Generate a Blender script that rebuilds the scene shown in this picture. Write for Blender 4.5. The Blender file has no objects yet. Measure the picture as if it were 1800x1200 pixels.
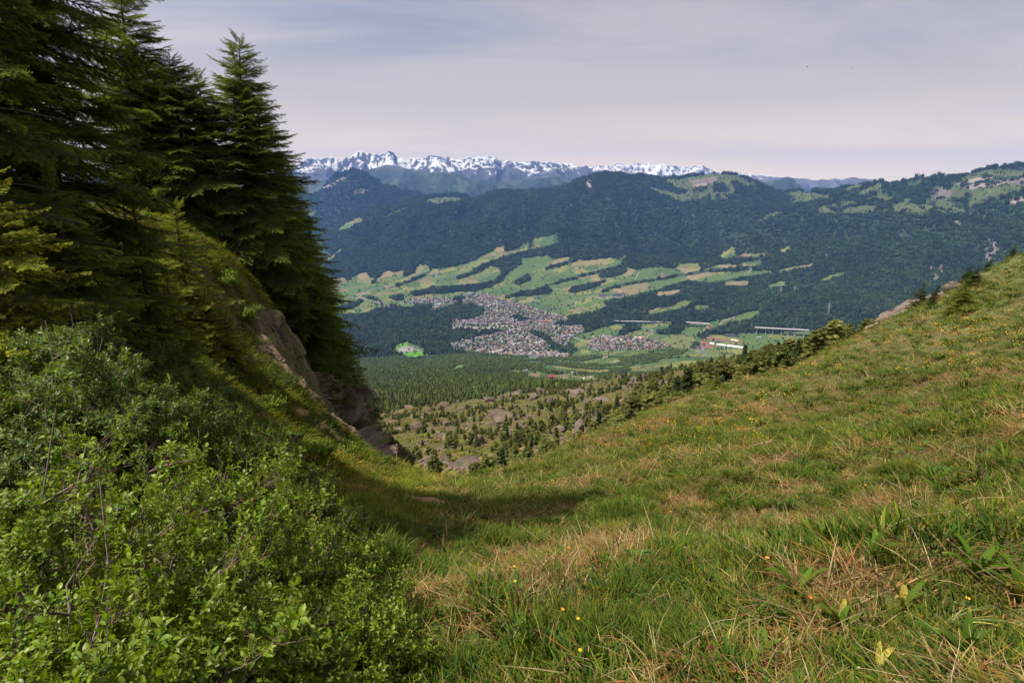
import bpy, math, random
import numpy as np
from math import sin, cos, pi, radians, atan2, tan

rnd = random.Random(7)
rng = np.random.default_rng(11)
scene = bpy.context.scene
COL = scene.collection

# ------------------------------------------------------------------ camera
PITCH = radians(15.64)
FPX = 1000.0
cam_data = bpy.data.cameras.new("camera")
cam = bpy.data.objects.new("camera", cam_data)
COL.objects.link(cam)
cam.location = (0, 0, 0)
cam.rotation_euler = (pi/2 - PITCH, 0, 0)
cam_data.lens = 20.0
cam_data.sensor_width = 36.0
cam_data.clip_start = 0.05
cam_data.clip_end = 300000.0
scene.camera = cam

# ------------------------------------------------------------------ light
SUN_AZ = radians(-106)      # measured from the view direction (+Y), negative = to the left
SUN_EL = radians(59)
sd = bpy.data.lights.new("sun", 'SUN')
sd.energy = 4.5
sd.angle = radians(0.55)
sd.color = (1.0, 0.93, 0.82)
sun = bpy.data.objects.new("sun", sd)
COL.objects.link(sun)
# lamp shines along its local -Z
sdir = (sin(SUN_AZ)*cos(SUN_EL), cos(SUN_AZ)*cos(SUN_EL), sin(SUN_EL))
from mathutils import Vector, Matrix, Euler, Quaternion
sun.rotation_euler = Vector(sdir).to_track_quat('Z', 'Y').to_euler()

world = bpy.data.worlds.new("World")
scene.world = world
world.use_nodes = True
nt = world.node_tree
nt.nodes.clear()
W = nt.nodes.new
wo = W('ShaderNodeOutputWorld')
bg_sky = W('ShaderNodeBackground'); bg_sky.inputs['Strength'].default_value = 0.10
sky = W('ShaderNodeTexSky'); sky.sky_type = 'NISHITA'; sky.sun_disc = False
sky.sun_elevation = SUN_EL
sky.sun_rotation = SUN_AZ
sky.altitude = 1500; sky.air_density = 1.0; sky.dust_density = 2.0
nt.links.new(sky.outputs[0], bg_sky.inputs['Color'])
# thin high cloud veil: warm-grey near the horizon, blue-grey bands higher up
bg_veil = W('ShaderNodeBackground'); bg_veil.inputs['Strength'].default_value = 0.71
tc = W('ShaderNodeTexCoord')
sep = W('ShaderNodeSeparateXYZ'); nt.links.new(tc.outputs['Generated'], sep.inputs[0])
# stretch cloud noise: project the direction on a high horizontal layer
zz = W('ShaderNodeMath'); zz.operation = 'ADD'; zz.inputs[1].default_value = 0.12
nt.links.new(sep.outputs['Z'], zz.inputs[0])
dx = W('ShaderNodeMath'); dx.operation = 'DIVIDE'
nt.links.new(sep.outputs['X'], dx.inputs[0]); nt.links.new(zz.outputs[0], dx.inputs[1])
dy = W('ShaderNodeMath'); dy.operation = 'DIVIDE'
nt.links.new(sep.outputs['Y'], dy.inputs[0]); nt.links.new(zz.outputs[0], dy.inputs[1])
comb = W('ShaderNodeCombineXYZ')
nt.links.new(dx.outputs[0], comb.inputs[0]); nt.links.new(dy.outputs[0], comb.inputs[1])
mp = W('ShaderNodeMapping'); mp.inputs['Scale'].default_value = (0.55, 1.15, 1.0)
mp.inputs['Rotation'].default_value = (0, 0, radians(-24))
nt.links.new(comb.outputs[0], mp.inputs['Vector'])
n1 = W('ShaderNodeTexNoise'); n1.inputs['Scale'].default_value = 0.85
n1.inputs['Detail'].default_value = 6; n1.inputs['Roughness'].default_value = 0.55
n1.inputs['Distortion'].default_value = 0.5
nt.links.new(mp.outputs[0], n1.inputs['Vector'])
cr = W('ShaderNodeValToRGB')
cr.color_ramp.elements[0].position = 0.41; cr.color_ramp.elements[0].color = (0, 0, 0, 1)
cr.color_ramp.elements[1].position = 0.60; cr.color_ramp.elements[1].color = (1, 1, 1, 1)
nt.links.new(n1.outputs['Fac'], cr.inputs['Fac'])
# elevation gradient of the veil colour
el = W('ShaderNodeValToRGB')
e = el.color_ramp.elements
e[0].position = 0.0;  e[0].color = (1.38, 1.02, 0.55, 1)
e[1].position = 1.0;  e[1].color = (0.17, 0.20, 0.33, 1)
for pos_, c_ in ((0.035, (1.12, 0.84, 0.50)), (0.075, (0.86, 0.665, 0.455)), (0.12, (0.60, 0.50, 0.41)), (0.19, (0.39, 0.37, 0.385)), (0.28, (0.255, 0.27, 0.36))):
    x = el.color_ramp.elements.new(pos_); x.color = c_ + (1,)
nt.links.new(sep.outputs['Z'], el.inputs['Fac'])
veil2 = W('ShaderNodeMixRGB'); veil2.blend_type = 'MIX'
veil2.inputs['Color2'].default_value = (0.58, 0.51, 0.465, 1)
mfac = W('ShaderNodeMath'); mfac.operation = 'MULTIPLY'; mfac.inputs[1].default_value = 0.72
nt.links.new(cr.outputs['Color'], mfac.inputs[0])
lowf = W('ShaderNodeMapRange'); lowf.inputs['From Min'].default_value = 0.015; lowf.inputs['From Max'].default_value = 0.13
nt.links.new(sep.outputs['Z'], lowf.inputs['Value'])
mf2 = W('ShaderNodeMath'); mf2.operation = 'MULTIPLY'
nt.links.new(mfac.outputs[0], mf2.inputs[0]); nt.links.new(lowf.outputs[0], mf2.inputs[1])
nt.links.new(mf2.outputs[0], veil2.inputs['Fac'])
nt.links.new(el.outputs['Color'], veil2.inputs['Color1'])
# brighter veil in the direction of the sun (forward scattering in the cirrus)
dot = W('ShaderNodeVectorMath'); dot.operation = 'DOT_PRODUCT'
dot.inputs[1].default_value = sdir
nrm = W('ShaderNodeVectorMath'); nrm.operation = 'NORMALIZE'
nt.links.new(tc.outputs['Generated'], nrm.inputs[0])
nt.links.new(nrm.outputs[0], dot.inputs[0])
pw = W('ShaderNodeMapRange'); pw.inputs['From Min'].default_value = 0.12; pw.inputs['From Max'].default_value = 1.0
pw.inputs['To Min'].default_value = 0.0; pw.inputs['To Max'].default_value = 1.0
nt.links.new(dot.outputs['Value'], pw.inputs['Value'])
p2 = W('ShaderNodeMath'); p2.operation = 'POWER'; p2.inputs[1].default_value = 1.6
nt.links.new(pw.outputs[0], p2.inputs[0])
addc = W('ShaderNodeMixRGB'); addc.blend_type = 'ADD'
addc.inputs['Color2'].default_value = (0.9, 0.8, 0.78, 1)
nt.links.new(p2.outputs[0], addc.inputs['Fac'])
nt.links.new(veil2.outputs[0], addc.inputs['Color1'])
nt.links.new(addc.outputs[0], bg_veil.inputs['Color'])
mixb = W('ShaderNodeMixShader'); mixb.inputs['Fac'].default_value = 0.86
nt.links.new(bg_sky.outputs[0], mixb.inputs[1]); nt.links.new(bg_veil.outputs[0], mixb.inputs[2])
nt.links.new(mixb.outputs[0], wo.inputs['Surface'])

scene.view_settings.view_transform = 'Standard'
scene.view_settings.look = 'None'
scene.view_settings.exposure = 0.78
scene.view_settings.gamma = 1.0
scene.view_settings.use_curve_mapping = False
scene.render.engine = 'CYCLES'
scene.cycles.max_bounces = 5
scene.cycles.diffuse_bounces = 2
scene.cycles.glossy_bounces = 1
scene.cycles.transmission_bounces = 3
scene.cycles.transparent_max_bounces = 4
scene.cycles.volume_bounces = 0
scene.cycles.use_denoising = True
scene.cycles.caustics_reflective = False
scene.cycles.caustics_refractive = False

# ------------------------------------------------------------------ projection helpers
SP, CP = sin(PITCH), cos(PITCH)
def ray(u, v):
    rt = (np.asarray(u, float) - 900.0)/FPX
    up = (600.0 - np.asarray(v, float))/FPX
    return rt, CP + up*SP, -SP + up*CP
def azt(u, v):
    x, y, z = ray(u, v)
    return np.arctan2(x, y), -z/np.hypot(x, y)
def P(u, v, r):
    x, y, z = ray(u, v)
    k = r/np.hypot(x, y)
    return x*k, y*k, z*k
def project(x, y, z):
    d = y*CP - z*SP
    up = (y*SP + z*CP)/np.maximum(d, 1e-6)
    rt = x/np.maximum(d, 1e-6)
    u = 900 + rt*FPX; v = 600 - up*FPX
    u = np.where(d > 1e-3, u, -9999.0)
    return u, v

# ------------------------------------------------------------------ noise (numpy)
def _hash(ix, iy, seed):
    h = (ix.astype(np.int64)*374761393 + iy.astype(np.int64)*668265263 + seed*974634777) & 0xffffffff
    h = ((h ^ (h >> 13))*1274126177) & 0xffffffff
    h = (h ^ (h >> 16)) & 0xffffffff
    return h.astype(np.float64)/4294967295.0
def vnoise(x, y, seed=0):
    x = np.asarray(x, float); y = np.asarray(y, float)
    ix = np.floor(x); iy = np.floor(y)
    fx = x-ix; fy = y-iy
    fx = fx*fx*fx*(fx*(fx*6-15)+10); fy = fy*fy*fy*(fy*(fy*6-15)+10)
    ix = ix.astype(np.int64); iy = iy.astype(np.int64)
    a = _hash(ix, iy, seed); b = _hash(ix+1, iy, seed)
    c = _hash(ix, iy+1, seed); d = _hash(ix+1, iy+1, seed)
    return 2*((a*(1-fx)+b*fx)*(1-fy) + (c*(1-fx)+d*fx)*fy) - 1
def fbm(x, y, octv=4, seed=0, gain=0.5):
    s = 0; a = 1.0; t = 0
    for i in range(octv):
        s = s + a*vnoise(x*2**i + 17.3*i, y*2**i - 9.1*i, seed+i*13); t += a; a *= gain
    return s/t
def ridged(x, y, octv=5, seed=0, gain=0.5):
    s = 0; a = 1.0; t = 0
    for i in range(octv):
        n = 1-np.abs(vnoise(x*2**i + 5.7*i, y*2**i + 3.3*i, seed+i*29))*2.0
        s = s + a*n; t += a; a *= gain
    return s/t     # about -1..1
def sstep(a, b, x):
    t = np.clip((np.asarray(x, float)-a)/(b-a), 0, 1)
    return t*t*(3-2*t)

# ------------------------------------------------------------------ object helpers
def tag(o, label=None, cat=None, group=None, kind=None):
    if label: o['label'] = label
    if cat: o['category'] = cat
    if group: o['group'] = group
    if kind: o['kind'] = kind
    return o
def new_mesh(name, verts, faces, smooth=True, col=None, mats=None, mat_idx=None):
    """verts Nx3 array; faces: int array MxK (all same K) or list of arrays"""
    me = bpy.data.meshes.new(name)
    verts = np.asarray(verts, np.float32)
    if isinstance(faces, list) and len(faces) and not isinstance(faces[0], np.ndarray):
        ks = np.array([len(f) for f in faces], np.int32)
        flat = np.array([i for f in faces for i in f], np.int32)
    elif isinstance(faces, list):
        faces = [f for f in faces if len(f)]
        ks = np.concatenate([np.full(len(f), f.shape[1], np.int32) for f in faces])
        flat = np.concatenate([f.reshape(-1) for f in faces]).astype(np.int32)
    else:
        ks = np.full(len(faces), faces.shape[1], np.int32)
        flat = faces.reshape(-1).astype(np.int32)
    me.vertices.add(len(verts)); me.vertices.foreach_set('co', verts.reshape(-1))
    me.loops.add(len(flat)); me.loops.foreach_set('vertex_index', flat)
    me.polygons.add(len(ks))
    st = np.zeros(len(ks), np.int32); st[1:] = np.cumsum(ks)[:-1]
    me.polygons.foreach_set('loop_start', st)
    me.polygons.foreach_set('use_smooth', np.full(len(ks), bool(smooth)))
    if mats:
        for m in mats: me.materials.append(m)
    if mat_idx is not None:
        me.polygons.foreach_set('material_index', np.asarray(mat_idx, np.int32))
    if col is not None:
        a = me.attributes.new('Col', 'FLOAT_COLOR', 'POINT')
        c = np.ones((len(verts), 4), np.float32); c[:, :3] = col
        a.data.foreach_set('color', c.reshape(-1))
    me.update(calc_edges=True)
    return me
def obj(name, me, parent=None, loc=None, rot=None, scale=None, coll=COL):
    o = bpy.data.objects.new(name, me)
    if coll is not None: coll.objects.link(o)
    if parent is not None: o.parent = parent
    if loc is not None: o.location = loc
    if rot is not None: o.rotation_euler = rot
    if scale is not None: o.scale = scale if hasattr(scale, '__len__') else (scale,)*3
    return o
def empty(name, loc, rotz=0, scale=1.0):
    o = bpy.data.objects.new(name, None); COL.objects.link(o)
    o.location = loc; o.rotation_euler = (0, 0, rotz); o.scale = (scale,)*3
    o.empty_display_size = 0.2
    return o
def grid_faces(nu, nv):
    i = np.arange(nu-1)[:, None]*nv + np.arange(nv-1)[None, :]
    i = i.reshape(-1)
    return np.stack([i, i+nv, i+nv+1, i+1], 1)

# ------------------------------------------------------------------ materials
def mat(name, build):
    m = bpy.data.materials.new(name); m.use_nodes = True
    t = m.node_tree; t.nodes.clear()
    out = t.nodes.new('ShaderNodeOutputMaterial')
    build(t, out)
    return m
def N(t, kind, **kw):
    n = t.nodes.new(kind)
    for k, v in kw.items():
        if k.startswith('i_'):
            n.inputs[k[2:].replace('_', ' ')].default_value = v
        else: setattr(n, k, v)
    return n
def attr_surface(name, noise_scale=1.0, noise_amt=0.35, rough=0.9, bump=0.0, bump_scale=None, bump_dist=0.05, detail=6, spec=0.2, translucent=0.0, rand=0.0, two=None, hue=0.0):
    """surface with the mesh's own Col attribute, varied by noise in object space"""
    def b(t, out):
        L = t.links.new
        at = N(t, 'ShaderNodeAttribute', attribute_name='Col')
        tcn = N(t, 'ShaderNodeTexCoord')
        no = N(t, 'ShaderNodeTexNoise'); no.inputs['Scale'].default_value = noise_scale
        no.inputs['Detail'].default_value = detail; no.inputs['Roughness'].default_value = 0.65
        L(tcn.outputs['Object'], no.inputs['Vector'])
        mr = N(t, 'ShaderNodeMapRange'); mr.inputs['From Min'].default_value = 0.25; mr.inputs['From Max'].default_value = 0.75
        mr.inputs['To Min'].default_value = 1-noise_amt; mr.inputs['To Max'].default_value = 1+noise_amt
        L(no.outputs['Fac'], mr.inputs['Value'])
        src = mr.outputs[0]
        if rand:
            oi = N(t, 'ShaderNodeObjectInfo')
            m2 = N(t, 'ShaderNodeMapRange'); m2.inputs['To Min'].default_value = 1-rand; m2.inputs['To Max'].default_value = 1+rand
            L(oi.outputs['Random'], m2.inputs['Value'])
            mm = N(t, 'ShaderNodeMath', operation='MULTIPLY'); L(src, mm.inputs[0]); L(m2.outputs[0], mm.inputs[1])
            src = mm.outputs[0]
        vm = N(t, 'ShaderNodeVectorMath', operation='SCALE')
        L(at.outputs['Color'], vm.inputs[0]); L(src, vm.inputs['Scale'])
        colsock = vm.outputs[0]
        if hue:
            oi2 = N(t, 'ShaderNodeObjectInfo')
            hs = N(t, 'ShaderNodeHueSaturation')
            mh = N(t, 'ShaderNodeMapRange'); mh.inputs['To Min'].default_value = 0.5-hue; mh.inputs['To Max'].default_value = 0.5+hue
            ms = N(t, 'ShaderNodeMath', operation='FRACT')
            m7 = N(t, 'ShaderNodeMath', operation='MULTIPLY'); m7.inputs[1].default_value = 7.31
            L(oi2.outputs['Random'], m7.inputs[0]); L(m7.outputs[0], ms.inputs[0])
            L(ms.outputs[0], mh.inputs['Value']); L(mh.outputs[0], hs.inputs['Hue'])
            L(colsock, hs.inputs['Color']); colsock = hs.outputs[0]
        bs = N(t, 'ShaderNodeBsdfPrincipled')
        bs.inputs['Roughness'].default_value = rough
        bs.inputs['Specular IOR Level'].default_value = spec
        L(colsock, bs.inputs['Base Color'])
        if bump:
            nb = N(t, 'ShaderNodeTexNoise'); nb.inputs['Scale'].default_value = bump_scale or noise_scale*2
            nb.inputs['Detail'].default_value = 8; nb.inputs['Roughness'].default_value = 0.6
            L(tcn.outputs['Object'], nb.inputs['Vector'])
            bp = N(t, 'ShaderNodeBump'); bp.inputs['Strength'].default_value = bump; bp.inputs['Distance'].default_value = bump_dist
            L(nb.outputs['Fac'], bp.inputs['Height']); L(bp.outputs[0], bs.inputs['Normal'])
        if translucent:
            tr = N(t, 'ShaderNodeBsdfTranslucent')
            vt = N(t, 'ShaderNodeMixRGB', blend_type='MULTIPLY'); vt.inputs['Fac'].default_value = 1
            vt.inputs['Color2'].default_value = (1.5, 1.5, 0.55, 1)
            L(colsock, vt.inputs['Color1']); L(vt.outputs[0], tr.inputs['Color'])
            mx = N(t, 'ShaderNodeMixShader'); mx.inputs['Fac'].default_value = translucent
            L(bs.outputs[0], mx.inputs[1]); L(tr.outputs[0], mx.inputs[2]); L(mx.outputs[0], out.inputs['Surface'])
        else:
            L(bs.outputs[0], out.inputs['Surface'])
    return mat(name, b)
# ================================================================== TERRAIN
# --- near ground: thin-plate spline through surveyed points
def tps_fit(pts, lam=0.0):
    p = np.array(pts, float); n = len(p)
    d = np.hypot(p[:, None, 0]-p[None, :, 0], p[:, None, 1]-p[None, :, 1])
    K = np.where(d > 0, d*d*np.log(np.maximum(d, 1e-9)), 0) + lam*np.eye(n)
    Q = np.c_[np.ones(n), p[:, :2]]
    A = np.zeros((n+3, n+3)); A[:n, :n] = K; A[:n, n:] = Q; A[n:, :n] = Q.T
    b = np.r_[p[:, 2], 0, 0, 0]
    return p[:, :2], np.linalg.solve(A, b)
def tps_eval(fit, x, y):
    c, w = fit
    x = np.asarray(x, float); sh = x.shape; x = x.reshape(-1); y = np.asarray(y, float).reshape(-1)
    out = np.empty(len(x))
    for s in range(0, len(x), 20000):
        xx = x[s:s+20000]; yy = y[s:s+20000]
        d2 = (xx[:, None]-c[None, :, 0])**2 + (yy[:, None]-c[None, :, 1])**2
        out[s:s+20000] = (0.5*d2*np.log(np.maximum(d2, 1e-12)))@w[:-3] + w[-3] + w[-2]*xx + w[-1]*yy
    return out.reshape(sh)

# --- far ground: tables of where the ground at distance r appears (u,v) or its height z
RINGS = [
 (100,  [(100,900),(400,860),(560,850),(700,850),(850,862),(1000,830),(1200,742),(1400,672),(1560,604),(1800,505)]),
 (160,  [(100,860),(600,840),(700,822),(850,828),(1000,790),(1200,712),(1400,640),(1560,592),(1800,490)]),
 (250,  [(100,830),(600,800),(700,785),(850,782),(1000,745),(1200,682),(1400,628),(1500,604),(1600,580),(1800,500)]),
 (400,  [(100,800),(600,768),(700,752),(850,735),(1000,705),(1150,672),(1200,660),(1300,640),(1400,625),(1500,606),(1800,530)]),
 (600,  [(100,770),(600,745),(700,724),(850,705),(1000,684),(1100,668),(1200,664),(1300,660),(1500,648),(1800,600)]),
 (900,  [(100,740),(600,717),(700,700),(850,688),(960,680),(1050,684),(1200,694),(1500,694),(1800,690)]),
 (1400, [(100,710),(600,688),(700,671),(850,663),(960,665),(1100,688),(1500,702),(1800,700)]),
 (2200, [(100,690),(600,663),(700,650),(850,643),(960,650),(1050,656),(1150,652),(1300,652),(1500,655),(1800,655)]),
 (2800, [(100,670),(600,650),(700,640),(850,634),(960,639),(1060,641),(1100,634),(1150,628),(1200,624),(1300,627),(1500,640),(1800,640)]),
 (3200, [(100,640),(600,640),(700,634),(850,628),(960,630),(1060,624),(1100,618),(1150,613),(1200,613),(1260,620),(1500,640),(1800,640)]),
 (3450, [('z',-1900,-1035),('z',600,-1036),('z',900,-1036),('z',1200,-1040),('z',1900,-1045)]),
 (4000, [('z',-1900,-1048),('z',900,-1046),('z',1200,-1042),('z',1900,-1040)]),
 (4500, [('z',-1900,-1050),('z',900,-1048),('z',1040,-1045),(1110,562),(1200,553),(1300,550),(1400,549),(1600,545),(1800,540)]),
 (5000, [('z',-1900,-1052),('z',560,-1050),('z',860,-1046),(960,530),(1100,524),(1200,520),(1300,518),(1400,517),(1600,510),(1800,500)]),
 (5400, [('z',-1900,-1052),('z',560,-1050),(700,518),(850,512),(1000,505),(1100,502),(1200,500),(1300,498),(1400,498),(1600,484),(1800,470)]),
 (6300, [('z',-1900,-1050),(400,500),(560,492),(620,487),(700,480),(760,470),(880,446),(1000,440),(1100,445),(1200,452),(1300,444),(1450,432),(1600,408),(1800,385)]),
 (7400, [('z',-1900,-1050),(400,478),(560,470),(620,440),(700,418),(800,398),(900,388),(1000,380),(1100,382),(1240,403),(1300,388),(1400,368),(1500,350),(1600,340),(1800,322)]),
 (8200, [('z',-1900,-1050),(400,462),(560,452),(600,420),(640,402),(700,388),(800,368),(900,360),(1000,350),(1080,340),(1160,345),(1240,362),(1330,366),(1370,362),(1400,352),(1440,346),(1480,337),(1520,333),(1560,328),(1600,327),(1640,321),(1700,311),(1750,303),(1800,296),(2000,270)]),
 (9000, [('z',-1900,-1050),(400,452),(560,440),(600,396),(640,378),(700,361),(745,349),(800,346),(830,347),(870,341),(950,338),(1000,326),(1040,310),(1070,306),(1090,308),(1145,316),(1165,320),(1210,313),(1260,308),(1300,311),(1340,330),(1380,345),(1402,338),(1430,340),(1450,341),(1480,332),(1515,327),(1540,337),(1580,345),(1800,330),(2000,300)]),
 (9900, [('z',-1900,-1050),(400,452),(540,430),(600,400),(640,385),(700,384),(760,384),(900,400),(1200,420),(1500,430),(2000,430)]),
 (10700,[('z',-1900,-1050),(400,400),(520,388),(560,378),(600,352),(640,345),(700,358),(740,372),(800,400),(1200,440),(2000,440)]),
 (11500,[('z',-1900,-1050),(400,362),(520,347),(548,344),(566,328),(600,309),(622,303.5),(634,306),(650,318),(672,330),(690,331),(715,337),(745,351),(800,380),(900,420),(1200,440),(2000,440)]),
 (12600,[('z',-1900,-1050),('z',0,-700),('z',600,-500),('z',1800,-800)]),
 (14000,[('z',-1900,-1055),('z',600,-1055),('z',1900,-1055)]),
]
AZG = np.linspace(-pi/2*1.02, pi/2*1.02, 1401)
_lr = []; _T = []
for r, pts in RINGS:
    a = []; t = []
    for p in pts:
        if p[0] == 'z':
            x, y, z = ray(p[1], 320); a.append(np.arctan2(x, y)); t.append(-p[2]/r)
        else:
            aa, tt = azt(p[0], p[1]); a.append(aa); t.append(tt)
    a = np.array(a); t = np.array(t); o = np.argsort(a)
    v = np.interp(AZG, a[o], t[o])
    if r < 8000:       # smooth the breaks a little
        k = np.hanning(31); k /= k.sum()
        v = np.convolve(np.pad(v, 15, mode='edge'), k, mode='valid')
    else:
        k = np.hanning(7); k /= k.sum()
        v = np.convolve(np.pad(v, 3, mode='edge'), k, mode='valid')
    _lr.append(math.log(r)); _T.append(v*r)      # store -z
_lr = np.array(_lr); _T = np.array(_T)
_R = np.exp(_lr)
def far_z(az, r):
    """cubic-ish interpolation of -z over r (monotone Hermite in r), linear in az"""
    az = np.asarray(az, float); r = np.asarray(r, float)
    fa = np.clip((az-AZG[0])/(AZG[1]-AZG[0]), 0, len(AZG)-1.001); ia = fa.astype(int); fa = fa-ia
    k = np.clip(np.searchsorted(_R, r)-1, 0, len(_R)-2)
    def col(j):
        j = np.clip(j, 0, len(_R)-1)
        return _T[j, ia]*(1-fa) + _T[j, ia+1]*fa
    y0 = col(k); y1 = col(k+1); ym = col(k-1); y2 = col(k+2)
    R0 = _R[k]; R1 = _R[k+1]; Rm = _R[np.maximum(k-1, 0)]; R2 = _R[np.minimum(k+2, len(_R)-1)]
    h = R1-R0; d = (y1-y0)/h
    dm = np.where(k > 0, (y0-ym)/np.maximum(R0-Rm, 1e-6), d)
    dp = np.where(k+2 < len(_R), (y2-y1)/np.maximum(R2-R1, 1e-6), d)
    m0 = np.where(dm*d > 0, 2*dm*d/(dm+d+1e-12), 0)
    m1 = np.where(dp*d > 0, 2*dp*d/(dp+d+1e-12), 0)
    t = np.clip((r-R0)/h, 0, 1.2)
    z = (2*t**3-3*t*t+1)*y0 + (t**3-2*t*t+t)*h*m0 + (-2*t**3+3*t*t)*y1 + (t**3-t*t)*h*m1
    return -z

near_uvr = [
 # right-hand meadow edge and just beyond it
 (830,846,21),(900,826,22.5),(1000,790,26),(1100,750,30),(1200,704,35),(1300,677,40),(1370,663,44),(1460,612,49),(1540,580,53),
 (1600,556,56),(1640,531,59),(1680,506,61),(1710,490,63),(1750,470,66),(1800,449,70),
 (1000,960,9),(1300,960,8),(1600,960,7.5),(1200,830,15),(1500,760,18),(1750,700,19),(1500,650,34),(1750,560,38),(1300,740,26),
 # gully
 (700,1150,3.4),(690,1060,4.8),(730,950,8.3),(760,880,12.5),(800,852,18),(760,850,17),
 # left bank
 (640,980,7.4),(650,1080,5.6),(600,880,10.5),(560,850,12),(520,800,13),(600,800,15.5),(660,830,15.5),(700,838,17.5),
 (560,740,17),(600,768,17.6),(650,796,18.2),(700,818,19),(735,834,20),
 (540,700,18.2),(500,668,18.4),(460,628,18.8),(430,604,19.0),(450,720,14.5),(400,660,16.5),(350,720,12),(300,760,9.5),
 (400,850,8),(250,860,6.2),(450,950,6),
 # knoll and its broken face
 (395,480,22),(440,505,23),(480,545,24),(400,540,20.2),(445,570,20.8),(470,610,20.6),(500,650,20.8),(520,690,21.2),
 (505,590,23.5),(530,640,23.8),(548,690,24.2),
 (350,480,20),(300,500,18),(330,560,17),(250,620,13),(150,600,12),(60,620,10),
]
near_xyz = []
for (u, v, r) in near_uvr:
    near_xyz.append(P(u, v, r))
def plane(x, y): return -1.7 - 0.42*y + 0.28*x
for r in (0.01, 1.2, 2.6, 4.5):
    for a in ((0,) if r < 1 else (-20, 10, 45, 80)):
        x = r*sin(radians(a)); y = r*cos(radians(a)); near_xyz.append((x, y, plane(x, y)))
for (x, y) in ((7, 3), (14, 8), (25, 12), (38, 18), (55, 30)):
    near_xyz.append((x, y, plane(x, y)+0.02*x))
for (x, y, z) in ((-1.8,1.5,-2.5),(-3,2.5,-3.0),(-5,3.5,-3.1),(-8,3,-2.6),(0,-3,-.7),(-5,-3,-1.6),(5,-3,.9),(14,-3,3.2),(30,0,8),(-14,2,-1.0),
                  (-14,10,-1.5),(-20,16,-.5),(-15,20,-1.6),(-12.5,24,-3.4),(-14,30,-6),(-20,30,-3),(-28,20,1.5),(-30,40,-9),(0,-12,3.5),(-12,-10,0.5),(14,-12,8),
                  # hidden ground beyond the crests
                  (-10.0,27,-9.5),(-8.6,26.5,-14),(-6.4,26,-16.5),(-4.0,27,-18.0),(-2.0,29,-19.5),(1.0,30,-19),(-7.5,31,-18)):
    near_xyz.append((x, y, z))
# ridge spur running down behind the knoll
for p in ((450,590,31),(500,640,34),(560,700,38),(610,738,42),(560,640,46),(500,560,50)):
    near_xyz.append(P(*p))
for p in ((690,850,40),(750,868,42),(850,880,45),(960,860,50),(640,840,58),(740,860,65)):
    near_xyz.append(P(*p))
# beyond the right-hand edge: steeper
for (u, v, r) in ((950,850,36),(1100,790,42),(1250,740,52),(1400,685,62),(1560,612,74),(1700,545,84),(1850,480,95)):
    near_xyz.append(P(u, v, r))
for r in (112, 140):
    for a in np.linspace(-80, 80, 15):
        a = radians(a); near_xyz.append((r*sin(a), r*cos(a), float(far_z(a, r))))
for (x, y, z) in ((-90,-20,5),(90,-20,30),(0,-60,20),(-60,-60,15),(60,-60,35)):
    near_xyz.append((x, y, z))
NEAR = tps_fit(near_xyz, lam=0.02)

def bumps(x, y, r):
    b = 0.17*fbm(x*0.9, y*0.9, 3, 5) + 0.05*np.maximum(fbm(x*2.1, y*2.1, 2, 15), 0) + 0.055*fbm(x*3.1, y*3.1, 2, 9)
    b = b + 0.35*fbm(x*0.17, y*0.17, 3, 21)*sstep(8, 30, r)
    return b
def height(x, y):
    x = np.asarray(x, float); y = np.asarray(y, float)
    r = np.maximum(np.hypot(x, y), 1e-3); az = np.arctan2(x, y)
    w = sstep(88, 122, r)
    z = np.zeros_like(r)
    m = w < 1
    if m.any():
        zn = tps_eval(NEAR, x[m], y[m]) + bumps(x[m], y[m], r[m])
        z[m] = zn*(1-w[m])
    m = w > 0
    if m.any():
        zf = far_z(az[m], r[m])
        xm, ym, rm = x[m], y[m], r[m]
        # lumpy landslide ground
        a1 = 5.0*sstep(90, 300, rm)*(1-sstep(900, 1600, rm))
        zf = zf + a1*(fbm(xm/45, ym/45, 4, 3)) + 0.35*a1*np.maximum(ridged(xm/14, ym/14, 3, 44), 0)
        zf = zf + 14*sstep(1000, 1800, rm)*(1-sstep(3000, 3500, rm))*fbm(xm/260, ym/260, 3, 8)
        # valley terraces and gullied forest slopes
        up = sstep(-1035, -960, zf)*sstep(3900, 4600, rm)
        zf = zf + up*10*fbm((xm*0.55+ym*0.8)/160, (ym*0.55-xm*0.8)/500, 3, 31)
        hi = sstep(-900, -560, zf)*sstep(5200, 6500, rm)
        g = ridged(xm/290+0.3*fbm(xm/500,ym/500,2,72), ym/1300, 4, 71)
        crest = 1 - 0.75*np.exp(-((rm-8700)/520)**2) 
        zf = zf + hi*crest*125*g + hi*14*fbm(xm/110, ym/160, 3, 90)*crest
        z[m] = z[m] + w[m]*zf
    return z

def hit(u, v, r0, r1, n=500):
    """distance at which the line of sight through (u,v) meets the ground between r0 and r1"""
    u = np.atleast_1d(np.asarray(u, float)); v = np.atleast_1d(np.asarray(v, float))
    x, y, z = ray(u, v); h = np.hypot(x, y); dx_ = x/h; dy_ = y/h; t = z/h
    rs = np.exp(np.linspace(math.log(r0), math.log(r1), n))
    X = dx_[:, None]*rs; Y = dy_[:, None]*rs
    H = height(X.reshape(-1), Y.reshape(-1)).reshape(X.shape)
    below = (t[:, None]*rs) <= H
    k = np.argmax(below, 1); ok = below.any(1)
    k = np.maximum(k, 1)
    i = np.arange(len(u))
    fa = t*rs[k-1] - H[i, k-1]; fb = t*rs[k] - H[i, k]
    f = np.clip(fa/np.maximum(fa-fb, 1e-9), 0, 1)
    r = rs[k-1] + (rs[k]-rs[k-1])*f
    px, py = dx_*r, dy_*r
    return px, py, height(px, py), r, ok

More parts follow.
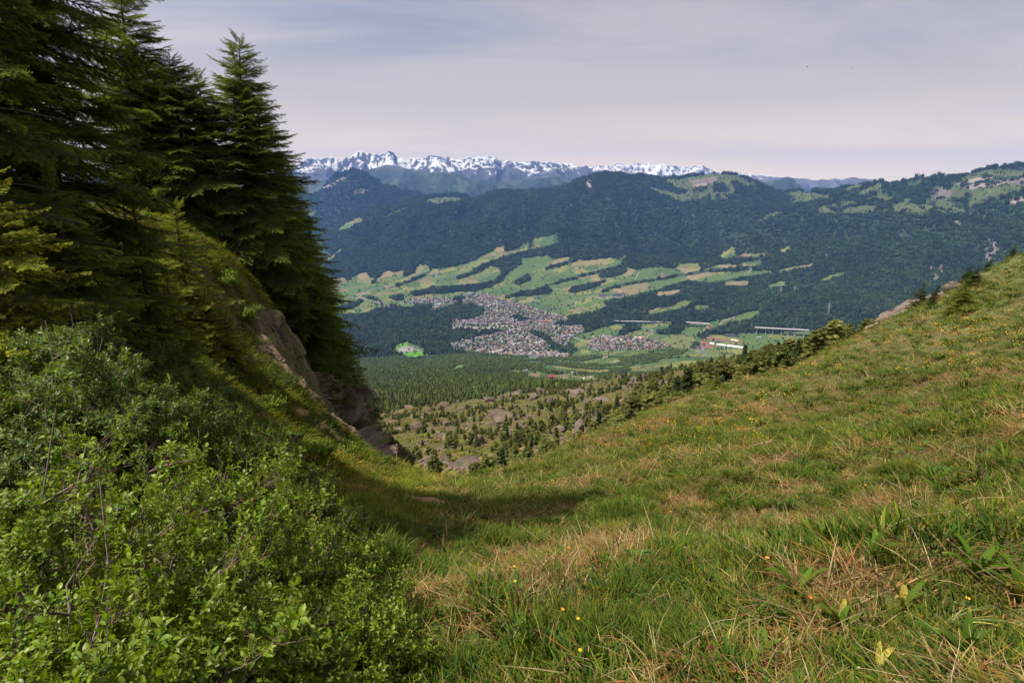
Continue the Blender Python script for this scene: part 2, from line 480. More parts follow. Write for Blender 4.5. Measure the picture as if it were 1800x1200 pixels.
# --- polygons painted on the map
def inpoly(u, v, poly):
    poly = np.array(poly, float); c = np.zeros(u.shape, bool)
    x0, y0 = poly[:, 0], poly[:, 1]; x1, y1 = np.roll(x0, 1), np.roll(y0, 1)
    bb = (u >= x0.min()) & (u <= x0.max()) & (v >= y0.min()) & (v <= y0.max())
    uu, vv = u[bb], v[bb]; cc = np.zeros(uu.shape, bool)
    for a0, b0, a1, b1 in zip(x0, y0, x1, y1):
        if b0 == b1: continue
        k = ((b0 > vv) != (b1 > vv)) & (uu < (a1-a0)*(vv-b0)/(b1-b0)+a0)
        cc ^= k
    c[bb] = cc
    return c
# ================================================================== MAP OF THE VALLEY (fields, woods, town)
C_FOREST = (0.022, 0.040, 0.018)
G1 = (0.058, 0.098, 0.024); G2 = (0.046, 0.080, 0.024); G3 = (0.076, 0.108, 0.028)
Y1 = (0.135, 0.140, 0.036); Y2 = (0.105, 0.118, 0.036); T1 = (0.165, 0.132, 0.062); T2 = (0.135, 0.114, 0.055)
RB = (0.160, 0.085, 0.060); ROCKC = (0.125, 0.102, 0.092); GRAY = (0.20, 0.185, 0.17); DK = (0.035, 0.038, 0.042)
MEADOW = [
 # the long terraced fields at the foot of the mountain
 [(574,486),(590,489),(606,488),(612,494),(620,486),(630,481),(646,478),(650,487),(662,490),(678,475),(692,478),(710,476),(711,488),
  (726,480),(738,464),(750,466),(758,472),(770,473),(796,469),(816,464),(836,458),(840,448),(838,454),(866,441),(874,434),(887,434),
  (886,443),(904,439),(928,426),(944,418),(970,414),(975,408),(983,418),(978,427),(948,434),(912,443),(916,456),(940,451),(964,450),
  (970,458),(990,451),(1001,453),(1003,457),(1016,456),(1026,458),(1060,455),(1074,453),(1086,456),(1098,449),(1104,446),(1100,452),
  (1092,460),(1098,469),(1120,475),(1140,470),(1164,470),(1186,472),(1194,464),(1232,461),(1232,474),(1248,470),(1268,464),(1306,467),
  (1308,460),(1338,458),(1340,462),(1324,468),(1322,477),(1362,475),(1428,463),(1428,467),(1370,477),(1322,483),(1310,486),(1276,491),
  (1250,497),(1226,494),(1208,492),(1180,500),(1150,509),(1130,514),(1110,520),(1062,528),(1066,538),(1040,549),(1020,552),(990,554),
  (960,549),(935,540),(905,530),(880,526),(830,524),(790,530),(740,530),(720,540),(704,539),(690,532),(655,544),(640,550),(562,552),(555,540),(566,515)],
 # flat fields right of the town
 [(985,603),(1010,592),(1050,577),(1070,573),(1100,568),(1150,568),(1196,566),(1240,569),(1262,562),(1290,557),(1306,550),(1336,544),
  (1340,548),(1324,558),(1310,563),(1290,564),(1270,570),(1250,579),(1232,588),(1250,589),(1290,586),(1350,584),(1460,582),(1460,640),
  (1250,640),(1216,628),(1120,628),(1040,626),(1000,629),(965,624),(955,615),(962,603)],
 # clearings in the belt of woods
 [(1150,542),(1178,540),(1194,530),(1214,528),(1216,534),(1198,540),(1170,548),(1140,552),(1102,560),(1100,558),(1130,552)],
 [(1218,540),(1230,536),(1248,538),(1244,543),(1222,545)],
 [(1150,516),(1162,512),(1198,509),(1198,512),(1180,518),(1158,520)],
 [(1262,450),(1280,438),(1284,434),(1296,435),(1294,448),(1276,454)],
 [(1296,451),(1308,444),(1326,447),(1354,443),(1362,442),(1340,449),(1318,452)],
 [(1370,442),(1380,433),(1392,432),(1386,440),(1378,443)],
 [(1448,452),(1456,445),(1458,450),(1452,453)],
 [(1406,497),(1442,492),(1458,483),(1486,478),(1482,483),(1456,491),(1420,498)],
 [(1338,504),(1362,498),(1378,490),(1382,498),(1384,501),(1348,506)],
 [(1268,498),(1286,494),(1316,494),(1320,497),(1308,502),(1276,501)],
 [(688,616),(700,604),(720,601),(735,608),(748,614),(746,625),(730,630),(716,626),(702,620)],
 [(704,518),(716,528),(720,538),(704,539),(697,528)],
 # hay meadows at the foot of the near slope, with the farm under a red roof
 [(925,662),(930,656),(955,655),(975,658),(1000,656),(1010,659),(1030,661),(1058,664),(1056,672),(1040,676),(1000,674),(965,672),(935,668)],
 [(796,650),(802,643),(815,641),(818,645),(806,650)],
 [(1012,637),(1040,632),(1060,629),(1085,628),(1092,636),(1080,642),(1050,641),(1020,640)],
 [(1100,644),(1130,640),(1170,634),(1200,628),(1240,630),(1240,644),(1180,650),(1110,652)],
 [(920,636),(945,634),(950,639),(930,641)],
 # Alp pastures high on the opposite mountain
 [(592,405),(606,394),(620,386),(634,381),(640,388),(628,396),(612,402)],
 [(540,372),(552,370),(554,378),(542,382)],
 [(568,460),(590,446),(598,436),(600,439),(588,452),(572,464)],
 [(650,378),(657,372),(655,380),(648,382)],
 [(672,383),(700,369),(720,362),(722,364),(700,373),(676,385)],
 [(742,354),(762,347),(800,347),(826,347),(816,354),(790,356),(770,362),(760,358)],
 [(1136,326),(1150,330),(1180,338),(1192,342),(1188,348),(1166,344),(1150,338)],
 [(1178,320),(1210,312),(1260,306),(1300,309),(1320,324),(1330,330),(1310,328),(1284,330),(1265,322),(1240,328),(1200,334),(1180,326)],
 [(1180,346),(1200,340),(1240,338),(1280,338),(1284,342),(1250,342),(1230,352),(1200,356),(1184,352)],
 [(1376,342),(1385,338),(1402,336),(1420,337),(1440,341),(1460,342),(1458,350),(1440,352),(1420,356),(1396,354)],
 [(1334,388),(1350,378),(1370,372),(1372,375),(1352,384),(1336,392)],
 [(1436,368),(1452,362),(1480,356),(1500,352),(1512,358),(1490,362),(1460,364),(1440,370)],
 [(1566,372),(1572,362),(1590,350),(1600,348),(1598,356),(1616,362),(1612,370),(1600,374),(1590,366),(1580,376)],
 [(1538,374),(1560,368),(1560,374),(1540,376)],
 [(1680,378),(1700,362),(1720,358),(1740,350),(1800,336),(1800,300),(1750,300),(1700,308),(1680,320),(1668,332),(1690,342),(1710,348),(1700,358),(1684,372)],
 [(1484,334),(1496,332),(1500,338),(1486,342)],
]
WOODS = [
 [(912,443),(948,435),(978,428),(1012,430),(1014,452),(990,451),(970,458),(964,450),(940,451),(916,456),(918,464),(905,472),(895,480),
  (885,488),(880,496),(862,505),(832,513),(800,513),(780,516),(722,518),(724,512),(760,506),(800,501),(840,498),(868,492),(882,480),(878,469),
  (862,468),(850,475),(828,484),(806,491),(800,488),(826,477),(848,463),(880,452)],
 [(720,516),(740,508),(762,503),(798,501),(800,504),(770,514),(730,521)],
 [(892,520),(912,512),(944,506),(980,494),(1014,484),(1014,491),(980,499),(962,504),(976,511),(960,518),(940,519),(920,521),(892,524)],
 [(898,498),(920,484),(930,479),(936,492),(912,501)],
 [(958,470),(980,462),(1012,455),(1013,459),(990,468),(960,474)],
 [(998,510),(1008,502),(1040,496),(1066,490),(1066,494),(1044,507),(1006,516)],
 [(1050,486),(1070,472),(1098,461),(1102,478),(1080,487),(1060,488)],
 [(1014,484),(1050,475),(1070,470),(1070,475),(1050,481),(1014,489)],
 [(1054,512),(1068,504),(1110,495),(1162,487),(1190,481),(1226,477),(1250,473),(1290,469),(1324,467),(1324,473),(1290,478),(1250,478),
  (1206,483),(1170,491),(1116,499),(1070,508),(1062,514)],
 [(682,505),(702,498),(724,490),(750,478),(758,474),(758,478),(730,493),(706,501),(686,507)],
 [(802,487),(815,480),(830,478),(826,485),(806,490)],
 [(634,518),(662,521),(663,528),(638,522)],
 [(586,540),(620,530),(636,525),(637,531),(626,538),(610,544),(590,544)],
 [(686,519),(710,516),(711,525),(696,529),(688,525)],
 [(652,498),(660,492),(664,494),(656,500)],
 [(1150,586),(1160,580),(1174,574),(1190,563),(1210,569),(1206,577),(1190,587),(1162,588)],
 [(1226,592),(1240,580),(1262,573),(1285,566),(1310,560),(1350,560),(1420,566),(1420,580),(1350,582),(1290,584),(1250,587),(1232,596)],
 [(1096,640),(1098,632),(1120,625),(1150,617),(1180,614),(1210,617),(1195,623),(1160,628),(1130,634)],
 [(1084,588),(1092,584),(1098,574),(1110,570),(1128,573),(1126,580),(1100,584),(1098,596),(1086,596)],
 [(1214,608),(1222,600),(1230,602),(1229,614),(1218,616)],
 [(975,560),(1000,556),(1030,552),(1066,548),(1080,556),(1078,568),(1050,574),(1010,572),(976,570)],
 [(1170,345),(1180,352),(1195,358),(1240,356),(1280,344),(1284,352),(1240,362),(1190,366),(1170,352)],
 [(1190,318),(1210,319),(1210,325),(1186,326)],
 [(1284,320),(1300,322),(1308,328),(1294,330),(1283,326)],
 [(1738,352),(1760,344),(1800,336),(1800,345),(1765,350),(1740,360)],
 [(1660,338),(1672,334),(1690,338),(1706,344),(1700,352),(1680,348)],
 [(998,597),(1010,608),(1004,625),(985,632),(978,628),(992,615)],
]
TOWN = [
 [(822,517),(845,515),(872,520),(880,527),(905,531),(935,541),(960,549),(1000,556),(1000,563),(975,566),(985,574),(1022,573),(1030,580),
  (1006,590),(1000,600),(998,612),(1002,628),(960,629),(900,626),(850,621),(800,613),(786,606),(815,598),(846,590),(860,578),(790,576),
  (788,566),(836,561),(852,548),(846,538),(800,532),(760,545),(752,542),(770,533),(700,535),(718,526),(760,524),(795,524)],
 [(1040,594),(1060,590),(1100,591),(1130,594),(1160,600),(1180,608),(1170,613),(1100,616),(1050,618),(1034,610)],
 [(1214,613),(1232,609),(1252,624),(1240,627),(1218,618)],
 [(654,530),(672,529),(686,538),(690,542),(674,540),(655,536)],
]
TOWNWOOD = [
 [(800,536),(830,532),(848,544),(840,552),(818,556),(796,552),(790,545)],
 [(900,559),(914,552),(924,558),(922,565),(906,566)],
 [(860,578),(906,578),(890,582),(852,590),(846,590)],
 [(936,578),(948,582),(965,592),(972,602),(990,606),(994,620),(984,624),(966,606),(946,594),(934,586)],
 [(800,520),(822,520),(812,530),(796,528)],
]
PATCH = [  # distinct fields: polygon, colour
 ([(574,486),(590,489),(606,488),(611,494),(600,498),(584,500),(574,505),(570,512),(566,505)], T2),
 ([(630,481),(646,478),(648,487),(638,492),(630,489)], T1),
 ([(660,493),(678,475),(692,478),(690,485),(668,489)], T1), ([(692,478),(710,476),(710,482),(696,483)], T2),
 ([(711,488),(726,480),(738,464),(746,472),(730,484),(714,492)], T2),
 ([(738,498),(760,494),(768,500),(742,508)], Y1), ([(706,507),(718,504),(720,509),(708,512)], Y1),
 ([(654,497),(648,490),(636,495),(640,500),(650,502)], Y2),
 ([(866,441),(874,434),(887,434),(886,442),(876,443)], T1),
 ([(816,467),(838,458),(850,452),(856,455),(830,470),(810,482),(800,480)], Y2),
 ([(886,465),(905,459),(916,450),(965,451),(960,468),(940,476),(920,484),(892,487),(900,476)], G1),
 ([(948,434),(978,427),(983,418),(975,408),(965,418),(950,424)], G2), ([(906,441),(948,431),(948,434),(910,443)], Y1),
 ([(864,478),(882,469),(884,474),(868,480)], T1), ([(966,463),(990,451),(1001,453),(985,462),(972,465)], T1),
 ([(1016,456),(1026,458),(1060,455),(1064,459),(1040,464),(1020,466),(1003,468),(1008,460)], T1),
 ([(1030,468),(1050,466),(1056,470),(1040,475),(1026,476)], G2), ([(1014,486),(1034,483),(1038,487),(1018,491)], T2),
 ([(1038,482),(1050,482),(1056,488),(1052,495),(1038,494)], T1), ([(876,521),(886,517),(890,521),(884,527),(876,526)], T1),
 ([(986,520),(997,512),(1003,516),(995,522)], T1), ([(924,524),(935,520),(938,525),(928,528)], T1),
 ([(990,554),(1010,547),(1020,548),(1020,554),(1000,557)], Y1),
 ([(950,525),(985,521),(998,514),(1010,520),(980,532),(960,538),(945,532)], G1),
 ([(1040,527),(1064,520),(1066,532),(1050,540),(1036,536)], G1), ([(1036,534),(1064,530),(1066,538),(1040,542)], Y2),
 ([(1090,503),(1138,496),(1140,508),(1104,520),(1096,522),(1092,512)], T2), ([(1076,507),(1088,506),(1096,512),(1088,516),(1076,512)], T1),
 ([(1074,521),(1080,516),(1096,515),(1094,520),(1078,524)], DK), ([(1052,519),(1066,517),(1072,520),(1066,524),(1056,523)], DK),
 ([(1138,496),(1196,485),(1206,492),(1180,500),(1148,506),(1140,504)], G1), ([(1098,474),(1118,475),(1108,484),(1098,486)], T1),
 ([(1120,480),(1140,470),(1150,476),(1134,488),(1118,490)], G1), ([(1164,472),(1186,472),(1184,482),(1166,484)], G2),
 ([(1194,464),(1232,461),(1232,468),(1200,471)], Y2), ([(1194,474),(1232,471),(1230,475),(1204,480)], T1),
 ([(1208,484),(1236,481),(1240,486),(1222,492),(1210,490)], T1), ([(1252,483),(1314,479),(1308,484),(1276,490),(1250,494),(1240,490)], G1),
 ([(1268,498),(1286,494),(1316,494),(1320,497),(1308,502),(1276,501)], T2), ([(1284,434),(1296,435),(1294,446),(1282,444)], Y2),
 ([(1296,451),(1308,444),(1320,448),(1318,452)], T1), ([(1320,450),(1354,443),(1362,442),(1340,449)], Y1),
 ([(1376,474),(1428,463),(1428,467),(1372,477)], T1), ([(1308,460),(1338,458),(1340,462),(1312,466)], G2),
 ([(1262,468),(1268,464),(1300,466),(1324,466),(1300,470),(1266,471)], T1), ([(1150,516),(1162,512),(1198,509),(1198,512),(1180,518),(1158,520)], T1),
 ([(956,614),(964,603),(975,598),(990,606),(1000,614),(1004,624),(990,628),(965,624)], Y1),
 ([(975,590),(1020,590),(1028,596),(1010,604),(985,598)], G2), ([(1018,602),(1030,597),(1044,600),(1040,608),(1024,608)], Y2),
 ([(1020,614),(1034,613),(1038,619),(1024,622)], Y1), ([(1040,592),(1056,576),(1082,573),(1088,586),(1060,591)], G1),
 ([(1070,572),(1092,573),(1096,578),(1076,578)], Y1), ([(1096,590),(1130,588),(1150,592),(1170,600),(1160,604),(1120,594)], G1),
 ([(1150,602),(1182,588),(1222,592),(1224,602),(1206,612),(1184,612),(1170,606)], Y2), ([(1196,578),(1240,571),(1236,580),(1224,590),(1196,590)], G1),
 ([(1232,598),(1254,600),(1254,612),(1230,612)], RB), ([(1236,594),(1250,591),(1300,598),(1304,603),(1290,601),(1240,596)], RB),
 ([(1250,589),(1296,592),(1302,598),(1256,593)], Y1), ([(1264,587),(1298,587),(1302,593),(1276,592)], DK), ([(1300,588),(1350,586),(1350,600),(1306,602)], G1),
 ([(1350,586),(1396,583),(1396,592),(1352,598)], Y2), ([(1234,614),(1262,616),(1268,624),(1250,626),(1238,620)], Y2),
 ([(1290,557),(1306,550),(1336,544),(1338,548),(1324,558),(1310,562)], G1),
 ([(688,608),(700,602),(718,601),(716,610),(700,614)], (0.08,0.19,0.025)), ([(704,620),(744,617),(746,625),(728,630),(716,626)], (0.07,0.20,0.02)),
 ([(703,612),(716,608),(732,614),(742,616),(704,619),(700,616)], GRAY),
 ([(925,662),(930,656),(948,656),(950,662),(935,668)], T2), ([(970,660),(1000,657),(1000,664),(972,668)], T2), ([(1022,664),(1056,663),(1054,671),(1028,670)], Y1),
 ([(796,650),(802,643),(815,641),(818,645),(806,650)], (0.08,0.17,0.03)), ([(1210,318),(1262,310),(1260,320),(1222,326)], ROCKC),
 ([(1222,324),(1245,322),(1240,327),(1212,328)], (0.20,0.15,0.13)),
 ([(704,518),(716,528),(720,538),(704,539),(697,528)], G1), ([(570,528),(620,526),(626,530),(600,536),(586,541),(566,538)], G1),
 ([(628,538),(640,530),(652,532),(652,536),(640,540)], Y2), ([(640,546),(652,541),(650,546),(636,549)], T1),
]
SCREE = [   # bare rock scars and ledges
 ([(1736,418),(1750,424),(1756,446),(1758,462),(1730,468),(1734,446)], ROCKC), ([(1654,464),(1662,474),(1656,484),(1640,494),(1632,500),(1640,484)], ROCKC),
 ([(1632,468),(1640,466),(1638,478),(1632,480)], ROCKC), ([(1630,338),(1645,330),(1668,334),(1676,338),(1660,342),(1640,342)], ROCKC),
 ([(1690,328),(1740,318),(1800,312),(1800,318),(1745,326),(1700,334)], (0.20,0.16,0.15)), ([(1680,322),(1720,312),(1750,308),(1740,314),(1690,326)], (0.2,0.165,0.15)),
 ([(1770,350),(1800,344),(1800,360),(1780,362)], (0.22,0.18,0.16)), ([(1640,346),(1660,340),(1672,344),(1650,350),(1636,352)], ROCKC), ([(1676,390),(1684,386),(1686,398),(1678,402)], (0.2,0.16,0.13)),
 ([(1030,316),(1042,318),(1040,330),(1032,332)], (0.2,0.165,0.15)), ([(560,332),(586,320),(606,310),(612,312),(590,322),(562,338)], (0.2,0.17,0.17)),
 ([(1780,318),(1800,312),(1800,322),(1786,324)], ROCKC), ([(1577,416),(1584,414),(1584,420),(1577,420)], ROCKC),
 ([(1164,366),(1195,362),(1198,368),(1166,370)], (0.085,0.06,0.075)), ([(1205,378),(1250,372),(1252,380),(1210,384)], (0.075,0.055,0.07)),
 ([(623,334),(650,332),(656,337),(640,341),(622,340)], (0.14,0.115,0.11)), ([(625,411),(636,410),(634,413)], ROCKC),
]
def class_of(x, y, z):
    """0 forest, 1 meadow, 2 town, 3 scree ; works on map positions"""
    u, v = project(x, y, z)
    r = np.hypot(x, y)
    # ragged borders
    ju = 2.0*fbm(x/60, y/60, 4, 200); jv = 0.9*fbm(x/60+50, y/60, 3, 201)
    uj, vj = u+ju, v+jv
    c = np.zeros(u.shape, int)
    for p in MEADOW: c[inpoly(uj, vj, p)] = 1
    for p in WOODS: c[inpoly(uj, vj, p)] = 0
    for p in TOWN: c[inpoly(uj, vj, p)] = 2
    for p in TOWNWOOD: c[inpoly(uj, vj, p)] = 0
    for p, col in SCREE: c[inpoly(uj, vj, p)] = 3
    # high pasture with scattered woods on the upper right of the mountain
    hi = (r > 5500) & (c == 0) & (u > 1440) & (v < 378)
    c[hi & (fbm(x/150, y/300, 3, 77) > 0.22)] = 1
    hi = (r > 5500) & (c == 0) & (u > 1170) & (u < 1330) & (v < 352)
    c[hi & (fbm(x/130, y/260, 3, 78) > 0.1)] = 1
    # shrubby glades low on the near slope
    lo = (r > 1700) & (r < 3300) & (c == 0) & (u > 860)
    c[lo & (fbm(x/90, y/130, 3, 79) > 0.10)] = 1
    out = (z < -1020) & (c == 0) & ((u < 540) | (u > 1480)) & (r > 3500)
    c[out & (fbm(x/500, y/500, 3, 80) > 0.0)] = 1
    return c, u, v, uj, vj
def ground_colour(x, y, z):
    c, u, v, uj, vj = class_of(x, y, z)
    n = len(x)
    col = np.empty((n, 3)); col[:] = C_FOREST
    # patchwork of meadows in skewed cells that follow the terraces
    a = (x*0.86 + y*0.5); b = (-x*0.5 + y*0.86)
    a = a + 60*fbm(x/300, y/300, 2, 5); b = b + 40*fbm(x/260, y/260, 2, 6)
    ca = np.floor(a/170).astype(np.int64); cb = np.floor(b/95 + 0.5*(ca % 2)).astype(np.int64)
    h = _hash(ca, cb, 51)
    pal = np.array([G1, G2, G3, G1, G2, Y2, G1, Y1, G3, T2, G2, G1])
    mcol = pal[(h*len(pal)).astype(int) % len(pal)]
    mcol = mcol*(1+0.20*fbm(x/28, y/28, 3, 61)+0.10*np.sin(a/9.0+h*40))[:, None]
    m = c == 1; col[m] = mcol[m]
    hipast = m & (z > -500)
    col[hipast] = (np.array((0.060, 0.080, 0.028))*(1+0.3*fbm(x/90, y/90, 3, 62))[:, None])[hipast]
    for p, pc in PATCH:
        k = inpoly(uj, vj, p) & (c != 2) & (c != 3)
        if k.any():
            k &= (c == 1) | (u > 0)
            inw = np.zeros(k.shape, bool)
            k &= ~((c == 0))
            col[k] = np.array(pc)*(1+0.12*fbm(x/25, y/25, 3, 63))[k][:, None]
    t = c == 2
    tc_ = np.where((vnoise(x/22, y/22, 91) > 0.25)[:, None], np.array((0.16, 0.155, 0.15)), np.array((0.07, 0.105, 0.04)))
    col[t] = tc_[t]
    for p, pc in SCREE:
        k = inpoly(uj, vj, p)
        if k.any():
            col[k] = np.array(pc)*(0.85+0.45*ridged(x/40, z/9, 3, 64))[k][:, None]
    # flanks that are rocky because they are steep, high up
    return np.clip(col, 0.005, 0.9), c
def near_colour(x, y, z, r, slope):
    """colour of soil/low turf under the grass blades; broken rock where it is steep"""
    u, v = project(x, y, z)
    n1 = fbm(x*0.55, y*0.55, 4, 301); n2 = fbm(x*2.1, y*2.1, 3, 302)
    turf = np.array((0.050, 0.060, 0.012)); dry = np.array((0.120, 0.078, 0.032)); soil = np.array((0.20, 0.125, 0.075))
    w = np.clip(0.5+1.1*n1+0.5*n2, 0, 1)[:, None]
    col = turf*(1-w) + dry*w*0.9
    gw = sstep(20, 45, r)[:, None]
    far_t = np.array((0.085, 0.098, 0.028))*(1+0.35*n1)[:, None]
    col = col*(1-gw) + far_t*gw
    rock = np.maximum(sstep(2.6, 3.2, slope + 0.3*n2), inpoly(u + 9*n2, v + 7*n1, [(436,548),(500,545),(535,610),(572,700),(566,740),(535,712),(492,668),(448,622)])*(r > 19)*1.0)
    rk = np.array((0.165, 0.118, 0.078))*(0.8+0.5*ridged(x*1.3, z*2.0+y, 3, 303))[:, None]
    col = col*(1-rock[:, None]) + rk*rock[:, None]
    for cx_, cy_, rr in EARTH:
        d = np.hypot(x-cx_, y-cy_) + 0.28*rr*fbm(x*2.5/rr, y*2.5/rr, 3, 304)*1.6
        k = 1-sstep(rr*0.75, rr*1.05, d)
        col = col*(1-k[:, None]) + (np.array((0.33, 0.190, 0.105))*(1+0.3*n2)[:, None])*k[:, None]
    return np.clip(col, 0.01, 0.6)
def slide_colour(x, y, z, r):
    """landslide slope: thin grass, rubble, pale debris"""
    n1 = fbm(x/30, y/30, 4, 401); n2 = fbm(x/6, y/6, 3, 402)
    grass = np.array((0.064, 0.066, 0.014)); deb = np.array((0.19, 0.125, 0.075)); tan_ = np.array((0.098, 0.076, 0.027))
    w = np.clip(0.45+0.9*n1+0.5*n2, 0, 1)[:, None]
    col = grass*(1-w)+tan_*w
    u, v = project(x, y, z)
    k = sstep(0.30, 0.62, fbm(x/17, y/24, 4, 403)+0.35*n2)[:, None]
    col = col*(1-k)+deb*k*(1+0.35*n2)[:, None]
    return np.clip(col, 0.01, 0.6)
_e = [P(592,766,17.3), P(750,882,12.6), P(765,855,15.5), P(480,610,20.7), P(545,772,16.8), P(690,862,14.5)]
EARTH = [(_e[0][0], _e[0][1], 0.52), (_e[1][0], _e[1][1], 0.55), (_e[2][0], _e[2][1], 0.5), (_e[4][0], _e[4][1], 0.4), (_e[5][0], _e[5][1], 0.3)]
# ================================================================== GROUND MESHES
def polar_mesh(az0, az1, na, rs):
    az = np.linspace(az0, az1, na)
    A, R = np.meshgrid(az, rs, indexing='ij')
    x = (np.sin(A)*R).reshape(-1); y = (np.cos(A)*R).reshape(-1)
    z = height(x, y)
    return x, y, z, R.reshape(-1), na, len(rs)
ground_near = attr_surface('turf_soil', 9.0, 0.45, 0.95, bump=0.8, bump_scale=14, bump_dist=0.06)
ground_mid = attr_surface('rubble_slope', 0.35, 0.4, 0.95, bump=0.9, bump_scale=0.5, bump_dist=1.2)
ground_far = attr_surface('valley_land', 0.02, 0.16, 0.95, bump=0.35, bump_scale=0.05, bump_dist=6.0)

rs = np.exp(np.linspace(math.log(0.25), math.log(124), 330))
x, y, z, r, na, nr = polar_mesh(-radians(150), radians(150), 800, rs)
Z = z.reshape(na, nr); X = x.reshape(na, nr); Y = y.reshape(na, nr)
gr = np.gradient(Z, axis=1)/np.maximum(np.hypot(np.gradient(X, axis=1), np.gradient(Y, axis=1)), 1e-6)
ga = np.gradient(Z, axis=0)/np.maximum(np.hypot(np.gradient(X, axis=0), np.gradient(Y, axis=0)), 1e-6)
sl = np.hypot(gr, ga).reshape(-1)
# rough broken rock where the ground is steep
rk = sstep(2.6, 3.2, sl)*sstep(6, 10, r)
z2 = z + rk*0.22*ridged(x*1.1+z*0.8, y*1.1+z*0.5, 4, 500)
near_mesh = new_mesh('hillside', np.c_[x, y, z2], grid_faces(na, nr), True, near_colour(x, y, z, r, sl), [ground_near])
tag(obj('hillside', near_mesh), kind='structure')

rs = np.exp(np.linspace(math.log(118), math.log(3460), 420))
x, y, z, r, na, nr = polar_mesh(-radians(56), radians(56), 760, rs)
gc, cls = ground_colour(x, y, z)
w = sstep(520, 900, r + 140*fbm(x/90, y/90, 3, 33))[:, None]
lowc = slide_colour(x, y, z, r)
gc = lowc*(1-w) + gc*w
tag(obj('landslide_slope', new_mesh('landslide_slope', np.c_[x, y, z-0.3*(r < 130)], grid_faces(na, nr), True, gc, [ground_mid])), kind='structure')

rs = np.concatenate([np.linspace(3440, 5600, 230), np.linspace(5620, 9500, 170), np.linspace(9550, 14000, 70)])
x, y, z, r, na, nr = polar_mesh(-radians(58), radians(58), 1050, rs)
gc, cls = ground_colour(x, y, z)
tag(obj('valley_land', new_mesh('valley_land', np.c_[x, y, z], grid_faces(na, nr), True, gc, [ground_far])), kind='structure')

# lowland sheet that carries on to the horizon
a = np.linspace(0, 2*pi, 97)[:-1]
rr = np.array([0.001, 9000, 16000, 25500.])
vv = np.array([(sin(t)*q, cos(t)*q, -1085.0) for q in rr for t in a])
ff = []
for k in range(3):
    for i in range(96):
        j = (i+1) % 96
        ff.append((k*96+i, k*96+j, (k+1)*96+j, (k+1)*96+i))
low = new_mesh('lowland', vv, np.array(ff), False, np.tile((0.05, 0.075, 0.035), (len(vv), 1)), [ground_far])
tag(obj('lowland', low), kind='structure')

# ================================================================== DISTANT MOUNTAIN CHAINS
def mountain_mat(name, rockc, rock2, snow_lo, snow_hi, snow_amt):
    def b(t, out):
        L = t.links.new
        at = N(t, 'ShaderNodeAttribute', attribute_name='Col')
        bs = N(t, 'ShaderNodeBsdfPrincipled'); bs.inputs['Roughness'].default_value = 0.9
        bs.inputs['Specular IOR Level'].default_value = 0.1
        L(at.outputs['Color'], bs.inputs['Base Color']); L(bs.outputs[0], out.inputs['Surface'])
    return mat(name, b)
def chain(name, prof, r, depth, amp, seed, green, snow, base=-1000, na=700, nrow=110, jag=0.0, rockc=(0.17, 0.155, 0.15), snow_amt=0.0, label=None):
    """prof: skyline points (u,v) at distance r. snow: (height where it starts, full) relative to camera or None"""
    pr = np.array(prof, float)
    A, T = azt(pr[:, 0], pr[:, 1]); zc = -T*r
    az = np.linspace(A.min(), A.max(), na)
    zt = np.interp(az, A, zc)
    s = az*r
    zt = zt + jag*ridged(s/(r*0.010), s*0+seed, 5, seed, 0.65)
    t = np.linspace(-0.3, 1.0, nrow); t = np.sign(t)*np.abs(t)**1.15
    AA, TT = np.meshgrid(az, t, indexing='ij')
    ZC = np.repeat(zt[:, None], nrow, 1)
    R = r - TT*depth
    q = np.abs(TT)
    prof_ = np.where(TT >= 0, (1-q)**1.25, 1-2.2*q)
    x = np.sin(AA)*R; y = np.cos(AA)*R
    wx = x + amp*0.9*fbm(x/(amp*2.2), y/(amp*2.2), 3, seed+60); wy = y + amp*0.9*fbm(x/(amp*2.2), y/(amp*2.2), 3, seed+61)
    s1 = ridged(wx/(amp*2.6), wy/(amp*3.0), 7, seed+3, 0.56)
    s2 = ridged(wx/(amp*6.5), wy/(amp*9.0), 3, seed+5, 0.5)
    env = np.clip(q*9, 0.0, 1)*np.clip((1-q)*3, 0.15, 1)
    z = base + (ZC-base)*prof_ + env*(amp*0.62*s1 + amp*0.9*s2)
    over = z-(ZC-0.10*amp)
    z = np.where(over > 0, (ZC-0.10*amp) + 0.14*amp*np.tanh(over/(0.6*amp)), z)
    dz_r = np.gradient(z, axis=1)/(-np.gradient(R, axis=1)); dz_a = np.gradient(z, axis=0)/(np.gradient(AA, axis=0)*R)
    slope = np.hypot(dz_r, dz_a)
    col = np.empty(z.shape+(3,)); nn = fbm(x/(amp*.6), y/(amp*.6), 4, seed+20)
    fine = fbm(wx/(amp*.22), wy/(amp*.30), 4, seed+40)
    col[:] = np.array(rockc); col *= (1+0.35*nn+0.3*fine)[..., None]
    if green is not None:
        g0, g1 = green
        w = (1-sstep(g0, g1, z+amp*0.6*nn))[..., None]
        gc_ = np.where((fbm(x/(amp*1.5), y/(amp*1.5), 3, seed+30) > 0.2)[..., None], np.array((0.05, 0.068, 0.036)), np.array((0.026, 0.040, 0.026)))
        col = col*(1-w)+gc_*w
    if snow is not None:
        s0, s1_ = snow
        hgt = sstep(s0, s1_, z + amp*0.45*nn)
        shelf = fbm(wx/(amp*1.1), wy/(amp*1.1), 3, seed+41)
        m = snow_amt + 1.15*hgt - 0.42*slope + 0.55*shelf + 0.75*fine - 0.35
        w = sstep(0.10, 0.26, m)*sstep(0.02, 0.25, hgt)
        w = w[..., None]
        col = col*(1-w)+np.array((0.52, 0.515, 0.50))*w
    me = new_mesh(name, np.c_[x.reshape(-1), y.reshape(-1), z.reshape(-1)], grid_faces(na, nrow), True, np.clip(col.reshape(-1, 3), 0.01, 0.9), [MT])
    o = obj(name, me); tag(o, label, kind='structure')
    return o
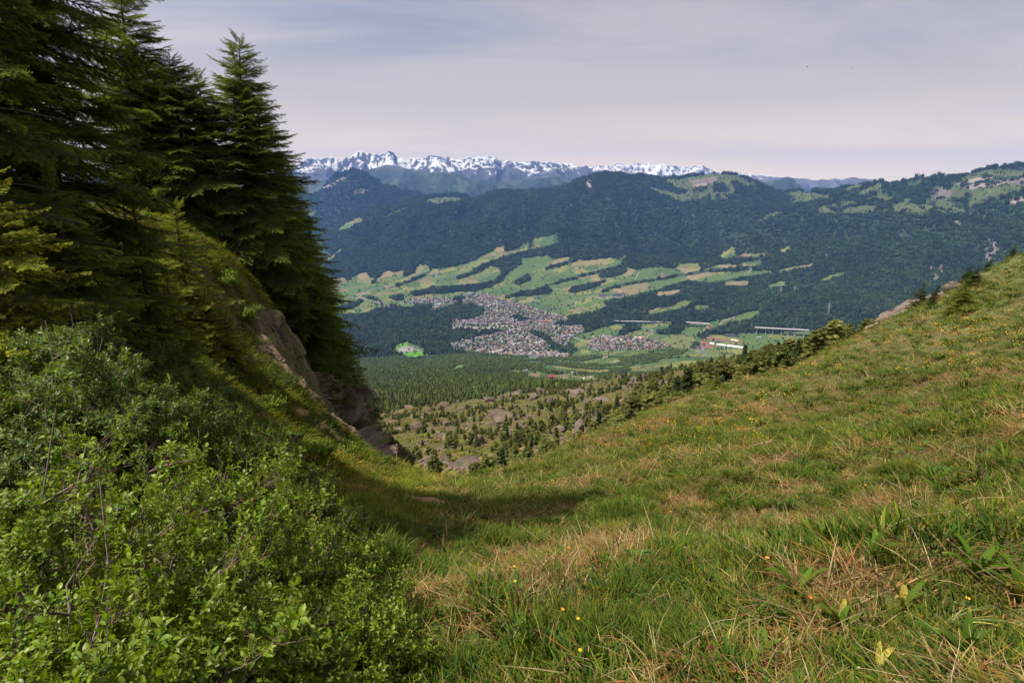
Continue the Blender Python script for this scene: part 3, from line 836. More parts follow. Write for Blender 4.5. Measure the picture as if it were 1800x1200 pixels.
MT = mountain_mat('mountain_rock', None, None, 0, 0, 0)
# snowy main chain behind (left)
chain('snow_mountains', [(-500,320),(300,305),(440,300),(488,298),(505,290),(517,290),(530,281),(538,280),(552,278),(565,281),(578,275),(592,278),(600,284),(608,278),(609,275),(612,277),
  (622,272),(627,267),(634,266),(642,270),(655,270),(668,272),(680,269),(684,265),(690,267),(698,276),(706,275),(716,280),(724,277),(735,278),(748,276),(756,271),(770,273),(784,275),
  (789,273),(798,280),(812,281),(820,278),(826,276),(834,278),(840,274),(850,276),(858,273),(870,273),(882,282),(896,281),(912,285),(930,283),(938,282),(950,284),(962,283),
  (975,286),(990,285),(1000,285),(1012,291),(1030,292),(1036,295),(1060,299),(1120,306),(1200,315),(1400,325)], 18000, 5200, 360, 3, (-190, 260), (-30, 420), jag=26, na=1000, nrow=130, snow_amt=-0.36, rockc=(0.065, 0.068, 0.072))
# still farther, whiter peaks in the middle
chain('glacier_peaks', [(960,300),(1030,293),(1060,291),(1072,291),(1090,285),(1100,289),(1112,288),(1124,286),(1133,288),(1142,285),(1152,289),(1162,288),(1178,289),(1192,292),(1206,293),
  (1216,293),(1222,290),(1228,291),(1236,290),(1240,293),(1250,298),(1262,302),(1268,304),(1275,302),(1284,306),(1293,301),(1305,303),(1318,306),(1335,308),(1350,308),(1372,311),(1400,312),
  (1412,313),(1424,314),(1436,316),(1444,313),(1456,315),(1470,312),(1478,315),(1490,312),(1497,310),(1512,312),(1528,314),(1544,316),(1556,322),(1570,324),(1640,326),(1900,330),(2300,335)],
  22000, 5600, 340, 9, (-330, 0), (-60, 300), jag=19, na=900, nrow=100, snow_amt=-0.20, rockc=(0.10, 0.10, 0.105))
# blue foothills in front of the snow
chain('blue_foothills', [(300,330),(480,330),(560,322),(600,310),(620,299),(650,296),(680,288),(700,290),(730,300),(770,303),(790,302),(830,312),(870,318),(930,314),(980,309),(1010,314),(1050,318),
  (1100,325),(1160,330),(1200,336),(1300,340)], 14600, 4000, 250, 15, (80, 500), (340, 720), na=620, nrow=90, snow_amt=-0.3, rockc=(0.075, 0.073, 0.068))
chain('middle_foothills', [(1000,330),(1100,318),(1140,322),(1158,312),(1165,308),(1176,308),(1188,315),(1220,322),(1260,320),(1300,318),(1330,322),(1352,318),(1368,315),(1378,311),(1385,309.5),(1392,312),(1404,323),(1416,334),(1440,345),
  (1500,345),(1540,338),(1560,327),(1575,322),(1586,320),(1600,323),(1622,320),(1660,326),(1800,330),(2100,330)], 15200, 2900, 165, 22, (500, 1200), None, na=620, nrow=80, rockc=(0.08, 0.085, 0.08))

# ================================================================== HAZE
def haze_build(t, out):
    v = t.nodes.new('ShaderNodeVolumePrincipled')
    v.inputs['Density'].default_value = HAZE_DENSITY
    v.inputs['Color'].default_value = (0.20, 0.40, 0.98, 1)
    v.inputs['Anisotropy'].default_value = 0.1
    t.links.new(v.outputs[0], out.inputs['Volume'])
HAZE_DENSITY = 2.6e-5
hm = mat('haze_air', haze_build)
HB = 26000.0
hv = np.array([(sx*HB, sy*HB, zz_) for zz_ in (-1086.0, 1250.0) for (sx, sy) in ((-1, -1), (1, -1), (1, 1), (-1, 1))])
# keep the lowland sheet inside the box
hf = [(3, 2, 1, 0), (4, 5, 6, 7), (0, 1, 5, 4), (1, 2, 6, 5), (2, 3, 7, 6), (3, 0, 4, 7)]
haze = obj('haze', new_mesh('haze', hv*np.array((1.06, 1.06, 1)), hf, False, None, [hm]))
tag(haze, 'thin bluish air haze filling the valley', kind='stuff')
# ================================================================== SCATTERING (for what nobody could count)
def scatter(name, pos, rot, scl, pick, protos, parent=None, mat0=None, loc=None):
    """one object: a cloud of points carrying copies of the prototype meshes (real geometry)"""
    n = len(pos)
    me = bpy.data.meshes.new(name)
    me.vertices.add(n); me.vertices.foreach_set('co', np.asarray(pos, np.float32).reshape(-1))
    a = me.attributes.new('rot', 'FLOAT_VECTOR', 'POINT'); a.data.foreach_set('vector', np.asarray(rot, np.float32).reshape(-1))
    a = me.attributes.new('scl', 'FLOAT_VECTOR', 'POINT'); a.data.foreach_set('vector', np.asarray(scl, np.float32).reshape(-1))
    a = me.attributes.new('pick', 'INT', 'POINT'); a.data.foreach_set('value', np.asarray(pick, np.int32))
    me.update()
    o = obj(name, me, parent=parent, loc=loc)
    g = bpy.data.node_groups.new(name+'_scatter', 'GeometryNodeTree')
    g.interface.new_socket(name='Geometry', in_out='INPUT', socket_type='NodeSocketGeometry')
    g.interface.new_socket(name='Geometry', in_out='OUTPUT', socket_type='NodeSocketGeometry')
    gi = g.nodes.new('NodeGroupInput'); go = g.nodes.new('NodeGroupOutput')
    def named(nm, dt):
        q = g.nodes.new('GeometryNodeInputNamedAttribute'); q.data_type = dt; q.inputs['Name'].default_value = nm
        return q.outputs['Attribute']
    r_ = named('rot', 'FLOAT_VECTOR'); s_ = named('scl', 'FLOAT_VECTOR'); k_ = named('pick', 'INT')
    e2r = g.nodes.new('FunctionNodeEulerToRotation'); g.links.new(r_, e2r.inputs[0])
    jn = g.nodes.new('GeometryNodeJoinGeometry')
    for i, p in enumerate(protos):
        oi = g.nodes.new('GeometryNodeObjectInfo'); oi.inputs['Object'].default_value = p
        oi.inputs['As Instance'].default_value = True
        cmp_ = g.nodes.new('FunctionNodeCompare'); cmp_.data_type = 'INT'; cmp_.operation = 'EQUAL'
        ins = [s for s in cmp_.inputs if s.type == 'INT']
        g.links.new(k_, ins[0]); ins[1].default_value = i
        ip = g.nodes.new('GeometryNodeInstanceOnPoints')
        g.links.new(gi.outputs[0], ip.inputs['Points'])
        g.links.new(cmp_.outputs[0], ip.inputs['Selection'])
        g.links.new(oi.outputs['Geometry'], ip.inputs['Instance'])
        g.links.new(e2r.outputs[0], ip.inputs['Rotation'])
        g.links.new(s_, ip.inputs['Scale'])
        g.links.new(ip.outputs[0], jn.inputs[0])
    g.links.new(jn.outputs[0], go.inputs[0])
    m = o.modifiers.new('scatter', 'NODES'); m.node_group = g
    if parent is not None: o['kind'] = 'stuff'
    return o
def proto(name, me):
    return obj(name, me, coll=None)

class MB:
    """mesh collector"""
    def __init__(s): s.v = []; s.f3 = []; s.f4 = []; s.c = []; s.n = 0; s.m3 = []; s.m4 = []
    def add(s, v, f, c, mi=0):
        v = np.asarray(v, float).reshape(-1, 3); f = np.asarray(f, int)
        c = np.asarray(c, float)
        if c.ndim == 1: c = np.tile(c, (len(v), 1))
        s.v.append(v); s.c.append(c)
        if f.shape[1] == 3: s.f3.append(f+s.n); s.m3.append(np.full(len(f), mi))
        else: s.f4.append(f+s.n); s.m4.append(np.full(len(f), mi))
        s.n += len(v)
    def mesh(s, name, mats, smooth=False):
        V = np.concatenate(s.v); C = np.concatenate(s.c); F = []; M = []
        if s.f3: F.append(np.concatenate(s.f3)); M.append(np.concatenate(s.m3))
        if s.f4: F.append(np.concatenate(s.f4)); M.append(np.concatenate(s.m4))
        return new_mesh(name, V, F, smooth, C, mats, np.concatenate(M))
    def tube(s, pts, rad, sides=4, col=(0.1, 0.08, 0.06), mi=0, cap=False):
        pts = np.asarray(pts, float); n = len(pts); rad = np.broadcast_to(np.asarray(rad, float), (n,))
        d = np.gradient(pts, axis=0); d /= np.maximum(np.linalg.norm(d, axis=1), 1e-9)[:, None]
        ref = np.array((0, 0, 1.0)) if abs(d[0, 2]) < 0.9 else np.array((1.0, 0, 0))
        a = np.cross(d, ref); a /= np.maximum(np.linalg.norm(a, axis=1), 1e-9)[:, None]
        b = np.cross(d, a)
        th = np.arange(sides)*2*pi/sides
        ring = pts[:, None, :] + rad[:, None, None]*(np.cos(th)[None, :, None]*a[:, None, :]+np.sin(th)[None, :, None]*b[:, None, :])
        i = np.arange(n-1)[:, None]*sides; j = np.arange(sides)[None, :]; j2 = (j+1) % sides
        f = np.stack([i+j, i+j2, i+sides+j2, i+sides+j], -1).reshape(-1, 4)
        s.add(ring.reshape(-1, 3), f, col, mi)
def ico(sub=1):
    t = (1+5**.5)/2
    v = [(-1,t,0),(1,t,0),(-1,-t,0),(1,-t,0),(0,-1,t),(0,1,t),(0,-1,-t),(0,1,-t),(t,0,-1),(t,0,1),(-t,0,-1),(-t,0,1)]
    f = [(0,11,5),(0,5,1),(0,1,7),(0,7,10),(0,10,11),(1,5,9),(5,11,4),(11,10,2),(10,7,6),(7,1,8),(3,9,4),(3,4,2),(3,2,6),(3,6,8),(3,8,9),(4,9,5),(2,4,11),(6,2,10),(8,6,7),(9,8,1)]
    v = [Vector(q).normalized() for q in v]
    for _ in range(sub):
        mid = {}; nf = []
        def m(a, b):
            k = (min(a, b), max(a, b))
            if k not in mid: mid[k] = len(v); v.append((v[a]+v[b]).normalized())
            return mid[k]
        for a, b, c in f:
            x_, y_, z_ = m(a, b), m(b, c), m(c, a)
            nf += [(a, x_, z_), (b, y_, x_), (c, z_, y_), (x_, y_, z_)]
        f = nf
    return np.array([tuple(q) for q in v]), np.array(f)
ICO1 = ico(1); ICO2 = ico(2); ICO0 = ico(0); ICO3 = ico(3); ICO4 = ico(4)

# ------------------------------------------------------------------ materials of plants
M_FARTREE = attr_surface('far_tree_foliage', 0.5, 0.25, 0.95, rand=0.4, spec=0.05, hue=0.02)
M_CONIFER = attr_surface('pine_foliage', 1.2, 0.25, 0.85, rand=0.36, spec=0.08, translucent=0.15, hue=0.012)
M_NEEDLE = attr_surface('spruce_needles', 3.0, 0.25, 0.6, rand=0.28, spec=0.22, translucent=0.46)
M_LEAF = attr_surface('willow_leaves', 8.0, 0.18, 0.42, rand=0.24, spec=0.32, translucent=0.34, hue=0.012)
M_GRASS = attr_surface('grass_blades', 3.0, 0.2, 0.7, rand=0.30, spec=0.10, translucent=0.24, hue=0.018)
M_BARK = attr_surface('grey_bark', 20.0, 0.35, 0.9, bump=0.6, bump_scale=60, bump_dist=0.01)
M_ROCK = attr_surface('conglomerate_rock', 0.5, 0.45, 0.93, bump=1.0, bump_scale=1.1, bump_dist=0.9)
M_ROCKN = attr_surface('weathered_rock', 1.6, 0.4, 0.9, bump=1.0, bump_scale=4, bump_dist=0.25)
# ================================================================== FAR WOODS
def cone_tree(mb, x, y, h, w, col, sides=6, tiers=3, seed=0):
    rs_ = np.random.default_rng(seed)
    for k in range(tiers):
        z0 = h*(0.10+0.26*k); z1 = h*(0.48+0.26*k*1.0); z1 = min(z1, h) if k < tiers-1 else h
        w0 = w*(1-0.27*k)
        th = np.arange(sides)*2*pi/sides + rs_.random()*6
        rr = w0*(1+0.35*(rs_.random(sides)-0.5))
        v = np.c_[x+rr*np.cos(th), y+rr*np.sin(th), np.full(sides, z0)+0.05*h*(rs_.random(sides)-.5)]
        v = np.r_[v, [[x+0.1*w*(rs_.random()-.5), y+0.1*w*(rs_.random()-.5), z1]]]
        f = np.array([(i, (i+1) % sides, sides) for i in range(sides)])
        mb.add(v, f, np.array(col)*(0.85+0.15*k))
def blob_tree(mb, x, y, h, w, col, seed=0, sub=1):
    V, F = ICO1 if sub == 1 else ICO2
    rs_ = np.random.default_rng(seed)
    d = 1+0.30*(rs_.random(len(V))-0.5)*2
    v = V*d[:, None]*np.array((w, w, h*0.46)) + np.array((x, y, h*0.52))
    c = np.array(col)[None, :]*(0.8+0.45*rs_.random(len(V)))[:, None]
    mb.add(v, F, c)
CON = [(0.020,0.033,0.015),(0.025,0.039,0.016),(0.017,0.029,0.014)]
DEC = [(0.032,0.053,0.017),(0.024,0.044,0.016),(0.040,0.058,0.019),(0.020,0.038,0.015)]
def wood_clump(seed, n, size, p_dec):
    r_ = np.random.default_rng(seed); mb = MB()
    for i in range(n):
        x, y = (r_.random(2)-.5)*size
        h = 18+10*r_.random()
        if r_.random() < p_dec: blob_tree(mb, x, y, h*0.92, 4.2+2.0*r_.random(), DEC[r_.integers(4)], seed*31+i)
        else: cone_tree(mb, x, y, h*1.1, 3.6+1.2*r_.random(), CON[r_.integers(3)], 5, 2, seed*37+i)
    return proto('wood_clump', mb.mesh('wood_clump', [M_FARTREE]))
far_protos = [wood_clump(1, 9, 36, 0.95), wood_clump(2, 9, 36, 0.9), wood_clump(3, 10, 36, 0.7), wood_clump(4, 10, 36, 0.12), wood_clump(5, 10, 36, 0.25), wood_clump(6, 3, 20, 0.6)]

def far_points(r0, r1, s0, s1, a0, a1):
    out = []; r = r0
    while r < r1:
        s = s0+(s1-s0)*(r-r0)/(r1-r0)
        n = int((a1-a0)*r/s); a = a0+(np.arange(n)+rng.random(n))/n*(a1-a0)
        rr = r+s*rng.random(n)
        out.append(np.c_[np.sin(a)*rr, np.cos(a)*rr]); r += s
    return np.concatenate(out)
pts = far_points(3430, 11700, 25, 40, -radians(40), radians(44))
px_, py_ = pts[:, 0], pts[:, 1]; pz_ = height(px_, py_)
c_, u_, v_, _, _ = class_of(px_, py_, pz_)
rr_ = np.hypot(px_, py_)
ctop = class_of(px_, py_, pz_+20)[0]
keep = (((c_ == 0) & ((ctop == 0) | (pz_ > -600))) | ((c_ == 3) & (rng.random(len(px_)) < .3))) & (v_ < 690) & (u_ > 200) & (u_ < 1900)
keep &= ~((rr_ > 9300) & (u_ > 790))
keep &= ~((rr_ > 7600) & (pz_ < -900))
# open woodland with single trees on pastures, meadow edges
sp = (c_ == 1) & (rng.random(len(px_)) < np.where(pz_ > -520, 0.34, 0.085)) & (u_ > 200) & (u_ < 1850)
tw = (c_ == 2) & (rng.random(len(px_)) < 0.9)
for p, pc in PATCH:
    sp &= ~inpoly(u_, v_, p)
nz = fbm(px_/260, py_/260, 3, 600)
dec_p = np.clip(0.66+1.1*nz - 0.55*sstep(-560, -150, pz_) + 0.15*(u_ < 900), 0, 1)
rd = rng.random(len(px_))
pick = np.where(rd < dec_p, rng.integers(0, 3, len(px_)), rng.integers(3, 5, len(px_)))
pick = np.where(sp | tw, 5, pick)
sel = keep | sp | tw
n = sel.sum(); s = (0.8+0.4*rng.random(n))*(1+0.25*sstep(5000, 9000, rr_[sel]))
z_e = pz_[sel]-2
scatter('far_forest', np.c_[px_[sel], py_[sel], z_e], np.c_[np.zeros(n), np.zeros(n), rng.random(n)*6.28],
        np.c_[s*np.where(pick[sel] == 5, .8, 1), s*np.where(pick[sel] == 5, .8, 1), s*(0.8+0.6*rng.random(n))*np.where(pick[sel] == 5, 0.5, 1.0)], pick[sel], far_protos)
tag(bpy.data.objects['far_forest'], 'dense mixed woods covering the mountain flanks beyond the valley', kind='stuff')
print('far clumps', n)

# ---- woods on the lower near slope, single trees
def mid_tree(seed, dec):
    mb = MB()
    if dec: 
        blob_tree(mb, 0, 0, 15, 4.2, np.array(DEC[seed % 4])*np.array((2.3, 1.9, 1.3)), seed, 2)
        r_ = np.random.default_rng(seed)
        for k in range(3):
            V, F = ICO1; v = V*np.array((2.4, 2.4, 2.6))*(1+0.3*(r_.random(len(V))-.5))[:, None] + np.array(((r_.random()-.5)*5, (r_.random()-.5)*5, 6+6*r_.random()))
            mb.add(v, F, np.array(DEC[(seed+k) % 4])*np.array((2.6, 2.2, 1.4)))
    else: cone_tree(mb, 0, 0, 14+seed, 4.6+.5*seed, np.array(CON[seed % 3])*np.array((2.3, 1.8, 1.0)), 8, 4, seed)
    mb.tube([(0, 0, -1), (0, 0, 5)], [0.3, 0.2], 4, (0.07, 0.05, 0.04))
    return proto('wood_tree', mb.mesh('wood_tree', [M_FARTREE]))
mid_protos = [mid_tree(1, False), mid_tree(2, False), mid_tree(3, False), mid_tree(4, True), mid_tree(5, True)]
pts = far_points(600, 3470, 5.6, 9.5, -radians(22), radians(27))
px_, py_ = pts[:, 0], pts[:, 1]; pz_ = height(px_, py_)
c_, u_, v_, _, _ = class_of(px_, py_, pz_); rr_ = np.hypot(px_, py_)
edge = rr_ + 110*fbm(px_/90, py_/90, 3, 33)
dens = sstep(520, 960, edge)
glade = (fbm(px_/120, py_/120, 3, 34) > 0.42) & (rr_ > 1500)
keep = (((c_ == 0) & (rng.random(len(px_)) < dens) & ~glade) | ((c_ == 1) & (rng.random(len(px_)) < 0.05))) & (v_ < 760)
keep &= ~inpoly(u_, v_, [(796,650),(802,643),(815,641),(818,645),(806,650)])
nz = fbm(px_/200, py_/200, 3, 601)
dec_p = np.clip(0.16+0.9*sstep(1700, 2900, rr_)*0.7+0.4*nz-0.0, 0.03, 0.95)
rd = rng.random(len(px_))
pick = np.where(rd < dec_p, rng.integers(3, 5, len(px_)), rng.integers(0, 3, len(px_)))
n = keep.sum(); s = 0.30+0.45*rng.random(n)**1.4+.16*sstep(1500, 3000, rr_[keep])
s = np.where((c_[keep] == 1), s*0.55, s)
scatter('near_forest', np.c_[px_[keep], py_[keep], pz_[keep]-0.6], np.c_[np.zeros(n), np.zeros(n), rng.random(n)*6.28], np.c_[s, s, s*(0.85+0.4*rng.random(n))], pick[keep], mid_protos)
tag(bpy.data.objects['near_forest'], 'dark conifer forest on the lower part of the near slope', kind='stuff')
print('mid trees', n)
# ================================================================== PINES AND BOULDERS OF THE LANDSLIDE
def pine_crown(seed, h, w, kind):
    """crown of many small needle-clump faces: kind 0 spire, 1 rounded mountain pine, 2 ragged open pine"""
    r_ = np.random.default_rng(seed); mb = MB()
    nb = {0: 60, 1: 54, 2: 40}[kind]
    V0, F0 = ICO0
    base = np.array({0: (0.040,0.060,0.020), 1: (0.076,0.086,0.019), 2: (0.086,0.090,0.021)}[kind])
    for i in range(nb):
        t = (i+0.5)/nb
        if kind == 0: z = h*(0.08+0.90*t); rad = w*(1-t)**0.8*(0.85+0.3*r_.random()); 
        elif kind == 1: z = h*(0.16+0.80*t); rad = w*math.sqrt(max(0.02, 1-(1.7*t-0.62)**2 if t > .36 else 1))*(0.6+0.5*r_.random())
        else: z = h*(0.32+0.64*t); rad = w*(0.55+0.5*math.sin(t*pi))*(0.4+0.8*r_.random())
        a = i*2.4+r_.random()
        L_ = max(rad, 0.1)
        # a bough = a few flattened clumps from the trunk outwards
        m = 3 if L_ > 0.3*w else 2
        for k in range(m):
            f = (k+0.7)/m
            cx, cy = math.cos(a)*L_*f, math.sin(a)*L_*f
            s = (0.15 + 0.13*r_.random())*w*(1.15-0.3*f)
            d = 1+0.5*(r_.random(len(V0))-0.5)*2
            v = V0*d[:, None]*np.array((s, s, s*0.55)) + np.array((cx, cy, z-0.06*L_*f*(1 if kind == 0 else -1)))
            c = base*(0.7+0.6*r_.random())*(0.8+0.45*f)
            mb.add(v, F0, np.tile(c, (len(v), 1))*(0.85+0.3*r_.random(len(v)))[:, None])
            # needles sticking out of the clump
            q = 16; dirs = r_.normal(size=(q, 3)); dirs[:, 2] = np.abs(dirs[:, 2])*0.6; dirs /= np.linalg.norm(dirs, axis=1)[:, None]
            c0 = np.array((cx, cy, z)); tips = c0+dirs*s*(1.15+0.6*r_.random(q))[:, None]
            side = np.cross(dirs, r_.normal(size=(q, 3))); side /= np.linalg.norm(side, axis=1)[:, None]
            b1 = c0+dirs*s*0.4+side*s*0.22; b2 = c0+dirs*s*0.4-side*s*0.22
            vv_ = np.stack([b1, b2, tips], 1).reshape(-1, 3)
            mb.add(vv_, np.arange(q*3).reshape(-1, 3), np.tile(c*1.15, (q*3, 1)))
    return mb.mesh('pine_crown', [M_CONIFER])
def pine_trunk(seed, h, r0, bend=0.3):
    r_ = np.random.default_rng(seed); mb = MB()
    t = np.linspace(0, 1, 6); bx, by = (r_.random(2)-.5)*bend
    mb.tube(np.c_[bx*t*(1-t)*4, by*t*(1-t)*4, -0.5+t*(h*0.97+0.5)], r0*(1-0.9*t), 5, (0.10, 0.065, 0.045))
    for i in range(7):
        z = h*(0.15+0.1*i); a = r_.random()*6.28; L_ = h*0.10
        mb.tube([(0, 0, z), (math.cos(a)*L_, math.sin(a)*L_, z+0.05*h)], [r0*0.25, r0*0.06], 3, (0.09, 0.06, 0.045))
    return mb.mesh('pine_trunk', [M_BARK])
PINES = []
for i, (h, w, k) in enumerate([(9, 2.0, 0), (7.5, 2.3, 1), (8, 2.4, 2), (6, 1.9, 1), (10, 2.1, 0), (7, 2.6, 1), (8.5, 2.2, 2), (5, 1.3, 0)]):
    PINES.append((pine_crown(100+i, h, w, k), pine_trunk(100+i, h, 0.16+0.01*h, 0.5), h, k))
PKIND = ['dark spiry spruce', 'rounded olive-green mountain pine', 'open ragged pine', 'small rounded mountain pine', 'tall dark spruce', 'broad bushy mountain pine', 'tall loose pine', 'slim young spruce']
def place_pine(name, x, y, z, s, k, label, group, rot=None):
    t = empty(name, (x, y, z), rnd.random()*6.28 if rot is None else rot, s)
    tag(t, label, 'tree', group)
    obj('trunk', PINES[k][1], t); obj('crown', PINES[k][0], t)
    return t
BIG = [  # u, v(base), r0, r1, width px, mesh, tilt, label
 (882, 742, 62, 0, (0,.12,0), 'largest boulder, long and flat-topped, on the open slide amid pines'),
 (812, 822, 60, 5, (0,-.3,0), 'big dark slab-sided boulder in the gap above the meadow lip'),
 (922, 760, 24, 4, (0,.1,0), 'upright pale-faced boulder just right of the largest boulder'),
 (783, 770, 26, 2, (.1,.3,0), 'square grey boulder tilted beside a dark fissure'),
 (843, 762, 26, 1, (0,.2,0), 'pair-forming split boulder left below the largest boulder'),
 (1166, 683, 48, 5, (0,-.5,0), 'steep pointed boulder like a roof among the pines'),
 (1012, 692, 32, 3, (0,-.1,0), 'flat pale boulder high on the slide beneath the farm'),
 (965, 692, 14, 2, (0,0,0), 'round-topped grey boulder beside a taller pine'),
 (965, 712, 18, 4, (0,0,0), 'block below the round-topped boulder'),
 (1057, 705, 30, 3, (0,.1,0), 'whitish boulder in the middle of the pine slope'),
 (1060, 730, 16, 1, (0,0,0), 'small cream boulder between pines'), (1088, 726, 12, 2, (0,0,0), 'small pink-grey boulder between pines, right of the cream one'),
 (980, 760, 34, 0, (0,-.5,0), 'leaning brown slab with dark underside'), (889, 764, 24, 3, (0,0,0), 'low pale slab under the largest boulder'),
 (1322, 622, 22, 1, (0,-.5,0), 'tilted grey boulder rising out of the pine wood'), (1348, 615, 24, 2, (0,.1,0), 'blocky boulder at the crest of the pine wood'),
 (1185, 637, 40, 0, (0,-.2,0), 'broad outcrop with a pine on top at the crest of the pine wood'),
 (1365, 660, 34, 3, (0,.1,0), 'flat reddish boulder just behind the meadow edge'),
 (1318, 672, 34, 4, (0,-.5,0), 'dark leaning boulder behind the meadow edge near the rock slab'),
 (900, 825, 40, 1, (0,-.45,0), 'long boulder lying along the meadow lip'), (938, 806, 16, 3, (0,0,0), 'small boulder at the meadow lip by a pine'),
 (1002, 783, 11, 2, (0,0,0), 'cube-shaped small boulder at the foot of the slide'), (870, 808, 16, 5, (0,0,0), 'rounded brown boulder in the gap'),
 (757, 815, 14, 5, (0,0,0), 'small dark boulder left in the gap'), (776, 785, 10, 1, (0,0,0), 'little block above the gap'),
 (740, 750, 12, 2, (0,0,0), 'brown block near the foot of the dark cliff'), (765, 745, 14, 0, (0,.2,0), 'low wide boulder in the upper left of the slide'),
 (790, 752, 14, 5, (0,0,0), 'dark blunt boulder on the upper slide'), (1235, 690, 22, 3, (0,-.2,0), 'pale ledge block above the yellow spruce'),
 (1150, 660, 12, 4, (0,0,0), 'pinkish block left above the pointed boulder'), (1108, 688, 18, 1, (0,0,0), 'grey boulder left of the pointed boulder'),
]
LM_SLOPE = [(882,735,'the largest boulder'),(812,815,'the big dark gap boulder'),(922,750,'the upright pale-faced boulder'),(783,765,'the square grey boulder'),(1166,670,'the steep pointed boulder'),
 (1012,690,'the high flat pale boulder'),(965,695,'the round-topped grey boulder'),(1057,700,'the whitish boulder'),(1088,726,'the small pink-grey boulder'),(980,755,'the leaning brown slab'),
 (1322,620,'the tilted boulder at the crest'),(1185,632,'the outcrop crowned by a pine'),(1365,658,'the flat reddish boulder'),(1318,668,'the dark leaning boulder'),(900,822,'the meadow lip boulder'),
 (1002,783,'the cube-shaped small boulder'),(757,815,'the small dark gap boulder'),(765,745,'the low wide boulder'),(1235,690,'the pale ledge block'),(1257,690,'the small yellow spruce'),
 (1108,688,'the grey boulder amid pines'),(1440,620,'the upper meadow edge'),(1520,590,'the ridge outcrop'),(680,745,'the dark cliff foot')]
def near_lm(u, v, lms):
    best = min(lms, key=lambda q: (q[0]-u)**2+(1.6*(q[1]-v))**2); du, dv = u-best[0], (v-best[1])*1.6; d = math.hypot(du, dv)
    h_ = 'right' if du > 0 else 'left'; w_ = 'below' if dv > 0 else 'above'
    side = (h_+' of ') if abs(du) > 2.4*abs(dv) else (w_+' ') if abs(dv) > 2.4*abs(du) else (w_+' and '+h_+' of ')
    return ('beside ' if d < 14 else side if d < 32 else 'far '+side)+best[2]
# where pines stand: sample over the slide
cand = []
pts = far_points(96, 960, 2.9, 11, -radians(24), radians(46))
x, y = pts[:, 0], pts[:, 1]; z = height(x, y); u, v = project(x, y, z); r = np.hypot(x, y)
d = 0.24+0.50*sstep(260, 600, r+90*fbm(x/60, y/60, 3, 33))
right = sstep(940, 1120, u)                       # the right side is a dense pine wood
d = d*(1-right)+right*0.62
d = d*(0.07+1.95*sstep(-0.06, 0.26, fbm(x/24, y/34, 4, 611)))
d *= (v > 560)
keep = rng.random(len(x)) < d
pp = np.c_[x, y, z, u, v, r][keep]
# hide those that the near ground completely covers
def near_edge_v(u):
    return np.interp(u, [640, 735, 820, 900, 1000, 1100, 1200, 1300, 1370, 1460, 1540, 1600, 1700, 1800], [740, 832, 846, 826, 790, 750, 704, 677, 663, 612, 580, 560, 500, 449])
top_v = project(pp[:, 0], pp[:, 1], pp[:, 2]+7)[1]
vis = (pp[:, 3] > 600) & (pp[:, 3] < 1640) & (top_v < near_edge_v(pp[:, 3])-2)
# treeline limit on the upper right: crowns thin out towards the ridge outcrop
lim = np.interp(pp[:, 3], [600, 1000, 1200, 1350, 1450, 1560, 1640], [600, 590, 598, 588, 572, 552, 560])
vis &= top_v > lim
pp = pp[vis]
order = np.argsort(pp[:, 5])
pp = pp[order]
print('pines', len(pp))
n_ind = 300
cnt = 0
for i in range(min(n_ind, len(pp))):
    x, y, z, u, v, r = pp[i]
    k = rnd.choices(range(8), [1, 7, 6, 6, .5, 6, 3, 1.5])[0]
    s = 0.34+0.72*rnd.random()**.8
    if u < 1080: s *= 0.78
    size = 'low' if s < 0.65 else 'middling' if s < 0.85 else 'full-grown'
    place_pine('pine_tree', x, y, z, s, k, '%s %s %s' % (size, PKIND[k], near_lm(u, v, LM_SLOPE)), 'pines growing on the landslide slope')
rest = pp[n_ind:]
pp_protos = []
for (cm, tm, h, k) in PINES:
    pass
def joined(meA, meB, name):
    def arr(me):
        V = np.empty(len(me.vertices)*3, np.float32); me.vertices.foreach_get('co', V)
        Lp = np.empty(len(me.loops), np.int32); me.loops.foreach_get('vertex_index', Lp)
        T = np.empty(len(me.polygons), np.int32); me.polygons.foreach_get('loop_total', T)
        C = np.empty(len(me.vertices)*4, np.float32); me.attributes['Col'].data.foreach_get('color', C)
        return V.reshape(-1, 3), Lp, T, C.reshape(-1, 4)[:, :3]
    Va, La, Ta, Ca = arr(meA); Vb, Lb, Tb, Cb = arr(meB)
    def split(L_, T):
        st = np.r_[0, np.cumsum(T)[:-1]]; out = []
        for k in (3, 4):
            s_ = st[T == k]
            if len(s_): out.append(L_[s_[:, None]+np.arange(k)])
            else: out.append(np.zeros((0, k), int))
        return out
    a3, a4 = split(La, Ta); b3, b4 = split(Lb+len(Va), Tb)
    return new_mesh(name, np.r_[Va, Vb], [q for q in (np.r_[a3, b3], np.r_[a4, b4]) if len(q)], False, np.r_[Ca, Cb], [M_CONIFER])
pp_protos = [proto('pine', joined(p[0], p[1], 'pine')) for p in PINES]
n = len(rest); s = (0.42+0.6*rng.random(n))*np.where(rest[:, 3] < 1080, .8, 1.0)
pk = np.array(rnd.choices(range(8), [1.5, 7, 6, 5, 1, 5, 3, 2], k=n))
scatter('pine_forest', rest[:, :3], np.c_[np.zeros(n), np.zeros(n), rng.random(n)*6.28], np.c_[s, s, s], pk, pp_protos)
tag(bpy.data.objects['pine_forest'], 'pines farther down the landslide slope where it merges into forest', kind='stuff')

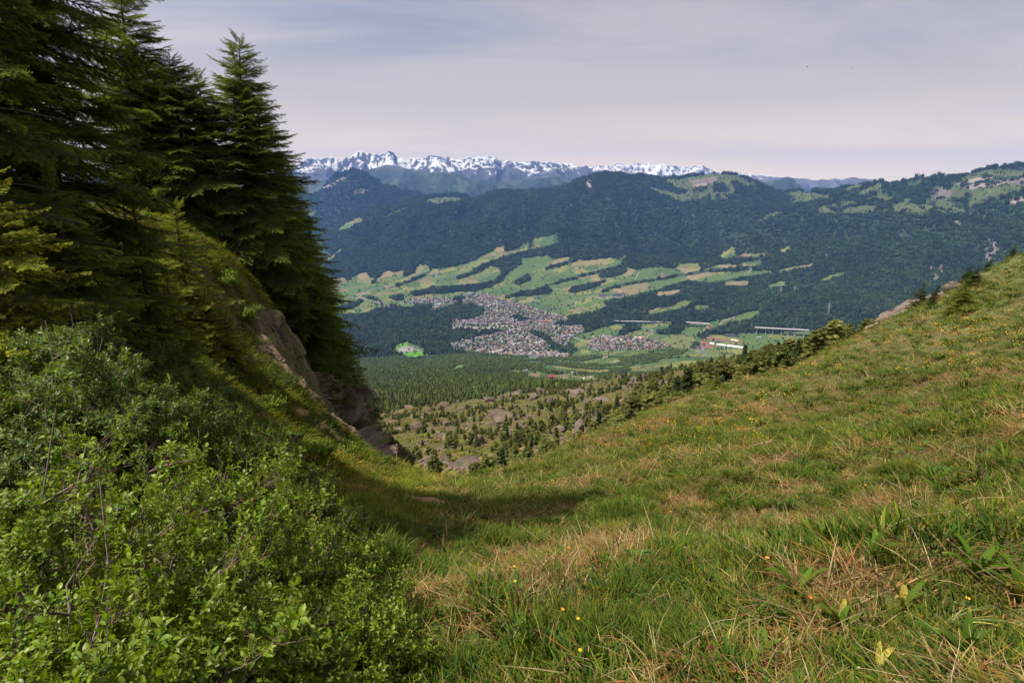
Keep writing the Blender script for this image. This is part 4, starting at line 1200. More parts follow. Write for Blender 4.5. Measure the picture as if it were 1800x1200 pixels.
# low junipers and tufts of undergrowth between the boulders
V1, F1 = ICO1
ups = []
for i in range(3):
    mb = MB(); r_ = np.random.default_rng(900+i)
    for k in range(5):
        v_ = V1*(1+0.5*(r_.random(len(V1))-.5))[:, None]*np.array((0.8, 0.8, 0.5))*(0.6+0.6*r_.random()) + np.array(((r_.random()-.5)*1.8, (r_.random()-.5)*1.8, 0.25))
        mb.add(v_, F1, np.array((0.074+0.03*r_.random(), 0.086, 0.016))*(0.7+0.6*r_.random()))
    ups.append(proto('slope_bush', mb.mesh('slope_bush', [M_CONIFER])))
pts = far_points(100, 620, 2.6, 8, -radians(20), radians(34))
x, y = pts[:, 0], pts[:, 1]; k = rng.random(len(x)) < 0.35+0.6*(fbm(x/15, y/20, 3, 77) > -0.1)
x, y = x[k], y[k]; z = height(x, y); n = len(x); s = 0.5+0.9*rng.random(n)
scatter('slope_undergrowth', np.c_[x, y, z-0.1], np.c_[np.zeros(n), np.zeros(n), rng.random(n)*6.28], np.c_[s, s, s*(0.6+0.6*rng.random(n))], rng.integers(0, 3, n), ups)
tag(bpy.data.objects['slope_undergrowth'], 'low bushes and scrub between the boulders of the landslide', kind='stuff')

# ------------------------------------------------------------------ boulders
def boulder_mesh(seed, shape=(1, 1, 0.7), cuts=7, tone=1.0):
    r_ = np.random.default_rng(seed)
    V, F = ICO3; v = V.copy()
    for _ in range(cuts):                      # flat fracture faces
        d = r_.normal(size=3); d /= np.linalg.norm(d); h = 0.45+0.35*r_.random()
        t = v@d; k = t > h; v[k] -= np.outer(t[k]-h, d)*0.94
    nn = fbm(V[:, 0]*2.2+seed, V[:, 1]*2.2+V[:, 2]*1.7, 4, seed)
    v = v*(1+0.13*nn)[:, None]
    lay = 0.035*np.sign(np.sin(v[:, 2]*14+3*nn)); v[:, :2] *= (1+lay)[:, None]
    v = v*np.array(shape)
    c = np.array((0.125, 0.088, 0.068))*tone*(0.85+0.45*nn)[:, None]
    top = sstep(0.25, 0.5, V[:, 2])*(fbm(V[:, 0]*3, V[:, 1]*3, 3, seed+4) > 0.12)
    c = c*(1-0.45*top[:, None]) + np.array((0.10, 0.105, 0.05))*0.45*top[:, None]
    return new_mesh('boulder', v, F, False, np.clip(c, 0.02, 0.7), [M_ROCK])
BM = [boulder_mesh(1, (1, .8, .55)), boulder_mesh(2, (1, .7, .7)), boulder_mesh(3, (.8, .8, .9)), boulder_mesh(4, (1.1, .8, .4), tone=1.25),
      boulder_mesh(5, (.7, .6, 1.1), tone=1.1), boulder_mesh(6, (1, .9, .6), 9, 0.8)]
G_B = 'boulders strewn over the landslide slope'
bu = np.array([b[0] for b in BIG], float); bv = np.array([b[1] for b in BIG], float)
hx, hy, hz, hr, ok = hit(bu, bv, 95, 1500)
for i, b in enumerate(BIG):
    if not ok[i]: continue
    s = b[2]/1000.0*hr[i]*0.56
    o = obj('boulder', BM[b[3]], None, (hx[i], hy[i], hz[i]+0.12*s), (b[4][0], b[4][1], rnd.random()*1.2-.6), s)
    tag(o, b[5], 'boulder', G_B)
n = 230
x, y = [], []
pts = far_points(100, 640, 7, 16, -radians(17), radians(26))
kk = rng.random(len(pts)) < 0.55*(0.5+fbm(pts[:, 0]/40, pts[:, 1]/40, 3, 71))
pts = pts[kk]; rng.shuffle(pts)
x, y = pts[:, 0], pts[:, 1]; z = height(x, y); u, v = project(x, y, z)
k = (u > 640) & (u < 1330) & (v < near_edge_v(u)+4) & (v > 655); x, y, z, u, v = x[k][:n], y[k][:n], z[k][:n], u[k][:n], v[k][:n]
for i in range(len(x)):
    s = (0.8+2.9*rnd.random()**2.2)*(1.0+np.hypot(x[i], y[i])/400)
    j = rnd.randrange(6)
    o = obj('boulder', BM[j], None, (x[i], y[i], z[i]+0.1*s), ((rnd.random()-.5)*.5, (rnd.random()-.5)*.6, rnd.random()*6.28), (s, s*(0.8+.4*rnd.random()), s*(0.7+.5*rnd.random())))
    tag(o, '%s %s boulder %s' % ('small' if s < 2 else 'mid-sized', ['flat brown', 'oblong brown', 'blocky brown', 'pale flat', 'upright brown', 'dark rounded'][j], near_lm(u[i], v[i], LM_SLOPE)), 'boulder', G_B)
# rubble
rub = []
for i in range(3):
    mb = MB(); r_ = np.random.default_rng(70+i)
    for k in range(9):
        v_ = ICO0[0]*(1+0.5*(r_.random(12)-.5))[:, None]*(0.2+0.5*r_.random())*np.array((1, 1, .6)) + np.array(((r_.random()-.5)*4, (r_.random()-.5)*4, 0.05))
        mb.add(v_, ICO0[1], np.array((0.15, 0.105, 0.075))*(0.7+0.6*r_.random()))
    rub.append(proto('slope_rubble_bit', mb.mesh('slope_rubble_bit', [M_ROCK])))
pts = far_points(100, 520, 3.2, 8, -radians(18), radians(28)); x, y = pts[:, 0], pts[:, 1]
k = rng.random(len(x)) < 0.15+0.6*(fbm(x/20, y/26, 3, 88) > 0.12); x, y = x[k], y[k]; z = height(x, y); n = len(x); s = 0.6+1.4*rng.random(n)**2
scatter('slope_rubble', np.c_[x, y, z], np.c_[np.zeros(n), np.zeros(n), rng.random(n)*6.28], np.c_[s, s, s], rng.integers(0, 3, n), rub)
tag(bpy.data.objects['slope_rubble'], 'stones and rubble littering the landslide slope', kind='stuff')
# ================================================================== TOWN, FARMS, ROADS
M_HOUSE = attr_surface('rendered_walls_and_tiles', 0.15, 0.12, 0.85, rand=0.10)
WALLC = {'white': (0.37,0.35,0.315), 'cream': (0.36,0.30,0.22), 'grey': (0.36,0.35,0.34), 'yellow': (0.58,0.55,0.24), 'wood': (0.14,0.08,0.05), 'pink': (0.5,0.36,0.30)}
ROOFC = {'brown': (0.125,0.088,0.078), 'grey': (0.19,0.18,0.185), 'red': (0.25,0.06,0.045), 'orange': (0.30,0.155,0.105), 'dark': (0.085,0.07,0.07), 'pale': (0.27,0.265,0.27), 'blue': (0.22,0.32,0.52), 'white': (0.60,0.60,0.60), 'green': (0.16,0.36,0.20)}
def gable(mb, L_, Wd, H, rise, wall, roof, flat=False, over=0.7):
    a, b = L_/2, Wd/2
    w = np.array([(-a,-b,-3),(a,-b,-3),(a,b,-3),(-a,b,-3),(-a,-b,H),(a,-b,H),(a,b,H),(-a,b,H)])
    mb.add(w, np.array([(0,1,5,4),(1,2,6,5),(2,3,7,6),(3,0,4,7)]), wall, 0)
    # rows of dark windows set into the walls as shallow boxes
    nf = max(1, int(H//3)); nw = max(2, int(L_//4))
    for f in range(nf):
        for k in range(nw):
            xx = -a+(k+0.5)*L_/nw; zc = 1.5+3*f
            for sy in (-1, 1):
                y0 = sy*(b+0.06)
                q = np.array([(xx-.6,y0,zc-.7),(xx+.6,y0,zc-.7),(xx+.6,y0,zc+.7),(xx-.6,y0,zc+.7)])
                mb.add(q, np.array([(0,1,2,3)]), (0.05,0.055,0.065), 0)
    if flat:
        o = over*0.4
        r_ = np.array([(-a-o,-b-o,H+.02),(a+o,-b-o,H+.02),(a+o,b+o,H+.02),(-a-o,b+o,H+.02),(-a-o,-b-o,H+.6),(a+o,-b-o,H+.6),(a+o,b+o,H+.6),(-a-o,b+o,H+.6)])
        mb.add(r_, np.array([(3,2,1,0),(4,5,6,7),(0,1,5,4),(1,2,6,5),(2,3,7,6),(3,0,4,7)]), roof, 0)
    else:
        mb.add(np.array([(-a,-b,H),(-a,b,H),(-a,0,H+rise)]), np.array([(1,0,2)]), wall, 0)
        mb.add(np.array([(a,-b,H),(a,b,H),(a,0,H+rise)]), np.array([(0,1,2)]), wall, 0)
        o = over; k = rise/b
        for sy in (-1, 1):
            e = sy*(b+o); ze = H-o*k
            p = np.array([(-a-o,e,ze),(a+o,e,ze),(a+o,0,H+rise),(-a-o,0,H+rise)]); q = p+np.array((0,0,0.35))
            mb.add(np.r_[p, q], np.array([(0,1,2,3),(4,7,6,5),(0,4,5,1),(3,2,6,7),(0,3,7,4),(1,5,6,2)]), roof, 0)
        mb.add(np.array([(a*.4-.4,-.4,H+rise*.5),(a*.4+.4,-.4,H+rise*.5),(a*.4+.4,.4,H+rise*.5),(a*.4-.4,.4,H+rise*.5),(a*.4-.4,-.4,H+rise+1.2),(a*.4+.4,-.4,H+rise+1.2),(a*.4+.4,.4,H+rise+1.2),(a*.4-.4,.4,H+rise+1.2)]),
               np.array([(4,5,6,7),(0,1,5,4),(1,2,6,5),(2,3,7,6),(3,0,4,7)]), (0.25,0.2,0.18), 0)
SPEC = [(12,10,6,4,'white','brown',0),(14,11,8,4,'cream','brown',0),(12,12,7,4,'white','grey',0),(22,13,11,0,'grey','grey',1),(18,12,9,4,'cream','orange',0),
        (11,9,6,4,'grey','dark',0),(13,10,6,4,'white','dark',0),(28,14,14,0,'white','pale',1),(15,11,8,4,'pink','brown',0),(36,18,8,0,'white','pale',1),
        (12,10,6,4,'cream','grey',0),(16,14,15,0,'yellow','grey',1),(14,10,6,4,'wood','brown',0),(13,10,6,4,'white','red',0),(45,20,9,0,'grey','dark',1)]
HM = []
for (l_, w_, h_, rs_, wc, rc, fl) in SPEC:
    mb = MB(); gable(mb, l_, w_, h_, rs_, WALLC[wc], ROOFC[rc], bool(fl)); HM.append(mb.mesh('house', [M_HOUSE]))
def desc(k):
    l_, w_, h_, rs_, wc, rc, fl = SPEC[k]
    return '%s house with %s %s roof' % (wc if wc != 'wood' else 'timber', rc, 'flat' if fl else 'gabled') if l_ < 20 else '%s block with %s flat roof' % (wc, rc)
LM_TOWN = [(843,585,'the grey tower block'),(908,562,'the pale church-like building'),(812,568,'the station platforms'),(958,566,'the orange-roofed terrace'),(984,576,'the yellow apartment blocks'),(812,597,'the big red-brown roof'),
 (865,520,'the white factory halls'),(770,536,'the blue-roofed shed'),(742,527,'the long works building'),(938,530,'the meadow factory'),(1078,596,'the red stand'),(1096,603,'the running track'),(1122,594,'the white-roofed hall'),
 (883,602,'the small green in town'),(930,600,'the brown road through town'),(955,625,'the big yellow field'),(896,529,'the orange farmhouse'),(975,545,'the upper road end'),(850,616,'the dark forest edge'),(900,622,'the forest below town'),
 (1150,604,'the village field edge'),(1232,616,'the stream trees'),(1050,605,'the village entrance'),(668,534,'the left wood hamlet'),(880,548,'the upper town centre'),(870,585,'the railway'),(920,580,'the town centre'),(1240,560,'the right viaduct end')]
LM_FIELD = [(803,493,'the large brown farm'),(700,491,'the long white farm'),(682,508,'the pink-walled farm'),(713,511,'the brown farm'),(590,503,'the far left farms'),(590,521,'the long roadside barn'),(820,470,'the white hillside farm'),(857,487,'the pinkish farm'),(948,429,'the highest farm'),
 (964,465,'the orange-roofed farm'),(1014,472,'the long pale-roofed farm'),(1068,464,'the upper hamlet'),(963,482,'the middle terrace farm'),(923,503,'the farm above the curved wood'),(1012,518,'the red-roofed barn'),(1024,529,'the winding lane'),(1062,503,'the lane fork'),(1112,493,'the tan field farm'),
 (1142,505,'the farm by the tan field'),(1164,485,'the hedge on the right terrace'),(1272,486,'the vivid red roof'),(1311,481,'the bend farm'),(1166,546,'the forest clearing farms'),(1146,582,'the grey farm'),(1205,590,'the long flat-field barn'),(1247,575,'the viaduct farm'),(1292,558,'the small green hill'),
 (1334,594,'the right-hand field farm'),(1278,612,'the greenhouse farm'),(994,596,'the cream field-edge farm'),(1062,615,'the yellow-field farm'),(938,530,'the pale meadow factory'),(664,502,'the left meadow barn'),(650,524,'the road junction'),(886,465,'the forked wood strip'),(1210,606,'the narrow village lane'),(740,500,'the yellow hay field'),(1020,452,'the high tan field')]
# positions: jittered grid in map space inside the town outlines
cands = []
for s_ in (15.5,):
    gx, gy = np.meshgrid(np.arange(-900, 1900, s_), np.arange(3300, 5400, s_*0.92))
    gx = gx.reshape(-1)+rng.normal(0, 3.0, gx.size); gy = gy.reshape(-1)+rng.normal(0, 3.0, gy.size)
z = height(gx, gy); c, u, v, _, _ = class_of(gx, gy, z)
dn = fbm(gx/90, gy/90, 3, 811)
rail = inpoly(u, v, [(690,568),(760,574),(905,570),(905,578),(860,579),(760,581)])
green = inpoly(u, v, [(874,602),(892,599),(892,605),(874,606)])
STREETS = [[(940,542),(960,548),(985,555),(1000,560)],[(920,586),(925,600),(932,612),(945,620),(958,627)],[(858,555),(866,545),(874,538),(872,526)],[(905,572),(900,556),(896,545),(890,535)],
 [(800,606),(840,600),(880,592),(920,586),(960,582),(985,586)],[(880,592),(884,606),(900,616),(930,622)],[(905,571),(918,580),(920,587)],[(870,575),(862,590),(856,604),(850,616)],[(905,545),(930,550),(958,560),(985,564)],
 [(1045,604),(1080,609),(1120,603),(1160,606)],[(840,543),(870,541),(900,548)],[(905,604),(925,600),(950,602)]]
def near_line(u, v, L_, w):
    m = np.zeros(u.shape, bool)
    for (a, b), (c_e, d_e) in zip(L_[:-1], L_[1:]):
        t = np.clip(((u-a)*(c_e-a)+2.5*(v-b)*2.5*(d_e-b))/((c_e-a)**2+6.25*(d_e-b)**2), 0, 1); m |= np.hypot(u-a-t*(c_e-a), 2.5*(v-b-t*(d_e-b))) < w
    return m
onst = np.zeros(gx.shape, bool)
for L_ in STREETS: onst |= near_line(u, v, L_, 2.6)
k = (c == 2) & ~rail & ~green & ~onst & (rng.random(len(gx)) < 0.50+0.40*dn) & (np.abs(vnoise(gx/55, gy/70, 812)) > 0.08)
gx, gy, gz, gu, gv = gx[k], gy[k], z[k], u[k], v[k]
o_ = np.argsort(np.hypot(gx, gy)+rng.random(len(gx))*500); gx, gy, gz, gu, gv = gx[o_], gy[o_], gz[o_], gu[o_], gv[o_]
print('houses', len(gx))
wts = [9,7,6,2.5,2.5,6,6,1.2,4,0.7,5,0.4,1.5,1.2,0.35]
def street_dir(x, y): return 0.5*fbm(x/260, y/260, 2, 813)*3.1
mbx = {}
VN = {}
for i in range(len(gx)):
    kk = rnd.choices(range(15), wts)[0]
    a = street_dir(gx[i], gy[i]) + (pi/2 if rnd.random() < .5 else 0) + rnd.gauss(0, .1)
    s = 0.85+0.3*rnd.random()
    if i < 300:
        o = obj('house', HM[kk], None, (gx[i], gy[i], gz[i]+0.3), (0, 0, a), s)
        tag(o, ('big ' if s > 1.05 else 'little ' if s < .93 else '')+desc(kk)+' '+near_lm(gu[i], gv[i], LM_TOWN), 'house', 'houses packed together in the valley town')
    else:
        VN.setdefault(kk, []).append((gx[i], gy[i], gz[i]+0.3, a, s))
pos, rot, scl, pick = [], [], [], []
for kk, L_ in VN.items():
    for (x, y, z, a, s) in L_: pos.append((x, y, z)); rot.append((0, 0, a)); scl.append((s, s, s)); pick.append(kk)
scatter('town_houses', pos, rot, scl, pick, [proto('town_house', m) for m in HM])
tag(bpy.data.objects['town_houses'], 'the rest of the roofs and walls of the valley town', kind='stuff')

# single, larger or singled-out buildings: u, v, length, width, height, rise, wall, roof, flat, angle, label
NAMED = [
 (826,517,60,28,9,0,'grey','blue',1,.1,'long hall with bluish roof at the upper edge of town'),(842,516,34,20,9,0,'white','green',1,.1,'hall with green roof at the top of the town'),
 (858,523,46,20,9,0,'white','white',1,.1,'white-roofed factory hall in the row above the town, left one'),(872,524,40,20,9,0,'white','pale',1,.1,'pale-roofed factory hall in the row above the town, right one'),
 (770,536,60,34,10,0,'white','blue',1,.5,'big pale blue-roofed shed between woods left of the town'),(742,527,60,30,9,0,'white','pale',1,.2,'long pale works building on the left outskirts'),
 (757,556,44,24,5,0,'cream','blue',1,.2,'blue-roofed bath house next to an orange court'),(780,554,50,22,6,0,'grey','green',1,.3,'greenish hall by the woods left of the station'),
 (726,570,34,34,11,0,'white','white',1,0,'round-sided white tank, left one of three'),(743,570,30,30,11,0,'white','white',1,0,'white tank, right one of three in the woods'),(737,567,26,26,10,0,'white','white',1,0,'small white tank behind the other two'),
 (800,564,48,26,12,5,'white','orange',0,.3,'white station building with orange roof beside the tracks'),(812,568,80,14,6,0,'white','white',1,.1,'long white platform roof by the tracks'),
 (812,597,50,34,10,5,'pink','orange',0,.4,'large building with red-brown roof at the wood edge left of town'),
 (843,588,20,20,34,0,'grey','grey',1,.2,'grey tower block on the left side of the town'),(908,566,26,24,18,6,'white','pale',0,.4,'white church-like building beside the small wood'),
 (958,566,110,16,12,4,'cream','orange',0,.1,'long terrace with orange roof at the right end of town'),
 (938,530,60,36,9,0,'white','grey',1,.3,'pale factory with annexes in the meadow above the town'),(896,529,40,24,8,4,'cream','orange',0,.1,'orange-roofed farmhouse at the head of the town'),
 (974,575,22,16,14,0,'yellow','grey',1,.4,'pale yellow apartment block, first from the left'),(982,572,22,16,14,0,'yellow','grey',1,.4,'pale yellow apartment block, second in the back row'),
 (984,579,22,16,14,0,'yellow','pale',1,.4,'pale yellow apartment block in the front row'),(991,574,22,16,14,0,'yellow','grey',1,.4,'pale yellow apartment block, third in the back row'),
 (998,576,22,16,14,0,'yellow','grey',1,.4,'pale yellow apartment block at the right end of its row'),(1004,579,22,16,12,0,'white','grey',1,.4,'white apartment block beside the yellow ones'),
 (1012,576,22,16,12,0,'white','grey',1,.4,'white apartment block second from the right'),(1019,574,22,16,12,0,'white','grey',1,.4,'white apartment block at the right end'),
 (1066,593,70,26,10,0,'white','pale',1,-.1,'long white works hall above the sports ground'),(1078,596,26,20,9,0,'white','red',1,-.1,'red stand beside the sports ground'),
 (1122,594,60,18,8,0,'white','white',1,.0,'white-roofed hall in the right-hand village'),(1086,605,30,18,13,0,'white','pale',1,0,'tall white block beside the running track'),
 (680,611,26,20,8,0,'white','white',1,0,'small white hall at the left end of the green pitch'),(726,611,34,16,8,4,'grey','dark',0,-.3,'dark-roofed hall between the two green pitches'),
 (640,610,60,14,4,0,'white','white',1,0,'white strip-like shed in the woods on the left'),
 (968,665,20,13,7,5,'wood','red',0,.3,'farmhouse with bright red roof in the hay meadow'),(1009,658,22,12,7,4,'white','grey',0,-.3,'white farmhouse right of the red-roofed farm'),
 (924,653,14,9,5,3,'white','grey',0,.4,'white cottage left of the red-roofed farm'),(1064,630,26,16,8,4,'cream','orange',0,.2,'house with big orange roof in the orchards'),
 (1024,643,16,10,6,4,'wood','dark',0,.2,'dark barn among fruit trees'),(1076,648,14,9,5,3,'pink','brown',0,.2,'small pinkish house under the wooded knoll'),(984,636,16,10,6,4,'white','grey',0,.2,'white house at the wood edge below town'),
 (803,493,34,16,8,5,'wood','brown',0,.2,'large brown farm on the terraced meadows'),(775,490,22,14,7,4,'cream','brown',0,.2,'cream farmhouse left of the large brown farm'),
 (700,491,30,12,7,4,'white','brown',0,.1,'long white farm at the wood edge'),(682,508,26,14,7,4,'pink','brown',0,.4,'pink-walled farm in the left meadows'),(713,511,26,14,7,4,'wood','brown',0,.1,'brown farm beside a yellow field'),
 (673,518,30,14,7,4,'white','brown',0,-.1,'white farm with brown roof in the left meadows'),(664,502,20,12,6,4,'wood','dark',0,.1,'dark barn in the left meadows'),(650,504,18,12,6,4,'wood','brown',0,.1,'barn near the crossroads'),
 (595,503,20,12,6,4,'pink','brown',0,.1,'farm in the far left meadows, right of its barn'),(584,504,18,10,6,4,'wood','dark',0,.2,'small dark barn in the far left meadows'),(590,521,30,12,7,4,'wood','brown',0,0,'long barn on the valley road'),
 (574,529,24,14,7,4,'wood','brown',0,.2,'dark farm below the valley road'),(820,470,24,14,7,4,'white','brown',0,.2,'white hillside farm with fruit trees'),(853,454,16,10,6,4,'wood','brown',0,.2,'barn under the wooded strip'),
 (857,487,22,12,6,4,'pink','brown',0,-.2,'pinkish farm between two wooded strips'),(948,429,18,12,6,4,'white','orange',0,.1,'highest farm, white with orange roof, by the upper meadow'),
 (964,465,20,12,6,4,'pink','orange',0,.1,'orange-roofed farm at the end of a wooded strip'),(938,468,22,12,6,4,'wood','brown',0,.3,'barn in the yellow patch of the upper meadow'),
 (1014,472,40,16,8,4,'pink','pale',0,-.1,'long pale-roofed farm in the upper meadows'),(1026,473,26,14,7,4,'pink','orange',0,0,'farm with orange roof next to the long pale-roofed one'),
 (1056,465,22,14,7,4,'white','brown',0,.1,'hamlet house left of the bright house'),(1068,464,22,14,8,4,'white','pale',0,.3,'bright house of the upper hamlet'),(1048,466,18,12,6,4,'white','brown',0,.1,'small hamlet house on the upper terrace'),
 (963,482,26,12,6,4,'pink','brown',0,.1,'farm on the middle terrace'),(923,503,26,14,7,4,'pink','brown',0,.1,'farm above the curved wooded strip'),(982,504,20,12,6,4,'grey','brown',0,.3,'grey farm below the curved strip'),
 (1012,518,18,12,6,4,'wood','red',0,.2,'barn with red roof in a bright field'),(992,526,18,12,6,4,'pink','red',0,.2,'reddish farm by the hedge'),(1005,533,18,14,8,4,'grey','grey',0,.2,'grey house beside the winding lane'),
 (1024,529,26,12,6,4,'pink','brown',0,.2,'farm at the bend of the winding lane'),(974,546,18,12,6,4,'pink','red',0,.2,'red-roofed house where the wood begins'),(1042,515,20,12,6,4,'white','brown',0,.2,'farm above the dark pond'),
 (1062,503,22,12,6,4,'white','brown',0,.4,'white farm at the lane fork'),(1112,493,26,12,6,4,'wood','dark',0,.1,'dark farm on the edge of the tan field'),(1142,505,32,14,7,4,'wood','brown',0,-.1,'brown farm at the right side of the tan field'),
 (1164,485,26,14,7,4,'white','brown',0,.1,'white farm by the hedge on the right terrace'),(1272,486,22,14,7,4,'white','red',0,.2,'farm with vivid red roof in the right meadow'),(1252,489,16,10,6,4,'white','brown',0,.2,'small farm left of the vivid red roof'),
 (1280,483,12,9,5,4,'wood','red',0,.2,'small red barn right of the vivid red roof'),(1311,481,24,14,7,4,'white','brown',0,.3,'white farm where the lane bends'),(1265,498,26,14,7,4,'white','brown',0,0,'long farm at the tip of the brown clearing'),
 (1166,546,36,14,7,4,'pink','orange',0,.2,'farm group in the clearing in the woods'),(1244,539,20,12,6,4,'pink','orange',0,.2,'orange-roofed farm in the small clearing'),(1127,526,34,12,6,4,'white','pale',0,.3,'pale farm between the two wooded belts'),
 (1146,582,22,14,8,4,'grey','grey',0,-.5,'grey farm above the village'),(1154,594,22,12,6,4,'white','brown',0,-.4,'white farmhouse at the village edge'),(1112,586,24,14,8,4,'wood','dark',0,0,'dark barn at the edge of the village'),
 (1205,590,34,12,6,4,'cream','brown',0,-.05,'long barn in the flat fields'),(1247,575,44,14,7,4,'pink','orange',0,.2,'reddish farm by the viaduct'),(1292,558,24,14,7,4,'pink','brown',0,.2,'farm on the small green hill'),
 (1284,560,12,10,6,4,'white','brown',0,.2,'little white house on the small green hill'),(1310,553,10,8,5,3,'pink','red',0,.2,'tiny barn on the green hill'),(1334,594,34,14,6,4,'white','pale',0,0,'white farm in the right-hand fields'),
 (1278,612,34,20,9,4,'grey','grey',0,0,'grey farm in front of the greenhouses'),(1202,610,20,12,6,4,'white','brown',0,0,'house on the lane to the flat fields'),(994,596,20,12,6,4,'cream','brown',0,0,'cream farm at the edge of the dark green field'),
 (1062,615,36,12,7,4,'wood','brown',0,0,'brown farm by the yellow field'),(1286,435,8,7,5,3,'white','white',0,0,'tiny white hut at the top of a clearing'),
]
nu = np.array([n_[0] for n_ in NAMED], float); nv = np.array([n_[1] for n_ in NAMED], float)
hx, hy, hz, hr, ok = hit(nu, nv, 1500, 8200, 700)
for i, q in enumerate(NAMED):
    if not ok[i]: continue
    (u, v, l_, w_, h_, rs_, wc, rc, fl, ang, lab) = q
    mb = MB(); k = 0.9 if hr[i] > 3000 else 0.9
    if 'tank' in lab:
        th = np.linspace(0, 2*pi, 25)[:-1]; R_ = l_/2
        ring = np.r_[np.c_[R_*np.cos(th), R_*np.sin(th), 0*th-3], np.c_[R_*np.cos(th), R_*np.sin(th), 0*th+h_]]
        mb.add(ring, np.array([(a_, (a_+1) % 24, 24+(a_+1) % 24, 24+a_) for a_ in range(24)]), WALLC['white'])
        mb.add(np.r_[ring[24:], [[0, 0, h_+2]]], np.array([(a_, (a_+1) % 24, 24) for a_ in range(24)]), ROOFC['white'])
        nm, ct = 'storage_tank', 'tank'
    else:
        gable(mb, l_, w_, h_, rs_, WALLC[wc], ROOFC[rc], bool(fl)); nm, ct = ('farmhouse', 'farmhouse') if ('farm' in lab or 'barn' in lab or 'house' in lab) else ('building', 'building')
    o = obj(nm, mb.mesh(nm, [M_HOUSE]), None, (hx[i], hy[i], hz[i]+0.5), (0, 0, ang), k)
    tag(o, lab, ct)
x, y, z, r, ok = hit([897], [588], 3300, 5200); ch = empty('church', (float(x[0]), float(y[0]), float(z[0])+.3), .5)
tag(ch, 'pale church with a dark pointed spire in the middle of the town', 'church')
mb = MB(); gable(mb, 34, 15, 12, 8, WALLC['white'], ROOFC['dark']); obj('nave', mb.mesh('nave', [M_HOUSE]), ch)
mb = MB(); s_ = 4.2; q = np.array([(-s_,-s_),(s_,-s_),(s_,s_),(-s_,s_)])+np.array((-20, 0)); mb.add(np.r_[np.c_[q, [-2]*4], np.c_[q, [30]*4]], np.array([(0,1,5,4),(1,2,6,5),(2,3,7,6),(3,0,4,7)]), WALLC['white'])
obj('tower', mb.mesh('tower', [M_HOUSE]), ch); mb = MB(); q2 = q*1.0; q2 = (q-np.array((-20,0)))*1.15+np.array((-20,0)); mb.add(np.r_[np.c_[q2, [29.8]*4], [[-20, 0, 52]]], np.array([(0,1,4),(1,2,4),(2,3,4),(3,0,4)]), ROOFC['dark']); obj('spire', mb.mesh('spire', [M_HOUSE]), ch)
# greenhouses: white tunnels in the flat fields
for (u0, v0, u1, v1, lab) in ((1248,603,1276,607,'long white plastic tunnel in the fields, left one'),(1278,607,1306,611,'long white plastic tunnel in the fields, right one'),(1285,597,1297,599,'short white tunnel beside the red-brown field')):
    hx, hy, hz, hr, ok = hit([u0, u1], [v0, v1], 3300, 5200)
    dx_, dy_ = hx[1]-hx[0], hy[1]-hy[0]; L_ = math.hypot(dx_, dy_)
    mb = MB(); wd = 24 if u1-u0 > 20 else 12
    for k in range(3 if wd > 12 else 1):
        t = np.linspace(0, pi, 7); yy = (k-1)*8*(wd > 12)+4*np.cos(t); zz_ = 3.6*np.sin(t)
        v_ = np.r_[np.c_[0*t-L_/2, yy, zz_], np.c_[0*t+L_/2, yy, zz_]]
        mb.add(v_, np.array([(a_, a_+1, 8+a_, 7+a_) for a_ in range(6)]), (0.80, 0.80, 0.78))
        mb.add(v_[:7], np.array([(0, 1, 5), (0, 5, 6), (1, 2, 4), (1, 4, 5), (2, 3, 4)]), (0.7, 0.7, 0.7)); mb.add(v_[7:], np.array([(0, 5, 1), (0, 6, 5), (1, 4, 2), (1, 5, 4), (2, 4, 3)]), (0.7, 0.7, 0.7))
    o = obj('greenhouse', mb.mesh('greenhouse', [M_HOUSE]), None, ((hx[0]+hx[1])/2, (hy[0]+hy[1])/2, (hz[0]+hz[1])/2+0.3), (0, 0, math.atan2(dy_, dx_)))
    tag(o, lab, 'greenhouse')
# sports ground
hx, hy, hz, hr, ok = hit([1078, 1092, 1110, 1098], [600, 596, 602, 607], 3300, 5200)
mb = MB(); q = np.c_[hx, hy, hz+0.8]
mb.add(q, np.array([(0, 1, 2, 3)]), (0.42, 0.13, 0.08)); cq = q.mean(0); mb.add(cq+(q-cq)*0.78+np.array((0, 0, .15)), np.array([(0, 1, 2, 3)]), (0.04, 0.12, 0.05))
tag(obj('sports_field', mb.mesh('sports_field', [M_HOUSE])), 'sports pitch with red running track in the right-hand village', kind='structure')

